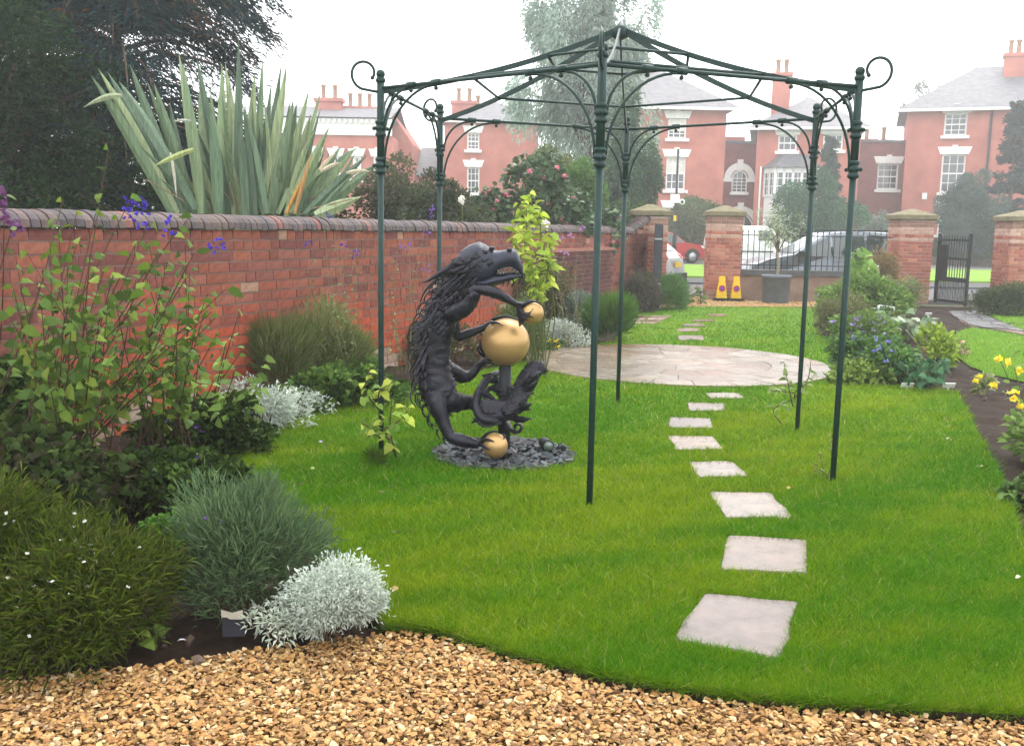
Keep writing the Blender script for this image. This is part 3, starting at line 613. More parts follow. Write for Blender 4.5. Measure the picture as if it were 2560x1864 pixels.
# ------------------------------------------------------------------ planter with olive tree
p = (6.087, 22.796, 0.000); x, y = p[0], p[1]
t = thing('planter', 'large round grey planter with a ribbed rim on the pale gravel', 'planter', (x, y, 0))
s = MB(); s.lathe((x, y, .0), [(.29, .0), (.305, .02), (.318, .58), (.34, .585), (.345, .65), (.325, .655), (.31, .6), (.02, .58)], 32); s.build('pot', M('zinc_grey', (.15, .17, .195), .55, .2, scale=4), t)
s = MB(); s.lathe((x, y, 0), [(.308, .585), (.01, .6)], 20); s.build('potting_soil', soil_m, t)
ol = thing('olive_tree', 'young grey green olive tree with a thin trunk growing in the planter', 'tree', (x, y, .59))
s = MB(); s.tube(spline([(x, y, .58), (x+.03, y, .9), (x-.02, y, 1.25), (x+.03, y, 1.6)], 4), np.linspace(.035, .018, 13), 7); s.build('trunk', M('olive_bark', (.3, .25, .19), .9, bmp=.4), ol)
P, O, i, lc = lumpy(1000, (x+.02, y, 1.62), (.66, .5, .66), 16, (.2, .36), .1)
V_, F_, C_ = leaf_mesh(P, O+rng.normal(size=P.shape)*.7, rng.uniform(.05, .09, len(P)), .018, palette(len(P), [(.3, .36, .24), (.22, .29, .18), (.38, .43, .33)])); np_obj('crown', V_, F_, leaf_m, C_, ol)
s = MB()
for q in lc: s.tube(spline([(x, y, 1.15), (np.array((x, y, 1.3))+q)/2, q], 3), np.linspace(.012, .004, 7), 5)
s.build('branch', twig_m, ol)

# ================================================================== pergola
PG = np.array([.73, 7.3, 0]); PGR = 1.75; a0 = math.atan2(5.59-7.3, .47-.73)
t = thing('pergola', 'tall open hexagonal green iron pergola with scroll finials over the lawn', 'pergola', tuple(PG))
posts = [PG+PGR*np.array([cos(a0+k*pi/3), sin(a0+k*pi/3), 0]) for k in range(6)]
EZ = 2.5; UP = np.array([0, 0, 1.0])
def roofpt(P0, f):       # along a rafter: f = 0 at the eave, 1 at the peak
    q = P0+(PG-P0)*f; return np.array([q[0], q[1], EZ-.02+.30*f+.25*f*f])
for k, P0 in enumerate(posts):
    o_ = (P0-PG)/PGR
    s = MB(); s.tube([P0+UP*-.05, P0+UP*1.0, P0+UP*2.0], [.0185, .0195, .021], 12); s.tube([P0+UP*2.0, P0+UP*2.55], [.025, .025], 12); s.build('post', green_iron, t)
    for z in (2.0, 2.24):
        s = MB(); s.lathe((P0[0], P0[1], z), [(.026, -.055), (.036, -.045), (.036, -.03), (.03, -.026), (.03, -.012), (.04, -.006), (.04, .012), (.03, .016), (.03, .03), (.036, .034), (.036, .048), (.026, .056)], 14); s.build('collar', green_iron, t)
        for d in (o_, -o_): s = MB(); s.ball(P0+d*.045+UP*z, .013, 8, 6); s.build('collar_stud', green_iron, t)
    s = MB(); s.ball(P0+UP*2.59, .03, 14, 10); s.lathe((P0[0], P0[1], 2.535), [(.027, 0), (.033, .01), (.033, .022), (.024, .035)], 12); s.build('finial', green_iron, t)
    sc = [P0+UP*2.5]
    for q in np.linspace(0, 1, 26):
        th = -pi/2+.15-q*1.75*pi; r = .115*(1-.62*q)+.012
        sc.append(P0+o_*(.135)+UP*(2.60)+o_*(cos(th)*-r*-1)*1.0+UP*sin(th)*r)
    # outward curl: starts at the post, sweeps out, up and back in on itself
    sc = [P0+o_*.02+UP*2.475, P0+o_*.06+UP*2.48]
    for q in np.linspace(0, 1, 30):
        th = -1.3+q*4.9; r = .1*(1-.5*q**1.3); sc.append(P0+o_*(.1+r*cos(th))+UP*(2.585+r*sin(th)))
    s = MB(); s.tube(sc, .0095, 8); s.ball(sc[-1], .014, 8, 6); s.build('scroll', green_iron, t)
    N0 = posts[(k+1) % 6]; d = (N0-P0); e = UP*EZ
    s = MB(); s.tube([P0+e, N0+e], .0115, 8); s.build('eave_rail', green_iron, t)
    for f, nm in ((.36, 'lower_ring'), (.68, 'upper_ring')):
        s = MB(); s.tube([roofpt(P0, f), roofpt(N0, f)], .010, 8); s.build('roof_rail', green_iron, t)
    s = MB(); pts = [roofpt(P0, f) for f in np.linspace(0.0, .99, 12)]
    for i in range(11):
        a, b = pts[i], pts[i+1]; dd, sd, up = frame_of(b-a); m = Matrix((sd, dd, up)).transposed(); s.box(tuple((a+b)/2), (.014, np.linalg.norm(b-a)+.004, .036), M3=m)
    s.build('rafter', green_iron, t)
    for Q0, Q1 in ((P0, N0), (N0, P0)):
        dd = (Q1-Q0)/np.linalg.norm(Q1-Q0)
        for z0, run in ((2.0, .5), (2.24, .28)):
            H_ = EZ-.012-z0; arc = [Q0+dd*(.035+(run-.035)*(1-cos(a)))+UP*(z0+H_*sin(a)) for a in np.linspace(0, pi/2, 14)]
            s = MB(); s.tube(arc, .0085, 7); s.build('bracket', green_iron, t)
            s = MB(); c = Q0+dd*run+UP*EZ; s.tube([c-dd*.035, c-dd*.032, c+dd*.032, c+dd*.035], [.014, .021, .021, .014], 10); s.ball(c-UP*.035, .014, 8, 6); s.build('rail_clamp', green_iron, t)
s = MB(); pk = PG+UP*3.01; s.lathe(tuple(pk), [(.02, -.06), (.06, -.04), (.06, .02), (.03, .04), (.005, .07)], 14); s.build('peak_boss', green_iron, t)

# ================================================================== dragon sculpture
DY = 6.82
dr = thing('dragon_sculpture', 'dark metal dragon sculpture rearing up and clutching three gold balls', 'sculpture', (-0.043, 7.408, 0.000))
px = .39968/1.1292/ (2450/1.1292)*6.82        # one zoom pixel in metres at the sculpture
def ring_tube(path, n=14, sub=6, flat=1.0, bump_=.06):
    P = [np.array(p[0]) for p in path]; R_ = np.array([p[1]*px for p in path]); sp = spline(P, sub); rr = spline([[r, 0, 0] for r in R_], sub); rr = [max(.003, r[0]) for r in rr]
    s = MB(); s.tube(sp, [(r, r*flat) for r in rr], n)
    ctr = np.repeat(np.array(sp), n, 0); v = np.array(s.v); v = ctr+(v-ctr)*(1+bump_*np.clip(rng.normal(size=(len(v), 1)), -1.5, 1.5)); s.v = [tuple(q) for q in v]
    return s, sp, rr
spine = [((-0.295, 6.800, 1.300), 85), ((-0.355, 6.800, 1.249), 82), ((-0.404, 6.810, 1.154), 84), ((-0.460, 6.830, 1.051), 92), ((-0.511, 6.840, 0.937), 102), ((-0.541, 6.840, 0.824), 102), ((-0.551, 6.840, 0.699), 101), ((-0.547, 6.830, 0.587), 104), ((-0.517, 6.820, 0.487), 114), ((-0.471, 6.820, 0.413), 108), ((-0.403, 6.820, 0.386), 74), ((-0.337, 6.840, 0.381), 52), ((-0.259, 6.880, 0.375), 42)]
s, sp_b, rr_b = ring_tube(spine, 20); s.build('body', dragon_m, dr)
def limb(nm, path, n=12, m=dragon_m): s, sp, rr = ring_tube(path, n); s.build(nm, m, dr); return sp, rr
limb('arm', [((-0.428, 6.760, 1.013), 62), ((-0.358, 6.700, 1.041), 56), ((-0.292, 6.660, 1.100), 46), ((-0.264, 6.640, 1.156), 42), ((-0.272, 6.640, 1.186), 34), ((-0.232, 6.630, 1.192), 32), ((-0.129, 6.640, 1.170), 33), ((-0.053, 6.660, 1.135), 27), ((0.013, 6.680, 1.095), 20), ((0.046, 6.680, 1.083), 24)])
limb('arm', [((-0.483, 6.920, 0.953), 55), ((-0.423, 6.970, 0.926), 38), ((-0.406, 6.980, 0.857), 30), ((-0.383, 6.980, 0.829), 31), ((-0.315, 6.980, 0.854), 30), ((-0.223, 6.980, 0.889), 24), ((-0.167, 6.980, 0.924), 18), ((-0.133, 6.980, 0.948), 16)])
limb('leg', [((-0.531, 6.720, 0.457), 70), ((-0.511, 6.680, 0.375), 60), ((-0.479, 6.660, 0.295), 47), ((-0.441, 6.640, 0.215), 40), ((-0.412, 6.630, 0.172), 38), ((-0.345, 6.620, 0.151), 42), ((-0.278, 6.610, 0.139), 34), ((-0.217, 6.600, 0.126), 26)])
limb('leg', [((-0.482, 6.950, 0.605), 60), ((-0.404, 7.000, 0.559), 52), ((-0.342, 7.030, 0.532), 40), ((-0.291, 7.050, 0.554), 33), ((-0.245, 7.050, 0.607), 27), ((-0.187, 7.030, 0.658), 22)])
# hand cup around the upper ball, and claws
s = MB(); a, b = np.array((0.029, 6.680, 1.077)), np.array((0.101, 6.680, 1.027)); dd, sd, up = frame_of(b-a)
prof = [(.02, 0), (.06, .3), (.1, .7), (.135, 1.05)]; n = 12; v = []
for r, tt in prof:
    for k in range(n): v.append(tuple(a+(b-a)*tt*1.0+np.array(sd)*r*.8*cos(2*pi*k/n)+np.array(up)*r*.8*sin(2*pi*k/n)))
s.add(v, [(i*n+k, i*n+(k+1) % n, (i+1)*n+(k+1) % n, (i+1)*n+k) for i in range(3) for k in range(n)], True); s.build('hand', dragon_m, dr)
def claw(path, r0, nm='claw'):
    s = MB(); sp = spline(path, 5); s.tube(sp, list(np.linspace(r0*px, .003, len(sp))), 7); s.build(nm, dragon_m, dr)
def over_ball(c, r, dirs, start, n=7):   # claw hugging a ball: start point, then an arc over the surface
    pts = [np.array(start)]
    for d in dirs: d = np.array(d, float); pts.append(np.array(c)+d/np.linalg.norm(d)*(r+.012))
    return pts
balls = [((0.131, 6.660, 1.036), 70), ((-0.049, 6.860, 0.810), 152), ((-0.106, 6.560, 0.132), 78)]
for c, r in balls:
    s = MB(); s.ball(c, r*px, 32, 20); s.build('gold_ball', gold_m, dr)
B = [(np.array(c), r*px) for c, r in balls]
W0_ = (0.040, 6.660, 1.090)
claw(over_ball(*B[0], [(-.7, -.4, .65), (-.2, -.45, .9), (.35, -.4, .85), (.75, -.3, .45)], W0_), 16); claw(over_ball(*B[0], [(-.7, .3, .65), (-.1, .4, .95), (.6, .3, .75)], W0_), 14)
claw(over_ball(*B[0], [(-.8, -.5, .1), (-.4, -.85, -.1), (.1, -.9, -.25)], (0.046, 6.620, 1.055)), 12)
W1 = (-0.141, 6.960, 0.944)
for ds in ([(-.5, .1, .85), (-.1, 0, 1), (.25, -.1, .95), (.45, -.2, .8)], [(-.55, -.3, .8), (-.3, -.55, .8), (-.12, -.7, .7)], [(-.4, .4, .8), (0, .4, .9), (.4, .3, .85)]): claw(over_ball(*B[1], ds, W1), 15)
W2 = (-0.185, 7.020, 0.662)
for ds in ([(-.85, .2, -.5), (-.97, -.1, -.2), (-.95, -.1, .1)], [(-.7, -.3, -.65), (-.5, -.6, -.7)], [(-.5, .3, -.8), (-.1, .2, -1)]): claw(over_ball(*B[1], ds, W2), 14)
claw([(-0.201, 6.900, 0.704), (-0.235, 6.880, 0.734), (-0.241, 6.880, 0.768), (-0.224, 6.900, 0.795)], 11)
W3 = (-0.214, 6.600, 0.129)
for ds in ([(-.8, -.4, .5), (-.35, -.75, .55), (-.05, -.85, .45)], [(-.7, .2, .7), (-.2, .1, 1), (.3, 0, .95)], [(-.9, -.4, .1), (-.6, -.8, 0), (-.3, -.95, -.1)]): claw(over_ball(*B[2], ds, W3), 15)
claw([(-0.059, 6.600, 0.199), (-0.042, 6.560, 0.200), (-0.047, 6.520, 0.186)], 10)
# head: stacked cross sections from the back of the skull to the snout
def head_sections(secs, nm):
    s = MB(); n = 16; v = []
    for x, zt, zb, hw in secs:
        T = np.array(V_S_(x, zt)); Bm = np.array(V_S_(x, zb)); c = (T+Bm)/2; hh = (T-Bm)/2
        for k in range(n):
            a = 2*pi*k/n; v.append(tuple(c+hh*sin(a)+np.array([0, 1, 0])*hw*px*np.sign(cos(a))*abs(cos(a))**.8))
    v = [tuple(np.array(q)+rng.normal(size=3)*.0032) for q in v]; m = len(secs); s.add(v, [(i*n+k, i*n+(k+1) % n, (i+1)*n+(k+1) % n, (i+1)*n+k) for i in range(m-1) for k in range(n)]+[tuple(range(n))[::-1], tuple(range((m-1)*n, m*n))], True)
    s.build(nm, head_m, dr)
_o = np.array((-0.839, 6.780, 1.618)); _x = np.array((0.254, 6.780, 1.637)); _z = np.array((-0.839, 6.780, 0.510))
def V_S_(x, y, d=0): return _o+(_x-_o)*x/1000+(_z-_o)*y/1000+np.array([0, d, 0])
head_sections([(372, 262, 320, 30), (395, 215, 355, 62), (440, 160, 385, 98), (490, 128, 395, 112), (545, 108, 392, 116), (590, 124, 385, 108), (630, 158, 352, 90), (665, 166, 290, 80), (705, 158, 268, 74), (745, 150, 264, 66), (775, 158, 280, 56), (800, 192, 300, 42), (819, 252, 310, 16)], 'head')
head_sections([(520, 330, 388, 88), (580, 326, 386, 86), (640, 306, 380, 80), (700, 298, 360, 70), (750, 296, 345, 58), (790, 302, 334, 42), (812, 308, 326, 18)], 'jaw')
for x, y, d in ((628, 146, -.05), (628, 146, .05), (738, 155, -.045), (738, 155, .045)):
    s = MB(); c = V_S_(x, y, d); s.lathe(tuple(c), [(.014, -.02), (.019, -.004), (.019, .006), (.011, .008), (.009, -.01)], 12); s.build('nostril' if x > 700 else 'brow', dragon_m, dr)
for sd_ in (-1, 1):
    s = MB(); s.ball(V_S_(585, 172, .085*sd_), .022, 10, 8); s.build('eye', M('eye_metal', (.03, .03, .035), .25, .5), dr)
tooth_m = M('tooth_metal', (.12, .12, .1), .4, .4)
for i, x in enumerate(range(670, 790, 17)):
    for sd_ in (-1, 1):
        hw = np.interp(x, [650, 700, 750, 800], [76, 68, 56, 36])*px*sd_
        zt = np.interp(x, [650, 700, 750, 800], [290, 268, 264, 296]); zb = np.interp(x, [650, 700, 750, 800], [304, 298, 296, 303])
        s = MB(); s.tube([V_S_(x, zt-4, hw), V_S_(x, zt+16+(8 if i % 3 == 0 else 0), hw*1.02)], [.008, .0008], 6); s.tube([V_S_(x+8, zb+4, hw), V_S_(x+8, zb-14, hw)], [.007, .0008], 6); s.build('tooth', tooth_m, dr)
for sd_ in (-1, 1):   # long hooked fangs and the barbels under the chin
    claw([V_S_(800, 255, .02*sd_), V_S_(822, 290, .03*sd_), V_S_(818, 330, .03*sd_), V_S_(800, 358, .03*sd_)], 9, 'fang')
    for x in (700, 730, 762): claw([V_S_(x, 335, .05*sd_), V_S_(x+5, 360, .052*sd_), V_S_(x-4, 382, .05*sd_)], 6, 'chin_spike')
claw([V_S_(612, 370, -.05), V_S_(616, 400, -.05)], 5, 'chin_spike')
for i, (x, y) in enumerate(((470, 360), (500, 385), (535, 392), (450, 320), (480, 300), (520, 350))):
    for sd_ in (-1, 1): claw([V_S_(x+20, y-25, .095*sd_), V_S_(x-10, y+5, .12*sd_), V_S_(x-45, y+32, .125*sd_)], 13, 'cheek_spike')
# horns, and crest spikes down the back
claw([V_S_(440, 210, -.07), V_S_(370, 262, -.08), V_S_(290, 310, -.09), V_S_(235, 345, -.09), V_S_(185, 360, -.09)], 26, 'horn')
claw([V_S_(440, 230, .07), V_S_(360, 300, .1), V_S_(280, 340, .12), V_S_(200, 420, .12), V_S_(165, 500, .12)], 20, 'horn')
claw([V_S_(400, 270, -.05), V_S_(340, 300, -.05), V_S_(318, 360, -.05)], 20, 'horn'); claw([V_S_(390, 310, -.02), V_S_(350, 330, -.02), V_S_(330, 372, -.02)], 16, 'horn')
for i in range(6, len(sp_b)-18, 2):
    p, r = np.array(sp_b[i]), rr_b[i]; tn = np.array(sp_b[i+1])-np.array(sp_b[i-1]); tn = tn/np.linalg.norm(tn); ob = np.array([tn[2], 0, -tn[0]]); ob = ob if ob[0] < 0 else -ob
    for q in ((-.35, -.6), (.2, .6))[:1 if i % 4 else 2]:
        oo = ob*1+np.array([0, q[1]*.5, 0]); oo /= np.linalg.norm(oo); b0 = p+oo*r*.92; L = rng.uniform(.05, .105)
        claw([b0, b0+oo*L*.7+tn*-.005, b0+oo*L*.95+tn*L*.55, b0+oo*L*.75+tn*L*1.1], 7, 'back_spike')
for pth in ([(235,1180), (228,1210), (236,1238), (252,1252)], [(258,1228), (256,1250), (268,1270)], [(292,1265), (290,1300), (312,1332)], [(330,1318), (336,1345), (352,1362)]):
    claw([V_S_(x+10, y, -.13) for x, y in pth], 9, 'heel_spike')
# overlapping scales on neck, back and tail
def scale_mesh(L, W_):
    s = MB(); s.add([(0, -W_/2, 0), (L*.6, -W_/2.3, .006), (L, 0, .002), (L*.6, W_/2.3, .006), (0, W_/2, 0), (L*.45, 0, .014)], [(0, 1, 5), (1, 2, 5), (2, 3, 5), (3, 4, 5), (4, 0, 5)]); return s.mesh('scale', dragon_m)
sm = [scale_mesh(.078, .036), scale_mesh(.06, .03), scale_mesh(.095, .04)]
def scales_on(sp, rr, i0, i1, step, na, amin, amax, k=1.0, base=None):
    for i in range(i0, i1, step):
        p, r = np.array(sp[i]), rr[i]; tn = np.array(sp[min(i+1, len(sp)-1)])-np.array(sp[i-1]); tn /= np.linalg.norm(tn)
        ob = np.array([tn[2], 0, -tn[0]]); ob = ob if ob[0] < 0 else -ob; sd = np.array([0, -1.0, 0]); sd = sd-tn*sd.dot(tn); sd /= np.linalg.norm(sd)
        for j in range(na):
            a = amin+(amax-amin)*(j+(.5 if (i//step) % 2 else 0))/na; nrm = ob*cos(a)+sd*sin(a); x_ = tn*1+nrm*.16; x_ /= np.linalg.norm(x_); y_ = np.cross(nrm, x_); y_ /= np.linalg.norm(y_); z_ = np.cross(x_, y_)
            o = put('scale', sm[rng.integers(0, 3)], dr, tuple(p+nrm*r*.97)); m = Matrix((x_, y_, z_)).transposed(); o.rotation_euler = m.to_euler(); o.scale = (k*rng.uniform(.8, 1.2),)*3
scales_on(sp_b, rr_b, 5, 26, 2, 10, -.6, 2.3); scales_on(sp_b, rr_b, 26, 58, 3, 7, -.6, 1.2)
skull = scale_mesh(.075, .04); SH = np.array([(395, 240, 36), (440, 175, 60), (490, 150, 78), (545, 135, 84), (600, 150, 78), (650, 178, 66)])
for i in range(46):      # beaten plates riveted over the skull and cheeks
    x = rng.uniform(400, 640); zt = np.interp(x, SH[:, 0], SH[:, 1]); zb = 330 if x < 600 else 270; q = rng.uniform(.1, .95); z = zt+(zb-zt)*q; hwd = np.interp(x, [372, 440, 545, 630, 665], [30, 98, 116, 90, 80])*px*math.sqrt(max(.05, 1-(2*q-1)**2*.8))
    p = np.array(V_S_(x, z, -hwd*.99)); x_ = np.array([-.8, -.12, -.35+rng.normal()*.25]); x_ /= np.linalg.norm(x_); nrm = np.array([0, -1, (.5-q)*.9]); y_ = np.cross(nrm, x_); y_ /= np.linalg.norm(y_); z_ = np.cross(x_, y_)
    o = put('skull_plate', skull, dr, tuple(p)); o.rotation_euler = Matrix((x_, y_, z_)).transposed().to_euler(); o.scale = (rng.uniform(.6, 1.2),)*3
strand = scale_mesh(.15, .022)
for i in range(4, 44, 1):
    p, r = np.array(sp_b[i]), rr_b[i]; tn = np.array(sp_b[i+1])-np.array(sp_b[i-1]); tn /= np.linalg.norm(tn); ob = np.array([tn[2], 0, -tn[0]]); ob = ob if ob[0] < 0 else -ob
    for j in range(2):
        a = rng.uniform(-.7, 1.25); nrm = ob*cos(a)+np.array([0, -1.0, 0])*sin(a); x_ = tn+nrm*rng.uniform(.25, .8)+rng.normal(size=3)*.12; x_ /= np.linalg.norm(x_); y_ = np.cross(nrm, x_); y_ /= np.linalg.norm(y_); z_ = np.cross(x_, y_)
        o = put('strand', strand, dr, tuple(p+nrm*r*.95)); o.rotation_euler = Matrix((x_, y_, z_)).transposed().to_euler(); q_ = rng.uniform(.5, 1.1); o.scale = (q_, q_*rng.uniform(.8, 1.4), q_)
# tail coils round the pole, ending in a broad feathered tip
sp_t, rr_t = limb('tail', [((-0.282, 6.880, 0.375), 46), ((-0.231, 6.740, 0.358), 38), ((-0.189, 6.660, 0.322), 34), ((-0.116, 6.620, 0.320), 36), ((-0.040, 6.620, 0.350), 42), ((0.020, 6.660, 0.410), 54), ((0.068, 6.720, 0.485), 60), ((0.112, 6.760, 0.559), 52), ((0.145, 6.780, 0.607), 36), ((0.187, 6.800, 0.625), 12)], 12)
limb('tail_coil', [((-0.070, 6.980, 0.580), 16), ((-0.137, 6.900, 0.567), 22), ((-0.196, 6.800, 0.518), 26), ((-0.231, 6.700, 0.461), 28), ((-0.240, 6.620, 0.391), 27), ((-0.211, 6.580, 0.326), 26), ((-0.137, 6.580, 0.300), 28), ((-0.050, 6.660, 0.314), 22)])
limb('tail_coil', [((-0.056, 6.960, 0.478), 12), ((-0.123, 6.840, 0.493), 15), ((-0.176, 6.720, 0.481), 17), ((-0.179, 6.660, 0.446), 16), ((-0.129, 6.640, 0.417), 14), ((-0.053, 6.700, 0.430), 12)])
scales_on(sp_t, rr_t, 22, 52, 1, 7, -.2, 3.0, .95)
def blade(path, wd_, nm='tail_fin'):
    sp = [np.array(p) for p in spline(path, 4)]; s = MB(); v = []; n = len(sp)
    for i, p in enumerate(sp):
        q = i/(n-1); ww = wd_*px*(sin(pi*min(1, .12+q*.95))**.7)+.002; jag = 1+.3*(i % 2)
        tn = sp[min(i+1, n-1)]-sp[max(i-1, 0)]; pv_ = np.array([-tn[2], 0, tn[0]]); pv_ = pv_/(np.linalg.norm(pv_)+1e-9)+np.array([0, -.45, 0])
        v += [tuple(p+pv_*ww*.55*jag), tuple(p+np.array([0, -.01, .0])), tuple(p-pv_*ww*.5*jag), tuple(p+np.array([0, .006, 0]))]
    f = [(i*4+k, i*4+(k+1) % 4, (i+1)*4+(k+1) % 4, (i+1)*4+k) for i in range(n-1) for k in range(4)]; s.add(v, f+[(3, 2, 1, 0), tuple(range(4*n-4, 4*n))]); s.build(nm, dragon_m, dr)
blade([(-0.029, 6.620, 0.406), (-0.117, 6.600, 0.396), (-0.183, 6.600, 0.415), (-0.221, 6.600, 0.450)], 60); blade([(0.015, 6.620, 0.384), (0.080, 6.600, 0.395), (0.145, 6.600, 0.423)], 48)
blade([(-0.017, 6.620, 0.322), (0.060, 6.600, 0.308), (0.147, 6.580, 0.322)], 40); blade([(-0.060, 6.600, 0.297), (-0.169, 6.580, 0.282), (-0.224, 6.580, 0.304), (-0.273, 6.580, 0.314)], 40)
blade([(0.036, 6.700, 0.449), (0.100, 6.660, 0.535), (0.154, 6.660, 0.603), (0.205, 6.700, 0.633)], 46); blade([(-0.067, 6.900, 0.505), (-0.147, 6.860, 0.556), (-0.215, 6.840, 0.575)], 44); blade([(0.057, 6.660, 0.478), (0.133, 6.640, 0.528), (0.170, 6.640, 0.578)], 36)
for k in range(16):
    x0_, y0_ = rng.uniform(600, 840), rng.uniform(1000, 1200); an = rng.uniform(-.6, .5); L_ = rng.uniform(60, 130)*(1 if rng.uniform() < .6 else -1); d0 = rng.uniform(-.14, .12)
    blade([V_S_(x0_, y0_, d0), V_S_(x0_+L_*.5*cos(an), y0_+abs(L_)*.5*sin(an)-8, d0-.03), V_S_(x0_+L_*cos(an), y0_+abs(L_)*sin(an), d0-.03)], rng.uniform(22, 42), 'metal_leaf')
for a, b in (((845, 930), (905, 905)), ((855, 950), (925, 925)), ((835, 915), (870, 903))): claw([V_S_(a[0], a[1], -.03), V_S_((a[0]+b[0])/2, (a[1]+b[1])/2-6, -.05), V_S_(b[0], b[1], -.05)], 12, 'tail_spike')
pl = np.array((-0.049, 6.840, 0.646)); pg = np.array((-0.042, 6.840, 0.117)); s = MB(); s.tube([(pl[0], 6.84, -.04), (pl[0], 6.84, pl[2]+.05)], .0435, 16); s.build('pole', M('pole_metal', (.03, .032, .036), .55, .4), dr)
cur = [(-0.038, 6.800, 0.275), (-0.010, 6.780, 0.211), (0.035, 6.760, 0.182)]+[tuple(np.array(V_S_(808+36*cos(x)*(1-.06*i), 1272+34*sin(x)*(1-.06*i)))+np.array([0, -.02, 0])) for i, x in enumerate(np.linspace(1.7, -3.6, 12))]
s = MB(); s.tube(cur, [(.03, .012)]*len(cur), 8); s.build('scroll_strap', dragon_m, dr)

# ------------------------------------------------------------------ slate bed and spotlight
sc_ = np.array([-.05, 6.84]); sb = thing('slate_bed', 'round bed of loose blue grey slate pieces under the dragon', 'slate bed', (sc_[0], sc_[1], 0))
s = MB(); s.lathe((sc_[0], sc_[1], 0), [(.52, -.04), (.515, .012), (.0, .014)], 40, False); s.build('soil_disc', M('slate_grit', (.035, .036, .04), .8, bmp=.8), sb)
def slate_piece(nm, k):
    r = np.random.default_rng(k); n = r.integers(5, 8); a = np.sort(r.uniform(0, 2*pi, n)); q = [(cos(x)*r.uniform(.7, 1.1), sin(x)*r.uniform(.45, .8)) for x in a]; s = MB(); s.prism(q, -.1, .1)
    v = np.array(s.v); v[n:, :2] *= .9; s.v = [tuple(x) for x in v]; return s.mesh(nm, slate_obj)
sms = [slate_piece('slate', k) for k in range(14)]
for i in range(290):
    a, r = rng.uniform(0, 2*pi), .5*math.sqrt(rng.uniform(0, 1.0)); x, y = sc_[0]+r*cos(a), sc_[1]+r*sin(a)
    hgt = .02+.045*max(0, 1-r/.5)*rng.uniform(.3, 1.2)
    o = put('slate', sms[rng.integers(0, 14)], sb, (x, y, hgt)); q = rng.uniform(.022, .062); o.scale = (q, q, q*rng.uniform(.6, 1.3)); o.rotation_euler = (rng.normal()*.35, rng.normal()*.35, rng.uniform(0, 6))
    g = rng.uniform(.3, 1.1); o.color = (.06*g, .072*g, .085*g, 1) if rng.uniform() < .8 else (.08*g, .07*g, .07*g, 1)
o = chips(900, (sc_[0]-.52, sc_[0]+.52, sc_[1]-.52, sc_[1]+.52), .01, .028, [(.04, .046, .052), (.06, .07, .078), (.03, .032, .036), (.08, .088, .092)], slate_attr, 'slate_chips', .28, lambda x, y, s: .022+0*x, [(sc_[0]+.51*cos(x), sc_[1]+.51*sin(x)) for x in np.linspace(0, 2*pi, 30, endpoint=False)])
o['kind'] = 'stuff'; o.parent = sb; o.location = (-sc_[0], -sc_[1], 0)
c = np.array((0.256, 6.864, 0.000)); lt = thing('spotlight', 'small black garden spotlight lying in the slate to the right of the pole', 'spotlight', (c[0], c[1], .02))
a = np.array([c[0]-.02, c[1]+.12, .075]); b = np.array([c[0]+.01, c[1]-.02, .07]); s = MB(); s.tube([a, a+(b-a)*.1, b], [.028, .04, .042], 16); s.build('housing', black_iron, lt)
s = MB(); s.tube([b, b+(b-a)*.04], [.034, .034], 16); s.build('lens', M('lens_glass', (.12, .16, .12), .1, spec=.8), lt)
s = MB(); s.tube([(c[0], c[1]+.05, -.03), (c[0], c[1]+.05, .04)], .01, 8); s.build('spike', black_iron, lt)
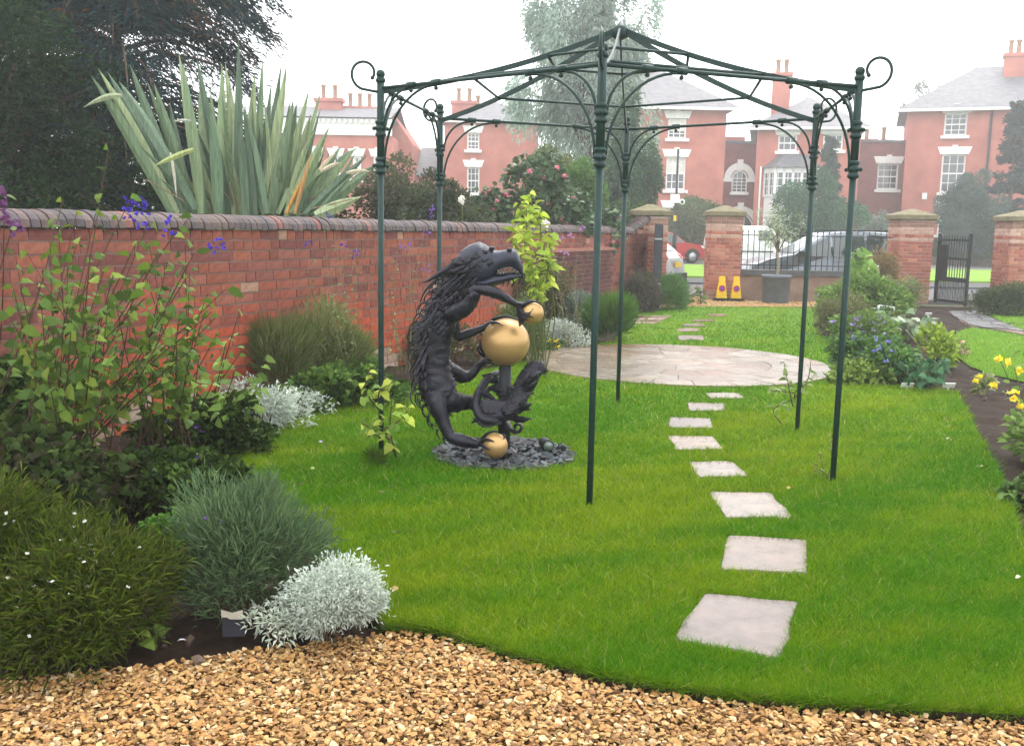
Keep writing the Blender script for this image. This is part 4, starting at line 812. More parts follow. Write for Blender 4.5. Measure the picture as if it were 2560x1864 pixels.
# ================================================================== vehicles
tyre_m = M('tyre', (.02, .02, .02), .85); rim_m = M('alloy', (.35, .36, .38), .35, .8); lamp_red = M('tail_lamp_red', (.45, .02, .02), .15, coat=.5); lamp_clear = M('lamp_clear', (.6, .62, .63), .1, spec=.8); trim_m = M('dark_trim', (.025, .025, .028), .5)
plate_y = M('plate_yellow', (.75, .5, .03), .4); ink_m = M('black_ink', (.01, .01, .01), .6)
def vehicle(name, label, cat, pos, yaw, L, W_, prof, glass_p, wheels, paint, wr=.32, belt=.9, sideglass=(), sill=None, rear=True, plate=None):
    """prof: closed side outline (x forward, z); glass_p: quads of the roof line that are windscreen or rear window"""
    root = thing(name, label, cat, (pos[0], pos[1], pos[2]))
    Rm = Matrix.Rotation(yaw, 4, 'Z'); T = Matrix.Translation(pos) @ Rm
    tp = lambda x, y, z: tuple(T @ Vector((x, y, z)))
    def hw(z, x):      # half width: tumblehome above the belt, rounded towards the ends
        q = W_/2*(1-.16*max(0, z-belt)/.6-.03*max(0, .45-z)/.3); e = abs(x)/(L/2); return q*(1-.16*max(0, e-.72)**1.3/.28**1.3*.6)
    s = MB(); n = len(prof); v = []
    lay = [(-1, 1), (-.86, 0), (.86, 0), (1, 1)]
    for sgn, ed in lay:
        for x, z in prof:
            cx, cz = 0, .8; k = 1 if not ed else .975
            v.append(tp(cx+(x-cx)*k, sgn*hw(z, x), cz+(z-cz)*k))
    f = [tuple(range(n)), tuple(range(3*n, 4*n))[::-1]]+[(a*n+i, a*n+(i+1) % n, (a+1)*n+(i+1) % n, (a+1)*n+i) for a in range(3) for i in range(n)]
    s.add(v, f); me_o = s.build('body', paint, root)
    bmx = bmesh.new(); bmx.from_mesh(me_o.data); bmesh.ops.recalc_face_normals(bmx, faces=bmx.faces); bmx.to_mesh(me_o.data); bmx.free()
    for nm, quad in sideglass:
        for sg in (-1, 1):
            s = MB(); v = [tp(x, sg*(hw(z, x)*(1)+.006), z) for x, z in quad]+[tp(x, sg*(hw(z, x)-.02), z) for x, z in quad]; m = len(quad)
            s.add(v, [tuple(range(m))[::sg], tuple(range(m, 2*m))[::-sg]]+[(i, (i+1) % m, m+(i+1) % m, m+i) for i in range(m)]); s.build('side_window', car_glass, root)
    for nm, (x0, z0), (x1, z1) in glass_p:
        s = MB(); nx, nz = -(z1-z0), (x1-x0); l = math.hypot(nx, nz); nx, nz = nx/l*.012, nz/l*.012
        if nz < 0: nx, nz = -nx, -nz
        v = [tp(x+nx*q, sg*hw(z, x)*.86, z+nz*q) for q in (-1, 1) for x, z in ((x0, z0), (x1, z1)) for sg in (-1, 1)]
        s.add(v, [(0, 1, 3, 2), (4, 6, 7, 5), (0, 4, 5, 1), (2, 3, 7, 6), (0, 2, 6, 4), (1, 5, 7, 3)]); s.build(nm, car_glass, root)
    for wx in wheels:
        for sg in (-1, 1):
            y = sg*(W_/2-.1); s = MB(); c0, c1 = tp(wx, y-.1, wr), tp(wx, y+.1, wr); s.tube([c0, c1], wr, 24); wh = s.build('wheel', tyre_m, root)
            s = MB(); a, b = tp(wx, sg*(W_/2-.01), wr), tp(wx, sg*(W_/2+.012), wr); s.tube([a, b], [wr*.66, wr*.62], 20); q = s.build('rim', rim_m, None); q.parent = wh; q.location = Vector(q.location)-Vector(WL[wh.name])
            s = MB(); aa = [tp(wx+(wr+.05)*cos(t), sg*(W_/2-.012), wr+(wr+.05)*sin(t)) for t in np.linspace(0, pi, 14)]; s.tube(aa, .03, 6); s.build('wheel_arch', trim_m, root)
    return root, tp, hw
silver = M('silver_paint', (.2, .23, .26), .28, .5, coat=.4); white_car = M('white_van_paint', (.75, .76, .76), .3, coat=.5); red_car = M('red_paint', (.45, .015, .03), .25, coat=.6); grey_car = M('grey_paint', (.42, .43, .46), .28, .5, coat=.6)
pf = [(-2.2, .35), (-2.28, .7), (-2.2, 1.05), (-1.95, 1.5), (-1.6, 1.66), (-.6, 1.7), (.15, 1.64), (.55, 1.42), (1.05, 1.08), (1.7, .95), (2.1, .78), (2.26, .55), (2.22, .32), (1.7, .24), (-1.7, .24)]
xc = (8.225, 26.200, 1.114)[0]
car, tp, hw = vehicle('parked_car', 'silver people carrier parked side on behind the black railings', 'car', (xc, 26.2, 0), pi, 4.55, 1.8, pf,
    [('windscreen', (.2, 1.61), (1.02, 1.11)), ('rear_window', (-1.93, 1.49), (-2.17, 1.08))], (-1.35, 1.4), silver,
    sideglass=[('w', [(.98, 1.04), (.5, 1.36), (.12, 1.56), (.08, 1.03)]), ('w', [(.02, 1.03), (.06, 1.57), (-.75, 1.61), (-.8, 1.03)]), ('w', [(-.88, 1.03), (-.83, 1.61), (-1.5, 1.57), (-1.85, 1.2), (-1.8, 1.03)])])
for sg in (-1, 1):
    s = MB(); s.box(tp(.85, sg*.98, 1.1), (.18, .2, .14)); s.build('door_mirror', trim_m, car)
    s = MB(); s.ball(tp(1.98, sg*.7, .78), .13, 12, 8, (1.3, .7, .6)); s.build('headlight', lamp_clear, car)
    for x in (-.1, -.95): s = MB(); s.box(tp(x, sg*.905, .92), (.16, .03, .03)); s.build('door_handle', silver, car)
    s = MB(); s.box(tp(-.1, sg*.86, .36), (2.4, .05, .14)); s.build('side_skirt', trim_m, car)
    s = MB(); s.tube([tp(-1.5, sg*.62, 1.72), tp(.1, sg*.62, 1.7)], .018, 6); s.build('roof_rail', trim_m, car)
pf2 = [(-2.1, .3), (-2.2, .55), (-2.12, .95), (-1.95, 1.1), (-1.55, 1.42), (-1.1, 1.52), (-.2, 1.54), (.3, 1.45), (1.0, 1.0), (1.8, .88), (2.15, .6), (2.1, .28), (1.6, .22), (-1.6, .22)]
q = (4.119, 25.000, 0.385); yaw = radians(155)
car, tp, hw = vehicle('parked_car', 'grey hatchback with yellow rear plate half hidden behind the dark drive gate', 'car', (q[0]-1.98, 25.75, 0), yaw, 4.35, 1.78, pf2,
    [('windscreen', (.32, 1.44), (.98, 1.03)), ('rear_window', (-1.53, 1.41), (-1.93, 1.12))], (-1.3, 1.35), grey_car,
    sideglass=[('w', [(.9, 1.0), (.3, 1.38), (.0, 1.44), (-.02, .98)]), ('w', [(-.1, .98), (-.08, 1.44), (-.95, 1.43), (-1.35, 1.1), (-1.3, .98)])])
for sg in (-1, 1): s = MB(); s.ball(tp(-2.03, sg*.62, .93), .15, 12, 8, (.6, 1, .8)); s.build('tail_light', lamp_red, car)
R3 = Matrix.Rotation(yaw, 3, 'Z')
s = MB(); s.box(tp(-2.2, 0, .78), (.02, .52, .12), M3=R3); s.build('number_plate', plate_y, car)
s = MB(); s.box(tp(-2.18, 0, .42), (.12, 1.5, .28), M3=R3); s.build('rear_bumper', trim_m, car)
s = MB(); s.box(tp(-2.13, 0, .9), (.06, .9, .05), M3=R3); s.build('tailgate_trim', lamp_clear, car)
pf3 = [(-2.1, .3), (-2.15, .9), (-2.05, 1.6), (-1.9, 1.8), (.5, 1.84), (.9, 1.7), (1.4, 1.15), (2.0, .95), (2.2, .6), (2.15, .3), (1.6, .22), (-1.6, .22)]
q = (11.451, 48.000, 0.644); van, tp, hw = vehicle('parked_van', 'small white van parked beyond the verge, behind the railings', 'van', (q[0], 48, .11), 0, 4.4, 1.75, pf3,
    [('windscreen', (.88, 1.69), (1.38, 1.18))], (-1.35, 1.35), white_car, sideglass=[('w', [(1.2, 1.16), (.82, 1.6), (.2, 1.62), (.2, 1.14)])])
for sg in (-1, 1): s = MB(); s.box(tp(-2.13, sg*.78, 1.0), (.05, .12, .45)); s.build('tail_light', lamp_red, van)
s = MB(); s.box(tp(-.6, -.885, .62), (3.0, .03, .06)); s.build('side_strip', trim_m, van)
q = (6.959, 47.000, 0.588); car, tp, hw = vehicle('parked_car', 'red hatchback parked far beyond the verge, seen past the drive gate', 'car', (q[0], 47.5, .11), radians(20), 4.1, 1.75, pf2,
    [('windscreen', (.32, 1.44), (.98, 1.03)), ('rear_window', (-1.53, 1.41), (-1.93, 1.12))], (-1.3, 1.35), red_car,
    sideglass=[('w', [(.9, 1.0), (.3, 1.38), (.0, 1.44), (-.02, .98)]), ('w', [(-.1, .98), (-.08, 1.44), (-.95, 1.43), (-1.35, 1.1), (-1.3, .98)])])
for sg in (-1, 1): s = MB(); s.ball(tp(1.98, sg*.62, .7), .13, 10, 8); s.build('headlight', lamp_clear, car)
q = (25.230, 49.000, 0.354); car, tp, hw = vehicle('parked_car', 'grey car at the right edge, mostly hidden by the last gate pillar', 'car', (q[0]+1.9, 48.5, .11), pi, 4.2, 1.75, pf2,
    [('windscreen', (.32, 1.44), (.98, 1.03))], (-1.3, 1.35), grey_car, sideglass=[('w', [(.9, 1.0), (.3, 1.38), (.0, 1.44), (-.02, .98)])])
for sg in (-1, 1): s = MB(); s.ball(tp(1.98, sg*.62, .7), .13, 10, 8); s.build('headlight', lamp_clear, car)
# sign post on the far verge
p0 = (7.364, 45.500, 1.044); X, Y = p0[0], 45.5
t = thing('sign_post', 'tall dark lamp post carrying a white notice and a small round sign beyond the verge', 'sign post', (X, Y, .1))
s = MB(); zt = (7.288, 45.500, 5.312)[2]; s.tube([(X, Y, .1), (X, Y, 1.4), (X, Y, 1.45), (X, Y, zt)], [.11, .1, .065, .05], 10); s.build('post', black_iron, t)
a, b = (7.085, 45.400, 2.901), (7.501, 45.400, 3.294); s = MB(); s.box(((a[0]+b[0])/2, 45.4, (a[2]+b[2])/2), (b[0]-a[0], .03, b[2]-a[2])); s.build('notice_board', white_paint, t)
c = (7.619, 45.400, 2.951); s = MB(); s.tube([(c[0], 45.4, c[2]), (c[0], 45.36, c[2])], .13, 18); s.build('round_sign', white_paint, t); s = MB(); s.tube([(c[0], 45.36, c[2]), (c[0], 45.35, c[2])], .07, 14); s.build('round_symbol', ink_m, t)
c = (7.320, 45.400, 2.213); s = MB(); s.box((c[0], 45.38, c[2]), (.13, .03, .26)); s.build('yellow_plate', plate_y, t)

# ================================================================== houses across the road
def wall_holes(s, x0, x1, z0, z1, y, holes, th=.25):
    xs = sorted({x0, x1, *[h[0] for h in holes], *[h[1] for h in holes]}); zs = sorted({z0, z1, *[h[2] for h in holes], *[h[3] for h in holes]})
    for i in range(len(xs)-1):
        for j in range(len(zs)-1):
            cx, cz = (xs[i]+xs[i+1])/2, (zs[j]+zs[j+1])/2
            if any(h[0] < cx < h[1] and h[2] < cz < h[3] for h in holes): continue
            s.add([(xs[i], y, zs[j]), (xs[i+1], y, zs[j]), (xs[i+1], y, zs[j+1]), (xs[i], y, zs[j+1])], [(0, 1, 2, 3)])
    for h in holes:
        for a, b in (((h[0], h[2]), (h[1], h[2])), ((h[1], h[2]), (h[1], h[3])), ((h[1], h[3]), (h[0], h[3])), ((h[0], h[3]), (h[0], h[2]))):
            s.add([(a[0], y, a[1]), (b[0], y, b[1]), (b[0], y+th, b[1]), (a[0], y+th, a[1])], [(3, 2, 1, 0)])
def window(root, x0, x1, z0, z1, y, cols=3, rows=4, lintel=True, blind=0, arch=False):
    W_, H_ = x1-x0, z1-z0; s = MB(); fw_ = .09; yy = y+.14
    for c, d in (((x0+fw_/2, yy, (z0+z1)/2), (fw_, .08, H_)), ((x1-fw_/2, yy, (z0+z1)/2), (fw_, .08, H_)), (((x0+x1)/2, yy, z0+fw_/2), (W_-2*fw_, .08, fw_)), (((x0+x1)/2, yy, z1-fw_/2), (W_-2*fw_, .08, fw_))): s.box(c, d)
    w_ = s.build('window', white_paint, root)
    def sub(nm, m, mb): q = mb.build(nm, m, None); q.parent = w_; q.location = Vector(q.location)-Vector(WL[w_.name]); return q
    s = MB(); s.box(((x0+x1)/2, yy+.03, (z0+z1)/2), (W_-2*fw_, .012, H_-2*fw_)); sub('pane', pane_m, s)
    for i in range(1, cols): s = MB(); s.box((x0+W_*i/cols, yy, (z0+z1)/2), (.038, .04, H_-2*fw_)); sub('glazing_bar', white_paint, s)
    for j in range(1, rows): s = MB(); s.box(((x0+x1)/2, yy-.003, z0+H_*j/rows), (W_-2*fw_, .04, .075 if j*2 == rows else .036)); sub('glazing_bar', white_paint, s)
    if blind: s = MB(); s.box(((x0+x1)/2, yy+.012, z1-fw_-H_*blind/2), (W_-2*fw_-.02, .01, H_*blind)); sub('blind', blind_m, s)
    s = MB(); s.box(((x0+x1)/2, y-.05, z0-.09), (W_+.3, .22, .17)); sub('sill', white_paint, s)
    if lintel:
        s = MB(); v = [(x0-.12, y-.04, z1), (x1+.12, y-.04, z1), (x1+.28, y-.04, z1+.42), (x0-.28, y-.04, z1+.42)]; v += [(p[0], y+.1, p[2]) for p in v]; s.add(v, [(0, 1, 2, 3), (7, 6, 5, 4), (0, 4, 5, 1), (2, 6, 7, 3), (1, 5, 6, 2), (0, 3, 7, 4)])
        s.box(((x0+x1)/2, y-.06, z1+.26), (.28, .1, .5)); sub('lintel', white_paint, s)
    return w_
def hip_roof(root, x0, x1, y0, y1, z, h, ov=.45, ridge=None, nm='roof', inset=None):
    x0 -= ov; x1 += ov; y0 -= ov; y1 += ov; i = inset if inset is not None else min((x1-x0), (y1-y0))/2*.98; ym = (y0+y1)/2
    s = MB(); s.add([(x0, y0, z), (x1, y0, z), (x1, y1, z), (x0, y1, z), (x0+i, ym, z+h), (x1-i, ym, z+h)], [(0, 1, 5, 4), (1, 2, 5), (2, 3, 4, 5), (3, 0, 4), (3, 2, 1, 0)]); s.build(nm, roof_slate, root)
    s = MB(); s.box(((x0+x1)/2, y0+.02, z-.1), (x1-x0, .12, .16)); s.build('gutter', white_paint, root)
def chimney(root, x, y, z0, z1, w_, d, pots=3, m=house_brick):
    s = MB(); s.box((x, y, (z0+z1)/2), (w_, d, z1-z0)); s.box((x, y, z1-.1), (w_+.18, d+.18, .2)); ch = s.build('chimney', m, root)
    for i in range(pots):
        s = MB(); px_ = x+(i-(pots-1)/2)*w_/max(pots, 1)*.9; s.lathe((px_, y, z1), [(.16, 0), (.13, .1), (.12, .65), (.16, .68), (.15, .8)], 10); q = s.build('chimney_pot', clay_m, None); q.parent = ch; q.location = Vector(q.location)-Vector(WL[ch.name])
def shell(root, x0, x1, y0, y1, z1, holes, m, nm='wall'):
    s = MB(); wall_holes(s, x0, x1, 0, z1, y0, holes); s.add([(x0, y0, 0), (x0, y1, 0), (x0, y1, z1), (x0, y0, z1), (x1, y0, 0), (x1, y1, 0), (x1, y1, z1), (x1, y0, z1)], [(0, 3, 2, 1), (4, 5, 6, 7), (1, 2, 6, 5)]); return s.build(nm, m, root)
def wq(a, b, y): return (a[0], b[0], b[2], a[2])    # upper-left and lower-right corner points -> hole
HY = 58.0
# right house
t = thing('brick_house', 'tall pink red brick house with hipped roof and chimney at the right edge', 'house', tuple(np.array((22.528, 58.000, 4.769))*np.array([1, 1, 0]))); t.rotation_euler.z = radians(-20)
x0 = (22.528, 58.000, 4.769)[0]; x1 = (33.529, 58.000, 4.963)[0]; ez = (24.565, 58.000, 8.734)[2]
h1 = wq((24.478, 58.000, 8.531), (25.675, 58.000, 7.283), HY); h2 = wq((24.508, 58.000, 6.242), (25.759, 58.000, 4.103), HY); h3 = wq((24.536, 58.000, 3.304), (25.723, 58.000, 1.708), HY)
h4 = (h1[0]+5.0, h1[1]+5.0, h1[2], h1[3]); h5 = (h2[0]+5.0, h2[1]+5.0, h2[2], h2[3])
shell(t, x0, x1, HY, HY+9, ez, [h1, h2, h3, h4, h5], house_brick)
window(t, *h1, HY); window(t, *h2, HY, rows=4); window(t, *h3, HY, rows=2); window(t, *h4, HY); window(t, *h5, HY)
hip_roof(t, x0, x1, HY, HY+9, ez+.05, 2.9, .5, inset=4.2); cz = (28.347, 61.000, 12.206); chimney(t, cz[0], 61.5, ez+.8, cz[2], 1.4, .9)
s = MB(); X = (26.877, 58.000, 4.846)[0]; s.tube([(X, HY-.1, .1), (X, HY-.1, ez-.1)], .06, 6); s.build('drain_pipe', trim_m, t)
a = (23.726, 58.000, 3.886); s = MB(); s.box((a[0], HY-.1, a[2]), (.26, .16, .36)); s.build('alarm_box', white_paint, t)
# link with one tall window
t = thing('link_building', 'lower set back brick link with one tall window, left of the right house', 'house', tuple(np.array((22.262, 60.000, 0.547))*np.array([1, 1, 0])))
t.rotation_euler.z = radians(-6)
y = 59.5; x0 = (20.046, 59.500, 4.797)[0]; x1 = (23.380, 59.500, 4.855)[0]; ez = (21.605, 59.500, 7.060)[2]; h = wq((21.614, 59.500, 5.827), (22.828, 59.500, 4.316), y)
shell(t, x0, x1, y, y+6, ez, [h], dark_brick); window(t, *h, y, rows=4); s = MB(); s.box(((x0+x1)/2, y+3, ez+.05), (x1-x0, 6.2, .14)); s.build('parapet', roof_slate, t)
a = (21.673, 62.000, 7.329); chimney(t, a[0], 63, ez, a[2]+.2, 1.0, .7, 1); chimney(t, a[0]+1.1, 63.3, ez, a[2]+.2, .8, .7, 1)
# bay house
t = thing('brick_house', 'red brick house with a white bay window and a single tall chimney stack', 'house', tuple(np.array((13.664, 57.000, 4.564))*np.array([1, 1, 0]))); t.rotation_euler.z = radians(-14)
y = 57.0; x0 = (13.664, 57.000, 4.564)[0]; x1 = (19.255, 57.000, 4.663)[0]; ez = (16.298, 57.000, 7.478)[2]
h1 = wq((14.834, 57.000, 7.103), (15.861, 57.000, 6.218), y); h2 = wq((17.266, 57.000, 7.145), (18.324, 57.000, 6.262), y)
shell(t, x0, x1, y, y+9, ez, [h1, h2], house_brick); window(t, *h1, y, rows=2); window(t, *h2, y, rows=2); hip_roof(t, x0, x1, y, y+9, ez+.05, 2.2, .45, inset=3.3)
a = (14.879, 60.000, 10.903); chimney(t, a[0], 60, ez-.6, a[2], 1.05, .9, 2)
bx0, bx1 = (14.224, 57.000, 3.303)[0], (17.223, 57.000, 3.356)[0]; bz0, bz1 = .2, (15.404, 57.000, 5.253)[2]; cxm = (bx0+bx1)/2
foot = [(bx0, y), (bx0+.55, y-1.1), (bx1-.55, y-1.1), (bx1, y)]
s = MB(); s.prism(foot, bz0-.2, (15.497, 57.000, 3.657)[2]); s.build('bay_base', white_paint, t)
zb0 = (15.497, 57.000, 3.657)[2]; s = MB()
for (ax_, ay_), (bx_, by_) in zip(foot[:-1], foot[1:]):
    dv = np.array([bx_-ax_, by_-ay_]); l = np.hypot(*dv); an = math.atan2(dv[1], dv[0])
    for z in (zb0+.05, bz1-.15): s.box(((ax_+bx_)/2, (ay_+by_)/2, z), (l, .14, .3 if z > 2 and z == bz1-.15 else .14), an)
    for q in ([0, .5, 1] if l < 1.6 else [0, .25, .5, .75, 1]): s.box((ax_+dv[0]*q, ay_+dv[1]*q, (zb0+bz1)/2), (.14, .14, bz1-zb0), an)
s.build('bay_frame', white_paint, t)
s = MB()
for (ax_, ay_), (bx_, by_) in zip(foot[:-1], foot[1:]):
    dv = np.array([bx_-ax_, by_-ay_]); l = np.hypot(*dv); an = math.atan2(dv[1], dv[0]); s.box(((ax_+bx_)/2, (ay_+by_)/2+.02, (zb0+bz1)/2), (l-.1, .02, bz1-zb0-.2), an)
s.build('bay_pane', pane_m, t)
s = MB()
for (ax_, ay_), (bx_, by_) in zip(foot[:-1], foot[1:]):
    dv = np.array([bx_-ax_, by_-ay_]); l = np.hypot(*dv); an = math.atan2(dv[1], dv[0])
    for q in (.35, .62): s.box(((ax_+bx_)/2, (ay_+by_)/2-.005, zb0+(bz1-zb0)*q), (l, .045, .04), an)
    for q in (np.arange(.08, 1, .14) if l > 1.6 else (.25, .75)): s.box((ax_+dv[0]*q, ay_+dv[1]*q-.004, (zb0+bz1)/2), (.036, .045, bz1-zb0-.1), an)
s.build('glazing_bars', white_paint, t)
s = MB(); n = 4; top = [(bx0-.2, y+.0), (bx0+.45, y-1.35), (bx1-.45, y-1.35), (bx1+.2, y)]; in_ = [(bx0+.7, y), (bx0+1.0, y-.35), (bx1-1.0, y-.35), (bx1-.7, y)]
s.add([(p[0], p[1], bz1) for p in top]+[(p[0], p[1], bz1+.75) for p in in_], [(i, (i+1) % 4, 4+(i+1) % 4, 4+i) for i in range(3)]+[(4, 5, 6, 7), (3, 2, 1, 0)]); s.build('bay_roof', roof_slate, t)
s = MB(); s.tube([(bx0-.25, y-.1, .1), (bx0-.25, y-.1, bz1+.1)], .05, 6); s.build('drain_pipe', white_paint, t)
# link with the arched window
t = thing('link_building', 'dark red brick link with a round arched window and arched doorway', 'house', tuple(np.array((13.401, 59.000, 0.413))*np.array([1, 1, 0])))
y = 58.6; x0 = (11.848, 58.600, 4.609)[0]; x1 = (14.127, 58.600, 4.649)[0]; ez = (12.851, 58.600, 6.777)[2]; h = wq((12.670, 58.600, 5.663), (13.527, 58.600, 3.960), y)
shell(t, x0, x1, y, y+6, ez, [], dark_brick); s = MB(); s.box(((x0+x1)/2, y+3, ez+.05), (x1-x0+.02, 6.2, .14)); s.build('parapet', roof_slate, t)
def arch_win(cx, z0, zs, r, rows):
    s = MB(); pts = [(cx-r, z0), (cx+r, z0)]+[(cx+r*cos(a), zs+r*sin(a)) for a in np.linspace(0, pi, 13)]
    v = [(x, y-.03, z) for x, z in pts]; s.add(v, [tuple(range(len(v)))]); w_ = s.build('window', pane_m, t)
    def sub(nm, mb, m=white_paint): q = mb.build(nm, m, None); q.parent = w_; q.location = Vector(q.location)-Vector(WL[w_.name])
    s = MB(); s.tube([(x, y-.05, z) for x, z in pts+[pts[0]]], .05, 6); sub('frame', s)
    s = MB(); n = 13; v = []
    for rr in (r+.1, r+.48):
        for a in np.linspace(0, pi, n): v.append((cx+rr*cos(a), y-.06, zs+rr*sin(a)))
    s.add(v, [(i, i+1, n+i+1, n+i) for i in range(n-1)]); s.box((cx, y-.07, zs+r+.36), (.34, .1, .62))
    for q in (-1, 1): s.box((cx+q*(r+.3), y-.07, zs-.1), (.5, .1, .2))
    sub('arch_surround', s)
    for q in (-.33, .33): s = MB(); s.box((cx+q*r, y-.05, (z0+zs+r*.8)/2), (.035, .03, zs+r*.8-z0)); sub('glazing_bar', s)
    for j in range(1, rows): s = MB(); s.box((cx, y-.053, z0+(zs-z0)*j/(rows-1)), (2*r, .03, .035)); sub('glazing_bar', s)
    s = MB(); s.box((cx, y-.1, z0-.08), (2*r+.25, .2, .16)); sub('sill', s)
a, b = (12.716, 58.600, 4.754), (13.553, 58.600, 3.960); arch_win((a[0]+b[0])/2, b[2], a[2], (b[0]-a[0])/2, 5)
a = (13.281, 58.600, 2.538); arch_win(a[0], .6, a[2]-.6, .75, 3)
# left-of-centre brick house with hipped roof
t = thing('brick_house', 'orange red brick house behind the tall pale tree, tall sash windows above a sign post', 'house', tuple(np.array((9.595, 58.000, 0.369))*np.array([1, 1, 0])))
y = 57.0; x0 = (3.840, 57.000, 4.391)[0]; x1 = (11.886, 57.000, 4.533)[0]; ez = (9.086, 57.000, 8.497)[2]
h1 = wq((8.598, 57.000, 7.941), (9.644, 57.000, 6.836), y); h2 = wq((8.583, 57.000, 5.813), (9.692, 57.000, 3.961), y); h3 = wq((8.596, 57.000, 2.948), (9.657, 57.000, 1.170), y)
d_ = 5.2; hs_ = [h1, h2, h3]+[(q[0]-d_, q[1]-d_, q[2], q[3]) for q in (h1, h2, h3)]
shell(t, x0, x1, y, y+9, ez, hs_, house_brick); window(t, *h1, y, blind=.55); window(t, *h2, y, blind=.45); window(t, *h3, y, rows=4, blind=.2)
for q in hs_[3:]: window(t, *q, y)
hip_roof(t, x0, x1, y, y+9, ez+.05, 3.0, .6, inset=4.4); a = (7.353, 60.000, 10.513); chimney(t, a[0], 61, ez+.5, a[2]+.6, 1.5, .9)
x2 = (13.768, 61.000, 4.757)[0]; s = MB(); s.box(((x1+x2)/2, y+6.4, (12.539, 61.000, 7.296)[2]/2), (x2-x1, 6.0, (12.539, 61.000, 7.296)[2])); s.build('rear_wing', house_brick, t)
s = MB(); s.add([(x1, y+3, ez-1.5), (x2+.3, y+3, ez-2.4), (x2+.3, y+8.8, ez-2.4), (x1, y+8.8, ez-1.5), (x1, y+3, ez-1.3), (x2+.3, y+3, ez-2.2), (x2+.3, y+8.8, ez-2.2), (x1, y+8.8, ez-1.3)], [(0, 1, 5, 4), (4, 5, 6, 7), (1, 2, 6, 5), (3, 2, 1, 0)]); s.build('rear_roof', roof_slate, t)
# house seen left of the tall tree
t = thing('brick_house', 'pink brick house end with one sash window seen left of the tall pale tree', 'house', tuple(np.array((-2.698, 60.000, 0.101))*np.array([1, 1, 0])))
y = 60.0; x0 = (-4.297, 60.000, 4.390)[0]; x1 = (1.327, 60.000, 4.489)[0]; ez = (-2.788, 60.000, 7.910)[2]; h = wq((-2.942, 60.000, 7.224), (-2.201, 60.000, 6.234), y); h2 = wq((-2.920, 60.000, 5.214), (-2.167, 60.000, 3.625), y)
shell(t, x0, x1, y, y+8, ez, [h, h2], house_brick); window(t, *h, y, rows=4); window(t, *h2, y, rows=4); hip_roof(t, x0, x1, y, y+8, ez+.05, 1.6, .3, inset=3)
a = (-3.285, 62.000, 9.411); chimney(t, a[0], 63, ez+.2, a[2], 1.5, .8, 2); a = (-2.448, 62.000, 9.048); chimney(t, a[0], 63.5, ez+.2, a[2], .9, .8, 1)
# terrace far left with white frieze and gable
t = thing('terrace_house', 'pale red terrace with white eaves frieze and paired chimneys seen beyond the sword leaved plant', 'house', tuple(np.array((-9.697, 56.000, 0.073))*np.array([1, 1, 0])))
y = 56.0; x0 = (-14.744, 56.000, 4.014)[0]; x1 = (-6.928, 56.000, 4.152)[0]; ez = (-9.146, 56.000, 6.589)[2]
hs_ = []; shell(t, x0, x1, y, y+8, ez, hs_, house_brick)
s = MB(); s.box(((x0+x1)/2, y-.08, ez+.45), (x1-x0, .2, .9))
for i in range(26): s.box((x0+(i+.5)*(x1-x0)/26, y-.24, ez+.75), (.14, .2, .2))
s.build('eaves_frieze', white_paint, t)
s = MB(); s.add([(x0, y-.4, ez+.95), (x1, y-.4, ez+.95), (x1, y+4, ez+2.0), (x0, y+4, ez+2.0), (x1, y+8, ez+.95), (x0, y+8, ez+.95)], [(0, 1, 2, 3), (3, 2, 4, 5), (0, 5, 4, 1)]); s.build('roof', roof_slate, t)
a = (-10.965, 58.000, 8.920); chimney(t, a[0], 59, ez+1.1, a[2], 1.5, .9, 2); a = (-9.332, 58.000, 8.596); chimney(t, a[0], 60, ez+1.1, a[2], 1.9, .8, 3)
for i, x in enumerate((700, 745, 790, 835)):
    b = wq((-11.428, 56.000, 5.439), (-10.986, 56.000, 4.205), y); dx = (x-700)/2170*56; window(t, b[0]+dx, b[1]+dx, b[2], b[3], y-.18, rows=4)
t = thing('gabled_house', 'low grey roofed house with a sloping brick gable between the terrace and the tall tree', 'house', tuple(np.array((-5.910, 62.000, -0.005))*np.array([1, 1, 0])))
y = 59.0; g0, g1, g2 = (-7.352, 59.000, 8.266), (-6.129, 59.000, 6.451), (-7.352, 59.000, 6.430)
s = MB(); xa, xb = (-8.181, 59.000, 4.273)[0], g1[0]; v = [(xa, y, 0), (xb, y, 0), (xb, y, g1[2]), (g0[0], y, g0[2]), (xa, y, g0[2])]; v += [(p[0], y+7, p[2]) for p in v]; s.add(v, [(0, 1, 2, 3, 4), (9, 8, 7, 6, 5)]+[(i, 5+i, 5+(i+1) % 5, (i+1) % 5) for i in range(5)]); s.build('gable_wall', house_brick, t)
xc_ = (-4.244, 62.000, 4.486)[0]; zr = (-5.938, 62.000, 6.707)[2]; s = MB(); s.add([(xb, 61, zr-2), (xc_, 61, zr-2), (xc_, 65, zr), (xb, 65, zr), (xb, 69, zr-2), (xc_, 69, zr-2)], [(0, 1, 2, 3), (3, 2, 5, 4), (0, 3, 4), (1, 5, 2), (0, 4, 5, 1)]); s.build('roof', roof_slate, t)
s = MB(); s.box(((xb+xc_)/2, 65, (zr-2)/2), (xc_-xb-.1, 7.4, zr-2)); s.build('wall', house_brick, t)
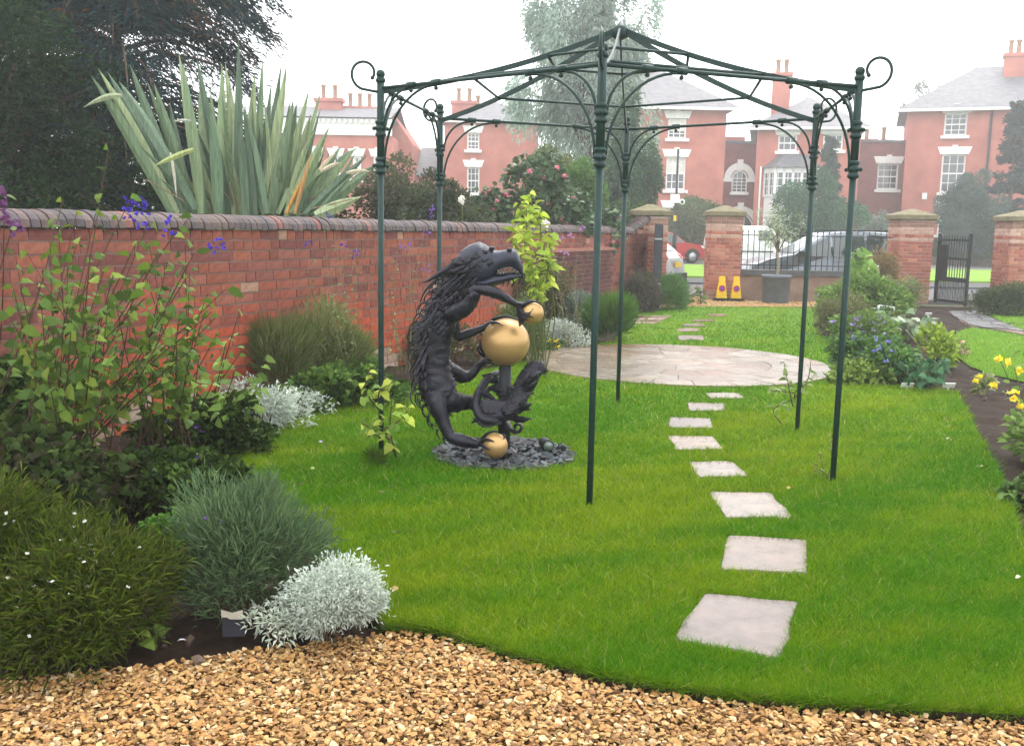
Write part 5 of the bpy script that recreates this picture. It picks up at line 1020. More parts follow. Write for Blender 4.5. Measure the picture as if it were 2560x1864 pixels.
# garden walls in front of the houses
wl_m = M('old_brown_wall', (.25, .17, .13), .9, c2=(.17, .11, .085), scale=1.2, bmp=.4, bscale=10)
def front_wall(x0, x1, label, z=.95):
    t = thing('street_wall', label, 'wall', ((x0+x1)/2, 52.6, 0)); s = MB(); s.box(((x0+x1)/2, 52.6, z/2), (x1-x0, .3, z)); s.build('wall_body', wl_m, t); s = MB(); s.box(((x0+x1)/2, 52.6, z+.05), (x1-x0+.05, .42, .1)); s.build('coping', cap_m, t)
front_wall((3.891, 52.600, 0.398)[0], (12.068, 52.600, 0.544)[0], 'brown garden wall across the road in front of the orange red house'); front_wall((18.315, 52.600, 0.656)[0], (30.800, 52.600, 0.879)[0], 'red brown garden wall across the road in front of the right house', 1.05)
for a, lb in (((12.199, 52.400, 1.737), 'white topped gate post across the road left of the bay house'), ((17.448, 52.400, 1.831), 'stone capped gate post across the road seen above the silver car roof')):
    t = thing('street_pillar', lb, 'pillar', (a[0], 52.4, 0)); s = MB(); s.box((a[0], 52.4, .8), (.5, .5, 1.6)); s.build('shaft', wl_m, t); s = MB(); s.box((a[0], 52.4, 1.72), (.66, .66, .22), taper=.55); s.build('cap', cap_m, t)
# ================================================================== trees behind the wall and beyond
DK = [(.012, .034, .014), (.018, .045, .018), (.009, .025, .013), (.024, .052, .02)]
def conifer(name, label, base, h, rmax, nb, npb, pal, L, W_, z0=.4, drop=.35, tip=(.12, .06, .025), taper=.75, lean=(0, 0), group=None, trunk_r=.16):
    t = thing(name, label, 'tree', base, group); b = np.array(base, float)
    s = MB(); s.tube([b, b+np.array([lean[0]*.5, lean[1]*.5, h*.5]), b+np.array([lean[0], lean[1], h])], [trunk_r, trunk_r*.6, .02], 8); s.build('trunk', bark_m, t)
    s = MB(); P, D_, C_ = [], [], []
    for i in range(nb):
        f = rng.uniform(0, 1)**.9; z = z0+f*(h-z0); r = rmax*(1-f*taper)*rng.uniform(.65, 1.1); a = rng.uniform(0, 2*pi); d = np.array([cos(a), sin(a), 0])
        p0 = b+np.array([lean[0]*f, lean[1]*f, z]); pts = spline([p0, p0+d*r*.4+np.array([0, 0, r*.12]), p0+d*r*.8+np.array([0, 0, r*.02]), p0+d*r+np.array([0, 0, -r*drop*.5])], 3); s.tube(pts, np.linspace(.035, .006, len(pts)), 4)
        q = rng.uniform(.12, 1, npb); pa = np.array(pts); x = q*(len(pts)-1); k = np.minimum(x.astype(int), len(pts)-2); u = (x-k)[:, None]; c = pa[k]*(1-u)+pa[k+1]*u
        sd = np.array([-d[1], d[0], 0]); wv = rng.normal(size=(npb, 1)); c = c+sd*wv*.22*r*(.25+.6*q[:, None]*(1.15-q[:, None]))*1.2+rng.normal(size=(npb, 3))*.05-np.array([0, 0, 1])*abs(wv)*.12*drop*2
        P.append(c); D_.append(d*.7+sd*wv*.7+np.array([0, 0, -drop*1.2])+rng.normal(size=(npb, 3))*.35)
        cc = palette(npb, pal, .2)*rng.uniform(.7, 1.35)
        tp_ = (q > .7) & (rng.uniform(size=npb) < rng.choice([0, 0, .04, .3])); cc[tp_] = np.array(tip)*rng.uniform(.7, 1.3); C_.append(cc)
    s.build('branch', bark_m, t)
    P, D_, C_ = np.concatenate(P), np.concatenate(D_), np.concatenate(C_)
    V_, F_, C_ = leaf_mesh(P, D_, L*rng.uniform(.6, 1.4, len(P)), W_, C_, oval=False, droop=.25); np_obj('crown', V_, F_, needle_m, C_, t); return t
def broadleaf(name, label, base, h, cz, r, n, L, W_, pal, k=60, size=(.16, .32), group=None, droop=.2, up=.1, trunk_r=.18, hang=0, spread=.7, inner=.25, mat=None):
    t = thing(name, label, 'tree', base, group); b = np.array(base, float); c = b+np.array([0, 0, cz])
    P, O, i, lc = lumpy(n, c, r, k, size, inner, False)
    if hang: P[:, 2] -= rng.uniform(0, hang, len(P))*(rng.uniform(size=len(P)) < .5)
    D_ = O+rng.normal(size=P.shape)*spread+np.array([0, 0, up]); cl = palette(len(P), pal, .2)*rng.uniform(.75, 1.3, k)[i][:, None]
    V_, F_, C_ = leaf_mesh(P, D_, L*rng.uniform(.6, 1.3, len(P)), W_, cl, oval=False, droop=droop); np_obj('crown', V_, F_, mat or leaf_m, C_, t)
    s = MB(); s.tube(spline([b-np.array([0, 0, .1]), b+np.array([.08, 0, cz*.5]), c, c+np.array([0, 0, r[2]*.7])], 4), np.linspace(trunk_r, .03, 13), 8)
    for q in lc[:30]: m_ = b+np.array([0, 0, cz*.55+rng.uniform(0, r[2]*.5)]); s.tube(spline([m_, (m_+q)/2+np.array([0, 0, .1*r[2]]), q], 3), np.linspace(trunk_r*.4, .012, 7), 5)
    s.build('trunk', bark_m, t); return t
conifer('cedar_tree', 'tall dark cedar with drooping rust tinged branches behind the long wall', (-6.0, 15.2, 0), 9.2, 2.75, 350, 400, [(.02, .048, .046), (.016, .036, .044), (.028, .056, .05)], .12, .014, z0=1.2, drop=.35, taper=.3, trunk_r=.13)
broadleaf('yew_tree', 'dense almost black yew filling the left edge above the wall', (-6.75, 12.6, 0), 5, 2.6, (2.3, 1.7, 2.3), 34000, .1, .033, DK, 90, (.14, .28), spread=.9, hang=.15)
conifer('cedar_tree', 'second dark conifer at the upper left corner behind the yew', (-9.0, 16, 0), 9, 3.6, 210, 330, [(.018, .038, .024), (.025, .048, .028)], .13, .016, z0=.8, drop=.3, taper=.3, tip=(.06, .05, .03))
broadleaf('evergreen_shrub', 'dark evergreen shrub filling the gap under the cedar behind the sword leaved plant', (-3.6, 14.2, 0), 3, 1.5, (2.0, 1.0, 1.1), 18000, .09, .03, DK, 60, (.16, .3))
# birch, its leaf colours paled to put lens glare into them
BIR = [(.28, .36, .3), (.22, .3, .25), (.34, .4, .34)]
c = (2.704, 36.000, 4.958)
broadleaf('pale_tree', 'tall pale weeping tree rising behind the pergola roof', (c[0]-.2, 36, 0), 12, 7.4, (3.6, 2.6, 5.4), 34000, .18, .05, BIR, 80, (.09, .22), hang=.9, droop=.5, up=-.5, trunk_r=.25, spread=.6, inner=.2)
broadleaf('dark_tree', 'blue green conifer like tree standing just behind the pergola middle post', ((3.359, 30.000, 4.418)[0], 30, 0), 7, 3.3, (1.15, 1.1, 2.9), 17000, .16, .05, [(.06, .11, .075), (.08, .14, .09)], 60, (.16, .3), up=-.3)
broadleaf('shrub_tree', 'yellow green shrubby tree behind the pink flowered bush', ((0.825, 25.000, 3.252)[0], 25, 0), 4, 2.3, (1.15, 1, 1.5), 18000, .1, .045, [(.12, .15, .05), (.15, .17, .06), (.09, .13, .05)], 50, (.18, .32))
broadleaf('shrub_tree', 'fresh green shrubby tree right of the pink flowered bush', ((1.428, 22.000, 2.823)[0], 22, 0), 3.5, 2.1, (.75, .8, 1.2), 14000, .09, .04, [(.07, .15, .05), (.1, .18, .06)], 40, (.2, .36))
broadleaf('shrub_tree', 'grey brown shrub behind the wall beside the left pergola post', ((-1.966, 18.000, 2.425)[0], 18, 0), 3, 1.85, (1.0, .9, 1.0), 18000, .09, .035, [(.085, .1, .06), (.1, .09, .06), (.07, .09, .05)], 50, (.18, .32))
broadleaf('shrub_tree', 'dull green shrub behind the wall between the two left pergola posts', ((-1.094, 15.500, 2.114)[0], 15.5, 0), 2.6, 1.65, (.85, .7, .75), 16000, .08, .035, [(.06, .09, .05), (.08, .1, .06), (.1, .11, .08)], 44, (.18, .32))
broadleaf('shrub_tree', 'rounded dark green bush behind the far wall beside the gate pillar', ((3.184, 27.000, 2.344)[0], 27, 0), 2.6, 1.7, (.7, .7, .75), 9000, .1, .045, [(.04, .085, .03), (.06, .11, .04)], 36, (.2, .36))
# pink flowered bush
broad_pal = [(.05, .095, .055), (.07, .12, .07), (.04, .08, .05), (.09, .14, .09)]
PK = [(.7, .22, .28), (.75, .32, .36), (.62, .16, .24)]
cp = (0.278, 17.800, 2.217)
def pink_bush(label, base, r, n, zc, fc):
    t = thing('flowering_shrub', label, 'shrub', base); P, O, i, lc = lumpy(n, (base[0], base[1], zc), r, 46, (.2, .36), .3, False)
    V_, F_, C_ = leaf_mesh(P, O+rng.normal(size=P.shape)*.5, rng.uniform(.09, .17, len(P)), .085, palette(len(P), broad_pal, .25)); np_obj('foliage', V_, F_, leaf_gloss, C_, t)
    s = MB(); b = np.array(base)
    for q in lc[:16]: s.tube(spline([b, (b+q)/2+np.array([0, 0, .2]), q], 3), np.linspace(.03, .008, 7), 5)
    s.build('stem', twig_m, t)
    sc = -O[:, 1]+.4*O[:, 2]+.5*abs(O[:, 0]); j = np.argsort(-sc)[:n//4]; j = rng.choice(j, fc, False)
    for q in j:       # each flower head a domed cluster
        m = 14; d = unit(rng.normal(size=(m, 3))+np.array([0, -.2, .9])); V2, F2, C2 = leaf_mesh(np.zeros((m, 3)), d*np.array([1, 1, .6]), rng.uniform(.05, .08, m), .052, palette(m, PK, .15), droop=.1)
        put('flower_head', np_mesh('flower_head', V2, F2, petal_m, C2), t, tuple(P[q]+O[q]*.06))
pink_bush('big leaved shrub dotted with pink flower heads behind the wall', (cp[0], 17.8, 0), (1.1, .8, 1.25), 4400, 1.62, 38)
pink_bush('lower pink flowered shrub trailing towards the gate pillar behind the wall', ((1.284, 19.500, 2.032)[0], 19.5, 0), (.85, .6, .7), 2400, 1.45, 10)
q = (-0.710, 13.200, 1.971); t = thing('white_rose', 'single white rose on a thin stem above the wall by the pergola post', 'flower', (q[0], q[1], 0)); s = MB(); s.tube(spline([(q[0]+.1, q[1], 0), (q[0]+.05, q[1], 1.1), q], 4), .008, 5); s.build('stem', stem_m, t); m = 16; d = unit(rng.normal(size=(m, 3))+np.array([0, -.3, .5])); V2, F2, C2 = leaf_mesh(np.tile(q, (m, 1)), d, .07, .06, palette(m, [(.82, .8, .74)], .08)); np_obj('bloom', V2, F2, petal_m, C2, t)
q = (0.370, 12.000, 1.659); t = thing('white_rose', 'white rose just over the coping behind the lime green shrub', 'flower', (q[0], q[1], 0)); s = MB(); s.tube(spline([(q[0]-.1, q[1], 0), (q[0]+.03, q[1], .9), q], 4), .008, 5); s.build('stem', stem_m, t); m = 18; d = unit(rng.normal(size=(m, 3))+np.array([0, -.3, .5])); V2, F2, C2 = leaf_mesh(np.tile(q, (m, 1)), d, .07, .065, palette(m, [(.82, .76, .72)], .08)); np_obj('bloom', V2, F2, petal_m, C2, t)
# across the road
c = (15.314, 47.500, 2.868); broadleaf('round_conifer', 'broad rounded dark green conifer in front of the bay house', (c[0], 50.2, 0), 4, 2.55, (2.55, 1.4, 2.35), 30000, .2, .07, [(.05, .13, .085), (.07, .17, .1), (.035, .1, .07)], 70, (.16, .3), up=.2)
conifer('pointed_conifer', 'narrow pointed conifer rising behind the rounded one', ((16.635, 53.000, 4.426)[0], 53, 0), (16.554, 53.000, 6.765)[2], 1.0, 70, 140, [(.03, .06, .045), (.04, .075, .05)], .22, .06, z0=1, drop=.2, taper=.85)
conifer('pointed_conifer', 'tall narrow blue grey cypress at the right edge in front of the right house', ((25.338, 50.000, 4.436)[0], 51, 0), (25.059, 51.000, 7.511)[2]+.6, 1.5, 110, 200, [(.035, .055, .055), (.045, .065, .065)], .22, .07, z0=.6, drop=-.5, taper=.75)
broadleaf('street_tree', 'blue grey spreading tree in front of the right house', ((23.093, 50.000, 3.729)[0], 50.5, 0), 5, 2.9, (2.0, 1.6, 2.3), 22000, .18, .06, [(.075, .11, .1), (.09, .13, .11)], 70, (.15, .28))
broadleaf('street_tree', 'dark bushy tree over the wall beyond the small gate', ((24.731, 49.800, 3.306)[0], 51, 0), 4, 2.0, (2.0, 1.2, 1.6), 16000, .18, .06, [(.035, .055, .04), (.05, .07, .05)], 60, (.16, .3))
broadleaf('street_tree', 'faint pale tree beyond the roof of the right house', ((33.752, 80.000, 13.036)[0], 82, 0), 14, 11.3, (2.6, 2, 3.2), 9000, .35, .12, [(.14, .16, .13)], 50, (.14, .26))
bush('hedge', 'clipped bottle green hedge beyond the small gate', 'hedge', ((23.268, 51.000, 1.706)[0], 51.2, 0), (2.6, .5, .95), 11000, .12, .06, [(.03, .07, .025), (.04, .08, .03)], 40, zc=.95, size=(.2, .36), stem=False)
bush('lime_shrub', 'lime green shrub across the road seen through the iron gate', 'shrub', ((20.808, 47.000, 1.091)[0], 52, .0), (.95, .5, .62), 5000, .12, .06, [(.3, .42, .08), (.2, .36, .06)], 24, zc=1.15)
bush('lime_shrub', 'yellow green shrub over the far wall right of the iron gate', 'shrub', ((24.221, 51.000, 0.916)[0], 51.8, .0), (1.2, .5, .55), 5000, .12, .06, [(.42, .46, .1), (.3, .38, .08)], 24, zc=1.05)
bush('street_bush', 'rounded green bush in front of the link with the arched window', 'shrub', ((9.871, 51.500, 2.855)[0], 53.6, 0), (1.55, 1, 1.35), 14000, .16, .07, [(.07, .12, .06), (.09, .15, .07)], 40, zc=2.0)
bush('street_bush', 'brownish upright bush beside the sign post', 'shrub', ((8.852, 50.000, 1.907)[0], 51.2, 0), (1.0, .8, 1.55), 12000, .14, .06, [(.09, .11, .055), (.11, .12, .06), (.07, .1, .05)], 40, zc=1.5)
bush('street_bush', 'pale grey bush at the right of the rounded conifer', 'shrub', ((19.158, 52.000, 2.564)[0], 52.0, 0), (1.0, .8, 1.2), 9000, .14, .05, [(.2, .25, .2), (.25, .29, .24)], 34, zc=1.5)

# ------------------------------------------------------------------ the sword leaved plant
ph = thing('sword_leaf_plant', 'huge grey green plant of stiff sword shaped leaves towering over the wall', 'plant', (-2.906, 11.300, 1.684))
def sword(base, tip, wd_, bend, col):
    b, t_ = np.array(base, float), np.array(tip, float); mid = (b+t_)/2+np.array(bend); n = 9; s = MB(); v = []
    ax = unit(t_-b); face = unit(np.array([rng.normal()*.35, -1, .1])); sd = np.cross(ax, face); sd /= np.linalg.norm(sd)
    for i in range(n):
        u = i/(n-1); p = (1-u)**2*b+2*u*(1-u)*mid+u*u*t_; ww = wd_*(.62+.38*sin(pi*min(u*1.25, 1)))*min(1, (1-u)/.28)**.75/2+.001; nf = face*.55*ww
        v += [tuple(p-sd*ww+nf*-1), tuple(p), tuple(p+sd*ww-nf), tuple(p-face*.004)]
    f = []
    for i in range(n-1):
        for a, c_ in ((0, 1), (1, 2), (2, 3), (3, 0)): f.append((i*4+a, i*4+c_, i*4+4+c_, i*4+4+a))
    s.add(v, f, False); o = s.build('leaf', leaf_sw, ph); o.color = (*col, 1)
leaf_sw = M_objcol('sword_leaf', .4, .0, var=(9, .62, 1.3), spec=.25, trans=.12)
q_ = leaf_sw.node_tree; tn_ = [z for z in q_.nodes if z.type == 'TEX_NOISE'][0]; mp_ = q_.nodes.new('ShaderNodeMapping'); mp_.inputs['Scale'].default_value = (5, 5, .25); q_.links.new([z for z in q_.nodes if z.type == 'TEX_COORD'][0].outputs['Object'], mp_.inputs[0]); q_.links.new(mp_.outputs[0], tn_.inputs['Vector'])
SWC = [(.15, .22, .12), (.2, .27, .14), (.11, .17, .1), (.26, .32, .17), (.09, .14, .085)]
tips = [((-4.637, 11.000, 3.167), (-3.913, 11.300, 1.701), .3), ((-4.596, 11.100, 3.255), (-3.855, 11.300, 1.702), .32), ((-4.323, 11.300, 3.340), (-3.759, 11.300, 1.703), .2), ((-4.212, 11.500, 3.188), (-3.714, 11.400, 1.706), .1), ((-4.096, 11.400, 3.153), (-3.675, 11.400, 1.706), .1), ((-3.842, 11.500, 3.525), (-3.565, 11.300, 1.707), 0), ((-3.664, 11.100, 3.330), (-3.515, 11.200, 1.706), 0),
        ((-3.704, 11.700, 3.491), (-3.353, 11.500, 1.714), 0), ((-3.324, 11.400, 3.385), (-3.382, 11.400, 1.712), 0), ((-3.373, 11.700, 3.427), (-3.176, 11.500, 1.717), 0), ((-3.076, 11.200, 3.627), (-3.159, 11.300, 1.714), 0), ((-2.915, 11.600, 3.499), (-3.058, 11.500, 1.719), 0), ((-2.956, 11.400, 3.284), (-3.090, 11.400, 1.717), 0), ((-2.676, 11.500, 3.420), (-2.934, 11.400, 1.720), 0), ((-2.546, 11.200, 3.377), (-2.850, 11.300, 1.720), 0),
        ((-2.499, 11.300, 3.010), (-2.767, 11.200, 1.720), -.05), ((-2.360, 11.500, 3.164), (-2.797, 11.400, 1.722), -.1), ((-2.188, 11.300, 3.110), (-2.691, 11.200, 1.721), -.1), ((-2.051, 11.000, 2.661), (-2.553, 11.100, 1.722), 0), ((-2.018, 11.200, 2.411), (-2.496, 11.100, 1.723), 0), ((-1.818, 11.400, 2.486), (-2.442, 11.200, 1.725), 0), ((-1.649, 11.100, 2.379), (-2.323, 11.000, 1.715), 0), ((-1.631, 11.300, 2.238), (-2.287, 11.100, 1.712), 0), ((-1.701, 11.000, 1.921), (-2.190, 10.900, 1.707), 0), ((-1.917, 11.400, 2.235), (-2.401, 11.100, 1.715), 0),
        ((-4.296, 10.900, 3.096), (-3.493, 10.900, 1.757), .45), ((-4.622, 11.400, 3.274), (-3.739, 11.300, 1.704), .3), ((-3.554, 10.900, 2.843), (-3.489, 11.000, 1.704), 0), ((-3.285, 10.800, 2.818), (-3.271, 10.900, 1.706), 0), ((-3.995, 11.600, 2.976), (-3.733, 11.400, 1.705), .1), ((-3.696, 11.800, 3.351), (-3.530, 11.500, 1.711), 0), ((-3.553, 11.700, 3.148), (-3.412, 11.500, 1.713), 0), ((-2.868, 11.800, 3.251), (-3.045, 11.600, 1.721), 0), ((-2.948, 10.900, 2.835), (-2.774, 11.000, 1.716), 0), ((-1.975, 11.300, 2.490), (-2.480, 11.200, 1.725), 0)]
for tp_, bs, bd in tips: sword(bs, tp_, rng.uniform(.1, .15), (-bd*.3, 0, bd*.75), np.array(SWC[rng.integers(0, 5)])*rng.uniform(.85, 1.15))
for i in range(74):
    u = rng.uniform(-1, 1); bx = (-2.906, 11.300, 1.684)[0]+u*.55; by = 11.5+rng.normal()*.28; h_ = rng.uniform(.9, 1.75)*(1-.35*abs(u)**2); sp_ = u*rng.uniform(.3, 1.0)+rng.normal()*.12
    sword((bx, by, 1.2), (bx+sp_, by+rng.normal()*.3, 1.35+h_), rng.uniform(.07, .12), (-sp_*.15, 0, rng.choice([.1, .1, .35, .55])), np.array(SWC[rng.integers(0, 5)])*rng.uniform(.6, 1.05))
for tp_, bs, c_ in (((-2.274, 10.900, 2.181), (-2.507, 10.900, 1.716), (.5, .25, .05)), ((-2.219, 10.900, 2.399), (-2.414, 10.900, 1.718), (.42, .22, .08)), ((-1.970, 10.900, 2.377), (-2.147, 10.900, 2.201), (.5, .42, .3)), ((-1.889, 10.800, 2.272), (-2.129, 10.900, 2.183), (.5, .44, .32)), ((-1.577, 10.800, 2.187), (-1.851, 10.900, 2.170), (.45, .4, .28)), ((-3.645, 10.700, 1.868), (-3.772, 10.900, 2.354), (.4, .36, .28))):
    sword(bs, tp_, .045, (0, 0, .03), np.array(c_))
sword((-4.265, 10.900, 2.946), (-4.650, 10.800, 2.803), .065, (.05, 0, .1), np.array((.24, .28, .16))); sword((-3.447, 10.700, 2.380), (-3.844, 10.600, 2.189), .06, (0, 0, .02), np.array((.28, .33, .12))); sword((-3.489, 10.800, 2.681), (-3.656, 10.700, 2.662), .03, (0, 0, .03), np.array((.3, .32, .25)))
s = MB()
for i in range(9): b = np.array((-2.906, 11.300, 1.684))+np.array([rng.uniform(-.8, .9), rng.normal()*.2, -.5]); s.tube(spline([b, b+np.array([rng.normal()*.1, 0, .5]), b+np.array([rng.normal()*.3, -.2, rng.uniform(.7, 1.1)])], 3), .008, 4)
s.build('dead_stalk', M('dry_stalk', (.28, .2, .13), .8), ph)

# ================================================================== left border plants
def leafy_stems(name, label, cat, base, tips, leaf_n, L, W_, pal, fl=None, group=None, stem_r=.006, lmat=None, leaf_from=.25, max_parts=300, droop=.35, mt=None):
    """tall stems with separate leaves: every leaf is a part"""
    t = thing(name, label, cat, base, group); s = MB(); ms = []
    for k in range(4):
        V_, F_, C_ = leaf_mesh(np.zeros((1, 3)), np.array([[1.0, 0, .05]]), 1.0, W_/L, np.ones((1, 3)), droop=droop, fold=.2); ms.append(np_mesh('leaf', V_, F_, lmat or leaf_obj))
    spots = []
    for b, tp_ in tips:
        b, tp_ = np.array(b, float), np.array(tp_, float); m_ = (b+tp_)/2+np.array([rng.normal()*.05, rng.normal()*.05, 0]); sp = spline([b, m_, tp_], 6); s.tube(sp, np.linspace(stem_r, stem_r*.45, len(sp)), 5)
        for q in np.linspace(leaf_from, 1, max(2, leaf_n)): i = q*(len(sp)-1); j = min(int(i), len(sp)-2); spots.append((sp[j]*(1-(i-j))+sp[j+1]*(i-j), q))
    s.build('stem', mt or stem_m, t); rng.shuffle(spots) if False else None
    for i, (p, q) in enumerate(spots[:max_parts]):
        o = put('leaf', ms[i % 4], t, tuple(np.array(p)+rng.normal(size=3)*.012)); a = rng.uniform(0, 6.28); l = L*rng.uniform(.6, 1.25)*(1.1-.35*q)
        o.scale = (l, l, l); o.rotation_euler = (rng.normal()*.35, rng.uniform(-.5, .45), a); c = np.array(pal[rng.integers(0, len(pal))])*rng.uniform(.75, 1.25); o.color = (*c, 1)
    if fl:
        me = flower_mesh(fl[0], fl[1], fl[2])
        for p in fl[3]:
            for j in range(fl[4]):
                o = put(fl[0], me[rng.integers(0, 3)], t, tuple(np.array(p)+rng.normal(size=3)*np.array(fl[5]))); o.rotation_euler = (rng.normal()*.8, rng.normal()*.8, rng.uniform(0, 6))
    return t
def stem_tips(b0, pts, jit=.1): return [((b0[0]+rng.normal()*jit, b0[1]+rng.normal()*jit, 0), p) for p in pts]
SG = [(.085, .15, .022), (.12, .19, .025), (.06, .11, .02), (.17, .23, .035), (.075, .13, .025)]
BLU = [(.06, .04, .42), (.1, .06, .5), (.05, .03, .34)]
b0 = (-3.066, 7.188, 0.000)
tp_list = [(-2.280, 5.900, 1.736), (-2.565, 6.300, 2.051), (-2.694, 6.100, 1.653), (-2.526, 6.000, 1.681), (-2.140, 5.800, 1.605), (-1.949, 5.700, 1.557), (-1.784, 5.500, 1.435), (-1.661, 5.400, 1.118), (-1.642, 5.600, 1.230), (-1.772, 5.300, 1.295), (-1.949, 5.400, 1.435), (-2.033, 5.300, 1.484), (-2.628, 5.700, 1.519), (-2.278, 5.300, 1.431), (-2.080, 5.100, 1.323), (-1.782, 5.100, 1.117), (-1.677, 5.200, 0.965), (-1.882, 5.000, 1.216), (-2.339, 5.200, 1.242), (-1.728, 5.700, 1.065), (-2.621, 5.500, 1.320), (-1.870, 5.200, 0.961), (-2.819, 6.200, 1.736), (-1.934, 5.900, 1.636)]
leafy_stems('tall_salvia', 'tall leafy salvia with thin stems and blue flowers against the wall', 'plant', b0, stem_tips((b0[0], 5.9), tp_list, .22), 12, .11, .062, SG, ('flower', .017, BLU, [(-2.295, 5.900, 1.704), (-2.255, 5.900, 1.689), (-2.206, 5.900, 1.698), (-1.622, 5.400, 1.482), (-1.986, 5.700, 1.551), (-2.194, 5.800, 1.578)], 8, (.022, .015, .03)), stem_r=.006, mt=twig_m)
leafy_stems('tall_salvia', 'thicket of broad leaved salvia stems in front of the wall at the left edge', 'plant', (-3.221, 6.556, 0.000), stem_tips((-2.55, 5.6), [(-2.668, 5.400, 1.422), (-2.586, 5.500, 1.521), (-2.402, 5.300, 1.381), (-2.651, 5.200, 1.237), (-2.461, 5.100, 1.199), (-2.291, 5.200, 1.243), (-2.117, 5.000, 1.120), (-2.304, 5.000, 1.070), (-2.491, 4.950, 1.025), (-2.030, 5.000, 0.982), (-2.129, 4.900, 0.923), (-2.359, 4.900, 0.896), (-2.632, 5.100, 1.102), (-2.481, 5.600, 1.471), (-2.209, 5.300, 1.336), (-2.365, 5.100, 1.248), (-2.108, 5.100, 1.205), (-2.672, 5.300, 1.327), (-2.232, 4.950, 1.145), (-2.400, 4.900, 0.987)], .2), 14, .1, .065, SG, leaf_from=.42, stem_r=.005, mt=twig_m)
leafy_stems('tall_salvia', 'middle clump of broad leaved salvia stems between the thicket and the yellow green stems', 'plant', (-2.600, 6.888, 0.000), stem_tips((-2.25, 6.2), [(-2.182, 5.900, 1.472), (-2.042, 5.800, 1.370), (-1.911, 5.800, 1.320), (-2.156, 5.600, 1.273), (-2.031, 5.600, 1.172), (-1.904, 5.600, 1.097), (-1.807, 5.700, 1.064), (-2.136, 5.400, 1.084), (-2.015, 5.400, 0.986), (-1.866, 5.400, 0.938), (-1.775, 5.500, 0.851), (-2.057, 5.300, 0.847), (-1.911, 5.300, 0.800), (-1.761, 5.800, 0.948), (-2.246, 5.500, 1.226), (-1.966, 5.900, 1.476), (-1.808, 5.800, 1.189), (-2.201, 5.800, 1.394), (-1.985, 5.700, 1.244), (-1.797, 5.500, 0.979)], .18), 14, .1, .065, SG, leaf_from=.45, stem_r=.005, mt=twig_m)
leafy_stems('tall_salvia', 'lower yellow green leafy stems spilling right of the tall salvia', 'plant', (-2.457, 7.911, 0.000), stem_tips((-2.2, 7.1), [(-1.822, 6.600, 0.769), (-1.740, 6.500, 0.507), (-1.830, 6.400, 0.642), (-1.746, 6.900, 0.637), (-1.864, 6.300, 0.478), (-1.743, 6.500, 0.368), (-1.920, 6.200, 0.582), (-1.875, 6.700, 1.005), (-1.856, 6.300, 0.834), (-1.704, 6.600, 0.522)], .15), 11, .11, .06, [(.16, .26, .05), (.2, .29, .07), (.12, .2, .045)], mt=twig_m)
VIO = [(.24, .12, .5), (.32, .2, .55), (.2, .1, .42)]
def wisp(label, base, pts, n, pal, fl=None, cat='plant', L=.05, W_=.024, r=.0035, name='wispy_climber'): return leafy_stems(name, label, cat, base, stem_tips(base, pts, .12), n, L, W_, pal, fl, stem_r=r, mt=M_dry)
M_dry = M('dry_stem', (.2, .19, .09), .8)
GG = [(.17, .2, .09), (.2, .22, .11), (.14, .17, .07)]
wisp('wispy grey green climber on the wall left of the first pergola post', (-1.665, 9.200, 0.328), [(-1.799, 9.300, 1.638), (-1.676, 9.200, 1.514), ((-1.826, 9.100, 1.347)), (-1.551, 9.200, 1.350), (-1.468, 9.200, 1.184), (-1.684, 9.000, 1.188), (-1.870, 9.100, 1.097), (-1.561, 9.000, 0.984), (-1.397, 9.300, 1.435), (-1.708, 8.900, 0.947), (-1.439, 9.300, 1.602)], 16, GG, ('flower', .016, BLU, [(-1.908, 9.100, 1.429), (-1.756, 9.300, 1.680), (-1.593, 9.200, 1.412), (-1.467, 9.200, 1.351)], 5, (.02, .01, .02)))
wisp('wispy violet flowered stems on the wall behind the dragon', (-1.129, 10.600, 0.248), [(-1.289, 10.900, 1.412), (-1.164, 10.900, 1.513), (-1.006, 10.800, 1.517), (-0.931, 10.800, 1.322), (-1.302, 10.600, 1.127), (-1.072, 10.500, 1.136), (-1.181, 10.400, 0.756), (-0.951, 10.500, 0.945), (-1.338, 10.500, 0.890)], 12, GG, ('flower', .017, VIO, [(-1.227, 10.800, 1.391), (-1.153, 10.800, 1.416), (-0.947, 10.800, 1.532), (-0.961, 10.600, 1.143), (-0.925, 11.000, 1.765), (-0.901, 11.000, 1.815)], 5, (.025, .01, .02)))
wisp('dry wispy stems with mauve flowers on the wall right of the lime green shrub', (0.794, 13.200, 0.202), [(0.545, 13.900, 1.526), (0.706, 13.900, 1.466), (0.898, 13.900, 1.406), (0.482, 13.600, 1.094), (0.698, 13.500, 0.978), (0.937, 13.300, 0.809), (0.576, 13.400, 0.735), (1.045, 13.700, 1.287)], 14, [(.16, .13, .08), (.14, .15, .07), (.2, .17, .1)], ('flower', .03, [(.4, .2, .45), (.5, .3, .5)], [(0.673, 13.900, 1.496), (0.780, 13.900, 1.530), (0.575, 13.800, 1.433), (0.962, 14.000, 1.627), (0.700, 13.700, 1.281)], 4, (.04, .02, .02)))
bush('grassy_tuft', 'fine feathery green growth at the wall foot below the climber', 'plant', (-1.874, 9.372, 0.000), (.5, .3, .42), 5200, .16, .009, [(.12, .17, .05), (.16, .2, .07), (.2, .22, .11)], 14, up=1.2, spread=.35, oval=False, stem=False, droop=.1)
bush('grassy_tuft', 'fine grassy tuft at the wall foot right of the yellow green stems', 'plant', (-2.207, 9.028, -0.000), (.38, .3, .42), 3600, .17, .008, [(.11, .15, .05), (.17, .18, .08)], 12, up=1.3, spread=.3, oval=False, stem=False, droop=.1)
LOW = [(.05, .10, .025), (.07, .13, .03), (.04, .08, .025), (.09, .15, .035)]
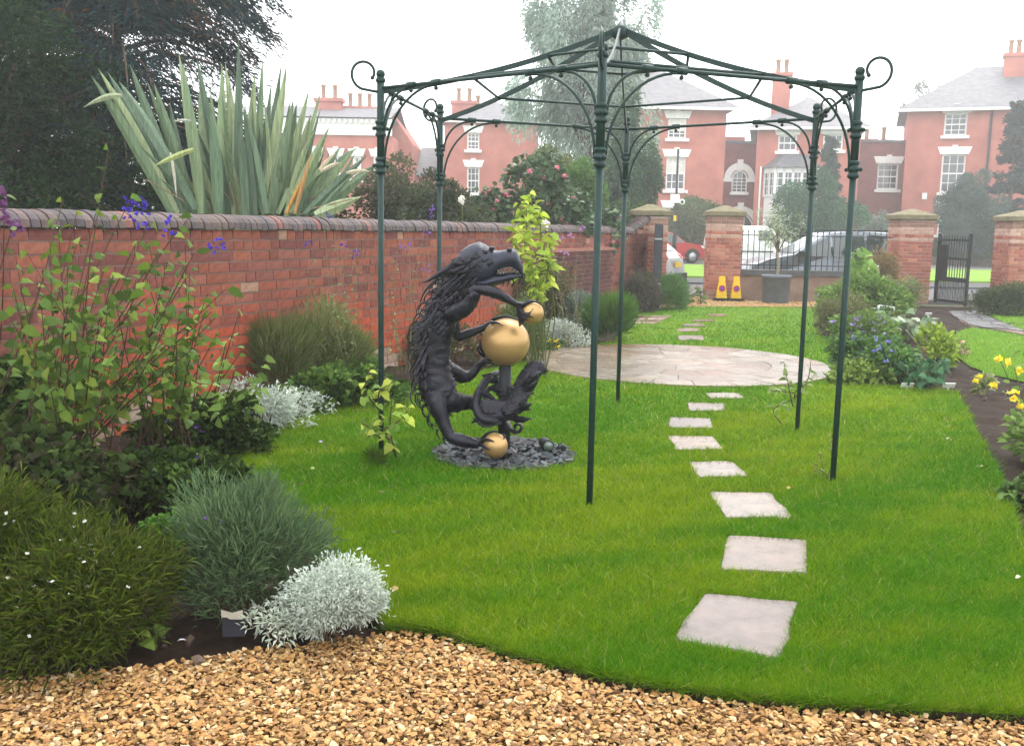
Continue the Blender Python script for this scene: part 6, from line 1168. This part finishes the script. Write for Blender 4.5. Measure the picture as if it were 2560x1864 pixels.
bush('low_perennial', 'low green leafy mound between the silver plant and the pergola post', 'plant', (-1.555, 8.806, 0.000), (.55, .4, .2), 1500, .085, .05, LOW, 20, up=.5)
bush('low_perennial', 'low leafy mound at the bed edge just left of the first pergola post', 'plant', (-1.759, 8.491, 0.000), (.35, .3, .2), 900, .08, .05, LOW, 16, up=.5)
bush('grey_sage', 'small clump of pale grey felted leaves near the foot of the wall', 'plant', (-1.881, 9.875, 0.000), (.24, .2, .18), 220, .15, .06, [(.3, .36, .3), (.36, .42, .35), (.24, .3, .25)], 8, up=.9, droop=.3)
WHT = [(.44, .5, .43), (.5, .55, .48), (.36, .42, .35), (.55, .59, .53)]
bush('silver_bush', 'small silvery white bush in the middle of the left border', 'shrub', (-1.964, 7.552, 0.000), (.34, .28, .24), 2600, .05, .013, WHT, 22, up=.3, spread=.9, oval=False)
bush('silver_bush', 'sparse silvery sprig right of the small silvery bush', 'shrub', (-1.781, 8.132, -0.000), (.24, .2, .15), 700, .045, .012, WHT, 12, up=.3, spread=.9, oval=False)
bush('silver_bush', 'bright silvery white bush at the corner where lawn and gravel meet', 'shrub', (-0.695, 3.694, 0.000), (.235, .22, .22), 10000, .024, .0075, WHT, 34, up=.35, spread=.8, oval=False, zc=.12, size=(.24, .42))
bush('silver_bush', 'thin low silvery sprigs at the foot of the lavender', 'shrub', (-0.902, 3.659, 0.000), (.13, .1, .07), 420, .03, .01, [(.4, .46, .36), (.5, .54, .45)], 9, up=.3, spread=.9, oval=False)
bush('lavender', 'rounded blue green lavender bush beside the silvery corner bush', 'shrub', (-1.119, 3.967, 0.000), (.335, .32, .33), 14000, .065, .0055, [(.075, .125, .08), (.1, .155, .1), (.055, .1, .065), (.12, .175, .115)], 42, up=.9, spread=.6, oval=False, zc=.21, size=(.22, .4), droop=.05, fl=[(6, .012, VIO, 'flower')])
HB = [(.045, .075, .012), (.065, .1, .014), (.09, .125, .018), (.035, .055, .012), (.08, .085, .02)]
bush('heath_bush', 'dark feathery bush speckled with tiny white flowers in the lower left corner', 'shrub', (-1.693, 3.582, 0.000), (.5, .34, .36), 21000, .058, .006, HB, 40, up=.7, spread=.8, oval=False, zc=.13, fl=[(90, .009, [(.75, .75, .7)], 'flower')])
bush('heath_bush', 'dark feathery bush with white specks at the extreme left edge of the bed', 'shrub', (-2.132, 3.684, 0.000), (.42, .34, .36), 10000, .058, .006, HB, 30, up=.7, spread=.6, oval=False, zc=.26, fl=[(30, .009, [(.75, .75, .7)], 'flower')])
leafy_stems('primrose', 'small broad leaved rosette on the soil at the edge of the gravel', 'plant', (-1.389, 3.608, 0.000), [((-1.385, 3.595, 0.000), np.array((-1.385, 3.595, 0.000))+np.array([rng.normal()*.04, rng.normal()*.03, .07])) for _ in range(5)], 3, .085, .05, [(.09, .15, .03), (.12, .18, .03)], stem_r=.003)
DKG = [(.022, .044, .012), (.035, .066, .014), (.055, .1, .02), (.018, .034, .01)]
bush('hardy_geranium', 'dark mounding geranium with violet flowers behind the lavender', 'plant', (-1.936, 5.515, 0.000), (.5, .36, .17), 3600, .06, .042, DKG, 34, up=.4, fl=[(7, .022, VIO, 'flower'), (10, .008, [(.7, .7, .65)], 'bud')])
bush('hardy_geranium', 'small leafy geranium with mauve flowers at the lawn edge', 'plant', (-2.082, 6.785, 0.000), (.36, .3, .22), 2200, .055, .04, DKG, 20, up=.4, fl=[(9, .022, VIO, 'flower')])
bush('hardy_geranium', 'leafy geranium with violet blooms in front of the tall salvia', 'plant', (-2.403, 6.979, 0.000), (.34, .28, .15), 1900, .055, .042, DKG, 20, up=.5, fl=[(6, .024, VIO, 'flower')])
bush('shade_shrub', 'dark shaded leafy shrub at the left edge under the salvia', 'shrub', (-2.491, 4.885, -0.000), (.5, .45, .3), 4600, .07, .045, [(.025, .045, .014), (.035, .055, .016), (.035, .032, .016)], 36, up=.3)  # leaf colours darkened, the bed's shade is painted in
bush('shade_shrub', 'brownish shaded shrub between the salvia and the heath bush', 'shrub', (-2.221, 5.312, 0.000), (.4, .3, .15), 3600, .05, .03, [(.03, .035, .015), (.045, .035, .018), (.025, .035, .013)], 30, up=.4)  # dark leaf palette holds painted shade here too
bush('shade_shrub', 'mid green shrub at the left edge against the wall', 'shrub', (-3.302, 6.291, 0.000), (.45, .4, .42), 3600, .09, .055, [(.06, .11, .03), (.08, .14, .035), (.045, .085, .028)], 40, up=.3)
bush('ground_cover', 'bright green low ground cover left of the lavender', 'plant', (-1.540, 4.549, 0.000), (.22, .2, .12), 900, .05, .03, [(.06, .14, .03), (.08, .17, .035)], 14, up=.5)
leafy_stems('purple_spire', 'purple flower spire hanging at the extreme left edge over the coping', 'plant', (-3.557, 6.667, 0.000), [((-3.678, 6.657, 0.000), (-2.876, 5.600, 1.742)), ((-3.578, 6.528, 0.000), (-2.637, 5.200, 1.569))], 5, .08, .04, [(.1, .15, .05)], ('flower', .02, [(.16, .05, .14), (.2, .08, .22)], [(-2.840, 5.500, 1.739), (-2.837, 5.500, 1.690), (-2.780, 5.400, 1.620), (-2.702, 5.300, 1.580), (-2.624, 5.200, 1.545)], 8, (.012, .01, .02)), mt=twig_m)
bush('red_heuchera', 'small red leaved clump between the heath bush and the lavender', 'plant', (-1.591, 4.788, 0.000), (.1, .1, .09), 130, .05, .04, [(.25, .03, .02), (.16, .03, .02)], 6, up=.5)
p = (-1.076, 3.678, 0.000); t = thing('plant_pot', 'small square dark plant pot with a curled white label on the bare soil', 'pot', (p[0], p[1], 0)); s = MB(); s.box((p[0], p[1], .04), (.085, .06, .08), .1); s.build('pot', M('pot_plastic', (.035, .035, .045), .4), t)
s = MB(); v = []
for i in range(7): x = -.042+.014*i; v += [(p[0]+x, p[1]-.031, .072+.0*i), (p[0]+x, p[1]-.036, .1+.012*abs(i-3)/3)]
s.add(v, [(2*i, 2*i+2, 2*i+3, 2*i+1) for i in range(6)]); v2 = [(a, b+.004, c_) for a, b, c_ in v]; s.add(v2, [(2*i+1, 2*i+3, 2*i+2, 2*i) for i in range(6)]); s.build('label', M('label_card', (.55, .5, .42), .7), t)
# lime green shrub behind the dragon
LIME = [(.30, .42, .04), (.38, .48, .05), (.25, .36, .045), (.42, .48, .07)]
b0 = (0.272, 10.600, 0.372)
leafy_stems('lime_shrub', 'tall bright lime green broad leaved shrub behind the dragon head', 'shrub', (b0[0], 10.6, 0), stem_tips((b0[0], 10.6), [(0.165, 10.600, 1.991), (0.047, 10.600, 1.871), (0.263, 10.500, 1.778), (0.002, 10.500, 1.679), (0.315, 10.400, 1.449), (0.100, 10.400, 1.539), (0.367, 10.400, 1.260), (0.201, 10.300, 1.167), (0.277, 10.400, 1.021), (0.055, 10.300, 1.352), (0.147, 10.700, 1.731), (0.363, 10.500, 1.590), (0.220, 10.300, 1.355), (0.118, 10.500, 1.893), (0.301, 10.500, 1.160)], .05), 19, .17, .075, LIME, leaf_from=.81, max_parts=290, stem_r=.009)
# middle border, left of the round patio
bush('silver_bush', 'low silvery white bush at the left edge of the round patio', 'shrub', (0.760, 13.604, 0.000), (.34, .3, .2), 3200, .055, .016, WHT, 24, up=.4, spread=.9, oval=False)
bush('yellow_pansies', 'few small yellow flowers at the patio edge', 'plant', (0.561, 12.912, 0.000), (.25, .12, .09), 160, .05, .03, LOW, 8, up=.5, fl=[(9, .035, [(.8, .6, .05)], 'flower')])
bush('blue_grey_bush', 'soft blue grey bush between the wall and the middle pergola post', 'shrub', (1.051, 14.626, 0.000), (.42, .4, .38), 5200, .07, .014, [(.14, .2, .16), (.18, .24, .2)], 24, up=.6, oval=False)
bush('grassy_clump', 'upright grassy clump beside the back pergola post', 'plant', (1.436, 14.268, 0.000), (.32, .3, .33), 3600, .3, .012, [(.07, .16, .04), (.1, .2, .05)], 10, up=1.6, spread=.25, oval=False, stem=False)
bush('green_mound', 'soft green mound of thyme like growth against the wall', 'plant', (0.641, 15.401, 0.000), (.5, .35, .35), 4200, .06, .02, [(.08, .12, .04), (.1, .13, .05)], 24, up=.5, oval=False)
bush('brown_shrub', 'loose brownish shrub against the dark low brick wall', 'shrub', (0.443, 14.712, 0.000), (.6, .35, .75), 4600, .07, .025, [(.12, .1, .05), (.15, .13, .06), (.1, .11, .05)], 34, up=.6, oval=False, size=(.2, .34))
bush('olive_bush', 'small grey green bush behind the gold ball', 'shrub', (0.088, 11.863, 0.000), (.38, .3, .45), 4600, .06, .018, [(.10, .15, .07), (.13, .17, .09)], 22, up=.7, oval=False)
bush('wall_foot_growth', 'reddish brown low growth along the wall foot behind the dragon', 'plant', (-0.948, 11.723, 0.000), (.9, .35, .3), 3600, .07, .03, [(.16, .07, .04), (.12, .1, .05), (.1, .13, .05)], 26, up=.5, oval=False)
bush('purple_shrub', 'dusky purple shrub at the foot of the far garden wall', 'shrub', (2.436, 19.624, 0.000), (.42, .4, .5), 4600, .08, .03, [(.09, .075, .06), (.11, .09, .07), (.08, .09, .055)], 26, up=.4, oval=False)
bush('fennel_bush', 'soft bright green feathery bush beside the drive entrance', 'plant', (3.072, 20.437, 0.000), (.62, .5, .42), 9000, .13, .01, [(.1, .2, .08), (.13, .24, .1)], 24, up=1.0, spread=.4, oval=False, stem=False)
leafy_stems('weed', 'single small leafy weed growing in the pale gate gravel', 'plant', (4.203, 21.939, 0.000), [((4.203, 21.939, 0.000), np.array((4.203, 21.939, 0.000))+np.array([rng.normal()*.16, 0, rng.uniform(.15, .38)])) for _ in range(6)], 4, .17, .09, [(.12, .18, .06), (.09, .14, .05)], stem_r=.006)
# climbers at the pergola feet
CL = [(.2, .32, .05), (.28, .38, .06), (.14, .24, .04), (.4, .46, .07)]
leafy_stems('clematis', 'young yellow green climber twining the foot of the left pergola post', 'plant', (-0.814, 6.582, 0.000), [((-0.784, 6.638, 0.000), (-0.884, 6.420, 0.398)), ((-0.784, 6.638, 0.000), (-0.792, 6.400, 0.480)), ((-0.792, 6.400, 0.189), (-0.988, 6.350, 0.319)), ((-0.884, 6.420, 0.398), (-0.935, 6.400, 0.674)), ((-0.882, 6.400, 0.402), (-1.010, 6.400, 0.461)), ((-0.882, 6.400, 0.463), (-0.774, 6.350, 0.594)), ((-0.846, 6.400, 0.265), (-0.675, 6.350, 0.415)), ((-0.876, 6.400, 0.234), (-0.936, 6.300, 0.239))], 9, .085, .055, CL, stem_r=.006, mt=twig_m, leaf_from=.3)
leafy_stems('clematis', 'thin twining climber at the foot of the right back pergola post', 'plant', (2.263, 8.057, 0.000), [((2.293, 8.098, 0.000), (2.345, 8.000, 0.261)), ((2.331, 8.000, 0.185), (2.234, 8.000, 0.560)), ((2.345, 8.000, 0.261), (2.457, 8.000, 0.565)), ((2.335, 8.000, 0.298), (2.118, 8.000, 0.313)), ((2.338, 8.000, 0.261), (2.435, 7.950, 0.384))], 8, .1, .04, [(.2, .27, .09), (.25, .31, .12), (.14, .22, .06)], stem_r=.006, mt=twig_m, leaf_from=.4)
leafy_stems('clematis', 'sparse climber at the foot of the nearest right pergola post', 'plant', (2.110, 6.323, 0.000), [((2.072, 6.297, 0.000), (1.962, 6.200, 0.104)), ((2.087, 6.298, 0.000), (2.070, 6.200, 0.330)), ((2.102, 6.299, 0.000), (1.999, 6.200, 0.210))], 5, .06, .03, [(.16, .22, .05), (.2, .18, .05)], stem_r=.004, leaf_from=.5)
bush('grass_tussock', 'longer grass tussock round the foot of the left pergola post', 'grass tuft', (-0.922, 6.419, 0.000), (.09, .09, .05), 260, .09, .006, [(.06, .12, .015), (.1, .17, .02)], 5, up=1.5, spread=.5, oval=False, stem=False)

# ================================================================== right border plants
RG = [(.13, .23, .07), (.17, .27, .08), (.1, .18, .06), (.2, .28, .11)]
bush('tall_perennial', 'large airy green perennial mass against the low front wall', 'plant', (6.131, 17.351, 0.000), (.85, .7, .54), 6500, .11, .045, RG, 50, up=.5, oval=False, size=(.18, .34))
bush('tall_perennial', 'feathery grey green perennial in front of the pillar by the gate', 'plant', (7.610, 19.653, 0.000), (.65, .6, .5), 6000, .1, .03, [(.16, .2, .1), (.2, .24, .13), (.18, .18, .1)], 46, up=.5, oval=False, size=(.18, .34))
bush('rusty_shrub', 'rust tinged feathery shrub behind the tall perennials', 'shrub', (7.674, 20.751, 0.000), (.45, .4, .75), 4600, .1, .03, [(.25, .16, .07), (.2, .17, .08)], 28, up=.6, oval=False)
b0 = (6.951, 19.600, 0.083)
leafy_stems('fig_sapling', 'young broad leaved sapling with yellow green leaves over the railings', 'shrub', (b0[0], 19.6, 0), stem_tips((b0[0], 19.6), [(6.862, 19.600, 1.355), (6.713, 19.500, 1.071), (7.031, 19.500, 0.988), (6.605, 19.400, 0.851), (7.226, 19.500, 0.769), (7.411, 19.500, 0.683), (6.842, 19.300, 0.772), (6.780, 19.600, 1.247), (7.010, 19.600, 1.162)], .1), 12, .3, .2, [(.2, .34, .07), (.27, .4, .08), (.16, .28, .08)], leaf_from=.55, stem_r=.014)
bush('phlox', 'lilac flowered phlox clump at the lawn side of the right border', 'plant', (6.348, 19.396, 0.000), (.4, .4, .38), 2200, .09, .03, RG, 18, up=.5, oval=False, fl=[(22, .055, [(.45, .36, .62), (.55, .45, .68)], 'flower')])
bush('low_perennial', 'brown green seedy mound on the left edge of the right border', 'plant', (5.271, 15.712, 0.000), (.5, .4, .34), 3800, .08, .025, [(.16, .17, .08), (.2, .18, .1), (.12, .15, .06)], 24, up=.5, oval=False)
bush('bellflower', 'cluster of pale violet bellflowers in the middle of the right border', 'plant', (5.163, 14.276, 0.000), (.5, .35, .28), 2400, .09, .035, RG, 20, up=.5, oval=False, fl=[(34, .06, [(.42, .32, .68), (.5, .4, .72)], 'flower')])
hb = (6.071, 15.191, 0.000)
HOS = [(.24, .31, .19), (.3, .36, .24), (.17, .26, .14), (.36, .4, .29)]
leafy_stems('hosta', 'pale variegated hosta with broad leaves beside the garden ornament', 'plant', hb, [((hb[0]+rng.normal()*.1, hb[1]+rng.normal()*.08, 0), (hb[0]+cos(a)*rng.uniform(.15, .55), hb[1]+sin(a)*.35, rng.uniform(.2, .48))) for a in np.linspace(0, 2*pi, 26)], 3, .27, .15, HOS, leaf_from=.72, stem_r=.006)
bush('blue_geranium', 'broad green geranium mound with blue flowers in the right border', 'plant', (4.143, 10.958, 0.000), (.55, .5, .25), 4200, .075, .05, [(.07, .15, .05), (.1, .19, .06), (.055, .12, .045)], 36, up=.45, fl=[(24, .045, [(.25, .25, .65), (.34, .32, .7)], 'flower')])
bush('low_perennial', 'low yellow green leafy plant at the near left corner of the right border', 'plant', (3.810, 10.592, 0.000), (.36, .22, .14), 800, .09, .05, [(.2, .29, .08), (.25, .33, .1), (.15, .23, .07)], 18, up=.5)
bb = (4.350, 10.225, 0.000)
leafy_stems('primula', 'dark glossy rosette plant with one orange bloom at the lawn corner', 'plant', bb, [((bb[0]+rng.normal()*.04, bb[1]+rng.normal()*.04, 0), (bb[0]+cos(a)*rng.uniform(.05, .3), bb[1]+sin(a)*.24+.05, rng.uniform(.08, .34))) for a in np.linspace(0, 6.28, 34)], 3, .15, .085, [(.05, .13, .06), (.07, .17, .08), (.04, .1, .05)], ('flower', .05, [(.75, .25, .1)], [(4.424, 10.400, 0.100)], 3, (.015, .01, .03)), leaf_from=.7, stem_r=.005)
bush('pink_geranium', 'loose salmon pink flowers along the soil strip', 'plant', (5.773, 13.081, 0.000), (.3, .35, .18), 420, .06, .03, [(.2, .22, .09), (.16, .2, .07)], 10, up=.4, fl=[(16, .05, [(.7, .35, .3), (.75, .45, .4)], 'flower')])
bush('yellow_shrublet', 'yellow green leafy stems at the right end of the blue geranium', 'plant', (5.192, 11.927, -0.000), (.25, .25, .3), 700, .09, .045, [(.3, .4, .07), (.22, .33, .06)], 12, up=.7)
# right edge
pr = (3.766, 6.824, 0.000)
YL = [(.85, .68, .04), (.8, .6, .05), (.85, .72, .1)]
leafy_stems('evening_primrose', 'yellow flowered evening primrose stems leaning in at the right edge', 'plant', pr, [((pr[0]+.1+rng.normal()*.06, pr[1]+rng.normal()*.05, 0), p) for p in ((3.313, 6.600, 0.769), (3.358, 6.500, 0.738), (3.419, 6.500, 0.632), (3.315, 6.400, 0.555), (3.361, 6.400, 0.480), (3.278, 6.600, 0.644), (3.278, 6.400, 0.402), (3.460, 6.600, 0.834), (3.292, 6.500, 0.289))], 8, .09, .035, [(.16, .26, .06), (.2, .3, .08)], ('flower', .034, YL, [(3.308, 6.600, 0.763), (3.349, 6.600, 0.751), (3.410, 6.500, 0.729), (3.312, 6.400, 0.585), (3.335, 6.400, 0.531), (3.363, 6.400, 0.489), (3.296, 6.600, 0.614), (3.474, 6.600, 0.787), (3.568, 7.400, 0.499)], 2, (.014, .01, .014)), stem_r=.005)
bush('border_perennial', 'leafy green plants under the yellow flowers at the right edge', 'plant', (3.973, 6.707, 0.000), (.5, .45, .3), 2600, .09, .045, RG, 22, up=.5, fl=[(4, .04, YL, 'flower')])
bush('border_perennial', 'low dark green plants at the right edge nearest the gravel', 'plant', (3.283, 5.757, 0.000), (.26, .3, .1), 1500, .07, .045, [(.07, .13, .045), (.1, .17, .06)], 16, up=.4)
bush('border_perennial', 'small pale seedling clump on the bare soil strip', 'plant', (4.889, 10.054, 0.000), (.12, .1, .12), 130, .08, .03, [(.3, .33, .15), (.2, .27, .1)], 5, up=.7)
bush('dark_shrub', 'dark low shrub at the foot of the right gate pillar', 'shrub', (10.408, 20.438, 0.000), (1.1, .5, .35), 6500, .1, .03, [(.06, .08, .05), (.08, .1, .06)], 30, up=.4, oval=False)
# canes, ties and ornament
dry = M('bamboo_cane', (.5, .4, .24), .6)
for a, b_, lb in (((6.130, 16.560, -0.000), (6.328, 17.300, 0.489), 'leaning bamboo cane in front of the tall perennials'), ((7.560, 20.205, 0.200), (6.833, 18.500, 1.027), 'thin bamboo cane with a pale tip high in the perennials')):
    t = thing('bamboo_cane', lb, 'cane', (a[0], a[1], 0)); s = MB(); s.tube([(a[0], a[1], -.02), b_], .012, 6); s.build('cane', dry, t); s = MB(); s.ball(b_, .016, 8, 6); s.build('cane_tip', white_paint, t)
a, b_, c_ = (6.267, 16.800, 0.415), (6.532, 16.800, 0.384), (6.231, 16.800, 0.224); t = thing('plant_tie', 'white plastic tie hung as a frame between sticks by the hosta', 'plant tie', (a[0], a[1], 0)); s = MB(); s.tube([a, b_], .014, 6); s.tube([a, c_], .022, 6); s.tube([b_, (6.522, 16.800, 0.282)], .016, 6); s.build('tie', white_paint, t); s = MB(); s.tube([(a[0], a[1]+.02, 0), (a[0], a[1]+.02, a[2])], .01, 6); s.tube([(b_[0], b_[1]+.02, 0), (b_[0], b_[1]+.02, b_[2])], .01, 6); s.build('support_stick', dry, t)
p = (6.635, 17.173, 0.000); orn = M('straw_glaze', (.62, .47, .18), .6, c2=(.5, .36, .12)); t = thing('garden_ornament', 'small straw yellow seated figure ornament beside the hosta', 'ornament', (p[0], p[1], 0)); s = MB()
s.lathe((p[0], p[1], 0), [(.09, 0), (.13, .03), (.14, .12), (.11, .24), (.085, .3), (.06, .33)], 14); s.build('body', orn, t); s = MB(); s.ball((p[0], p[1]-.01, .4), .09, 14, 10, (1, .95, .95)); s.build('head', orn, t)
for sg in (-1, 1): s = MB(); s.ball((p[0]+sg*.07, p[1], .475), .03, 8, 6); s.build('ear', orn, t); s = MB(); s.tube(spline([(p[0]+sg*.09, p[1]-.02, .28), (p[0]+sg*.14, p[1]-.08, .2), (p[0]+sg*.06, p[1]-.14, .15)], 3), .03, 7); s.build('arm', orn, t); s = MB(); s.tube([(p[0]+sg*.07, p[1]-.05, .05), (p[0]+sg*.09, p[1]-.2, .04)], [.045, .04], 8); s.build('leg', orn, t)
tagm = M('tag_plastic', (.78, .78, .72), .5)
for q, lb in (((4.166, 10.205, 0.000), 'white plastic plant tag on the soil left of the dark rosette'), ((4.626, 10.256, 0.000), 'white plant tag lying right of the dark rosette'), ((1.947, 20.303, 0.000), 'tiny white tag at the edge of the feathery green bush'), ((8.403, 19.815, 0.000), 'white scrap on the soil strip near the gate')):
    t = thing('plant_tag', lb, 'plant tag', (q[0], q[1], 0)); s = MB(); s.box((q[0], q[1], .045), (.13, .012, .055), M3=Matrix.Rotation(.5, 3, 'X')); s.build('tag_plate', tagm, t); s = MB(); s.box((q[0], q[1]+.01, .01), (.02, .01, .06)); s.build('tag_stem', tagm, t)
# fallen leaves and petals on the lawn
for q, lb, c_ in (((3.411, 7.540, 0.000), 'small white petal on the right part of the lawn', (.75, .72, .55)), ((2.356, 4.375, 0.000), 'pale fallen petal at the far right of the lawn', (.75, .72, .55)), ((-0.510, 4.089, 0.000), 'small tan leaf on the grass beside the silvery corner bush', (.5, .34, .14)), ((-1.401, 6.986, 0.000), 'pale violet petal on the lawn left of the first post', (.4, .34, .55)), ((-1.300, 6.196, 0.000), 'yellow green fallen leaf on the lawn left of the dragon', (.4, .45, .12)), ((3.230, 6.588, 0.000), 'thin yellowish fallen leaf near the right lawn edge', (.55, .55, .2)), ((-1.245, 3.507, 0.000), 'white petal lying on the gravel edge below the heath bush', (.75, .75, .85)), ((1.718, 5.927, 0.000), 'tan fallen leaf at the corner of the third slab', (.5, .36, .14))):
    V_, F_, C_ = leaf_mesh(np.array([[q[0], q[1], .04]]), np.array([[1, .3, .02]]), .034, .02, np.array([c_]), droop=.0); o = np_obj('fallen_leaf', V_, F_, petal_m, C_); tag(o, lb, 'fallen leaf')

# ------------------------------------------------------------------ thin haze volume, added to stand in for lens glare
hz, n, b = nodes('haze_air'); n.nodes.remove(b); pv = n.nodes.new('ShaderNodeVolumePrincipled'); pv.inputs['Color'].default_value = (.96, .97, 1, 1); pv.inputs['Density'].default_value = .0025; pv.inputs['Anisotropy'].default_value = .55
n.links.new(pv.outputs[0], n.nodes['Material Output'].inputs['Volume'])
s = MB(); s.box((0, 60, 8.2), (250, 210, 20)); tag(s.build('haze', hz), kind='stuff')
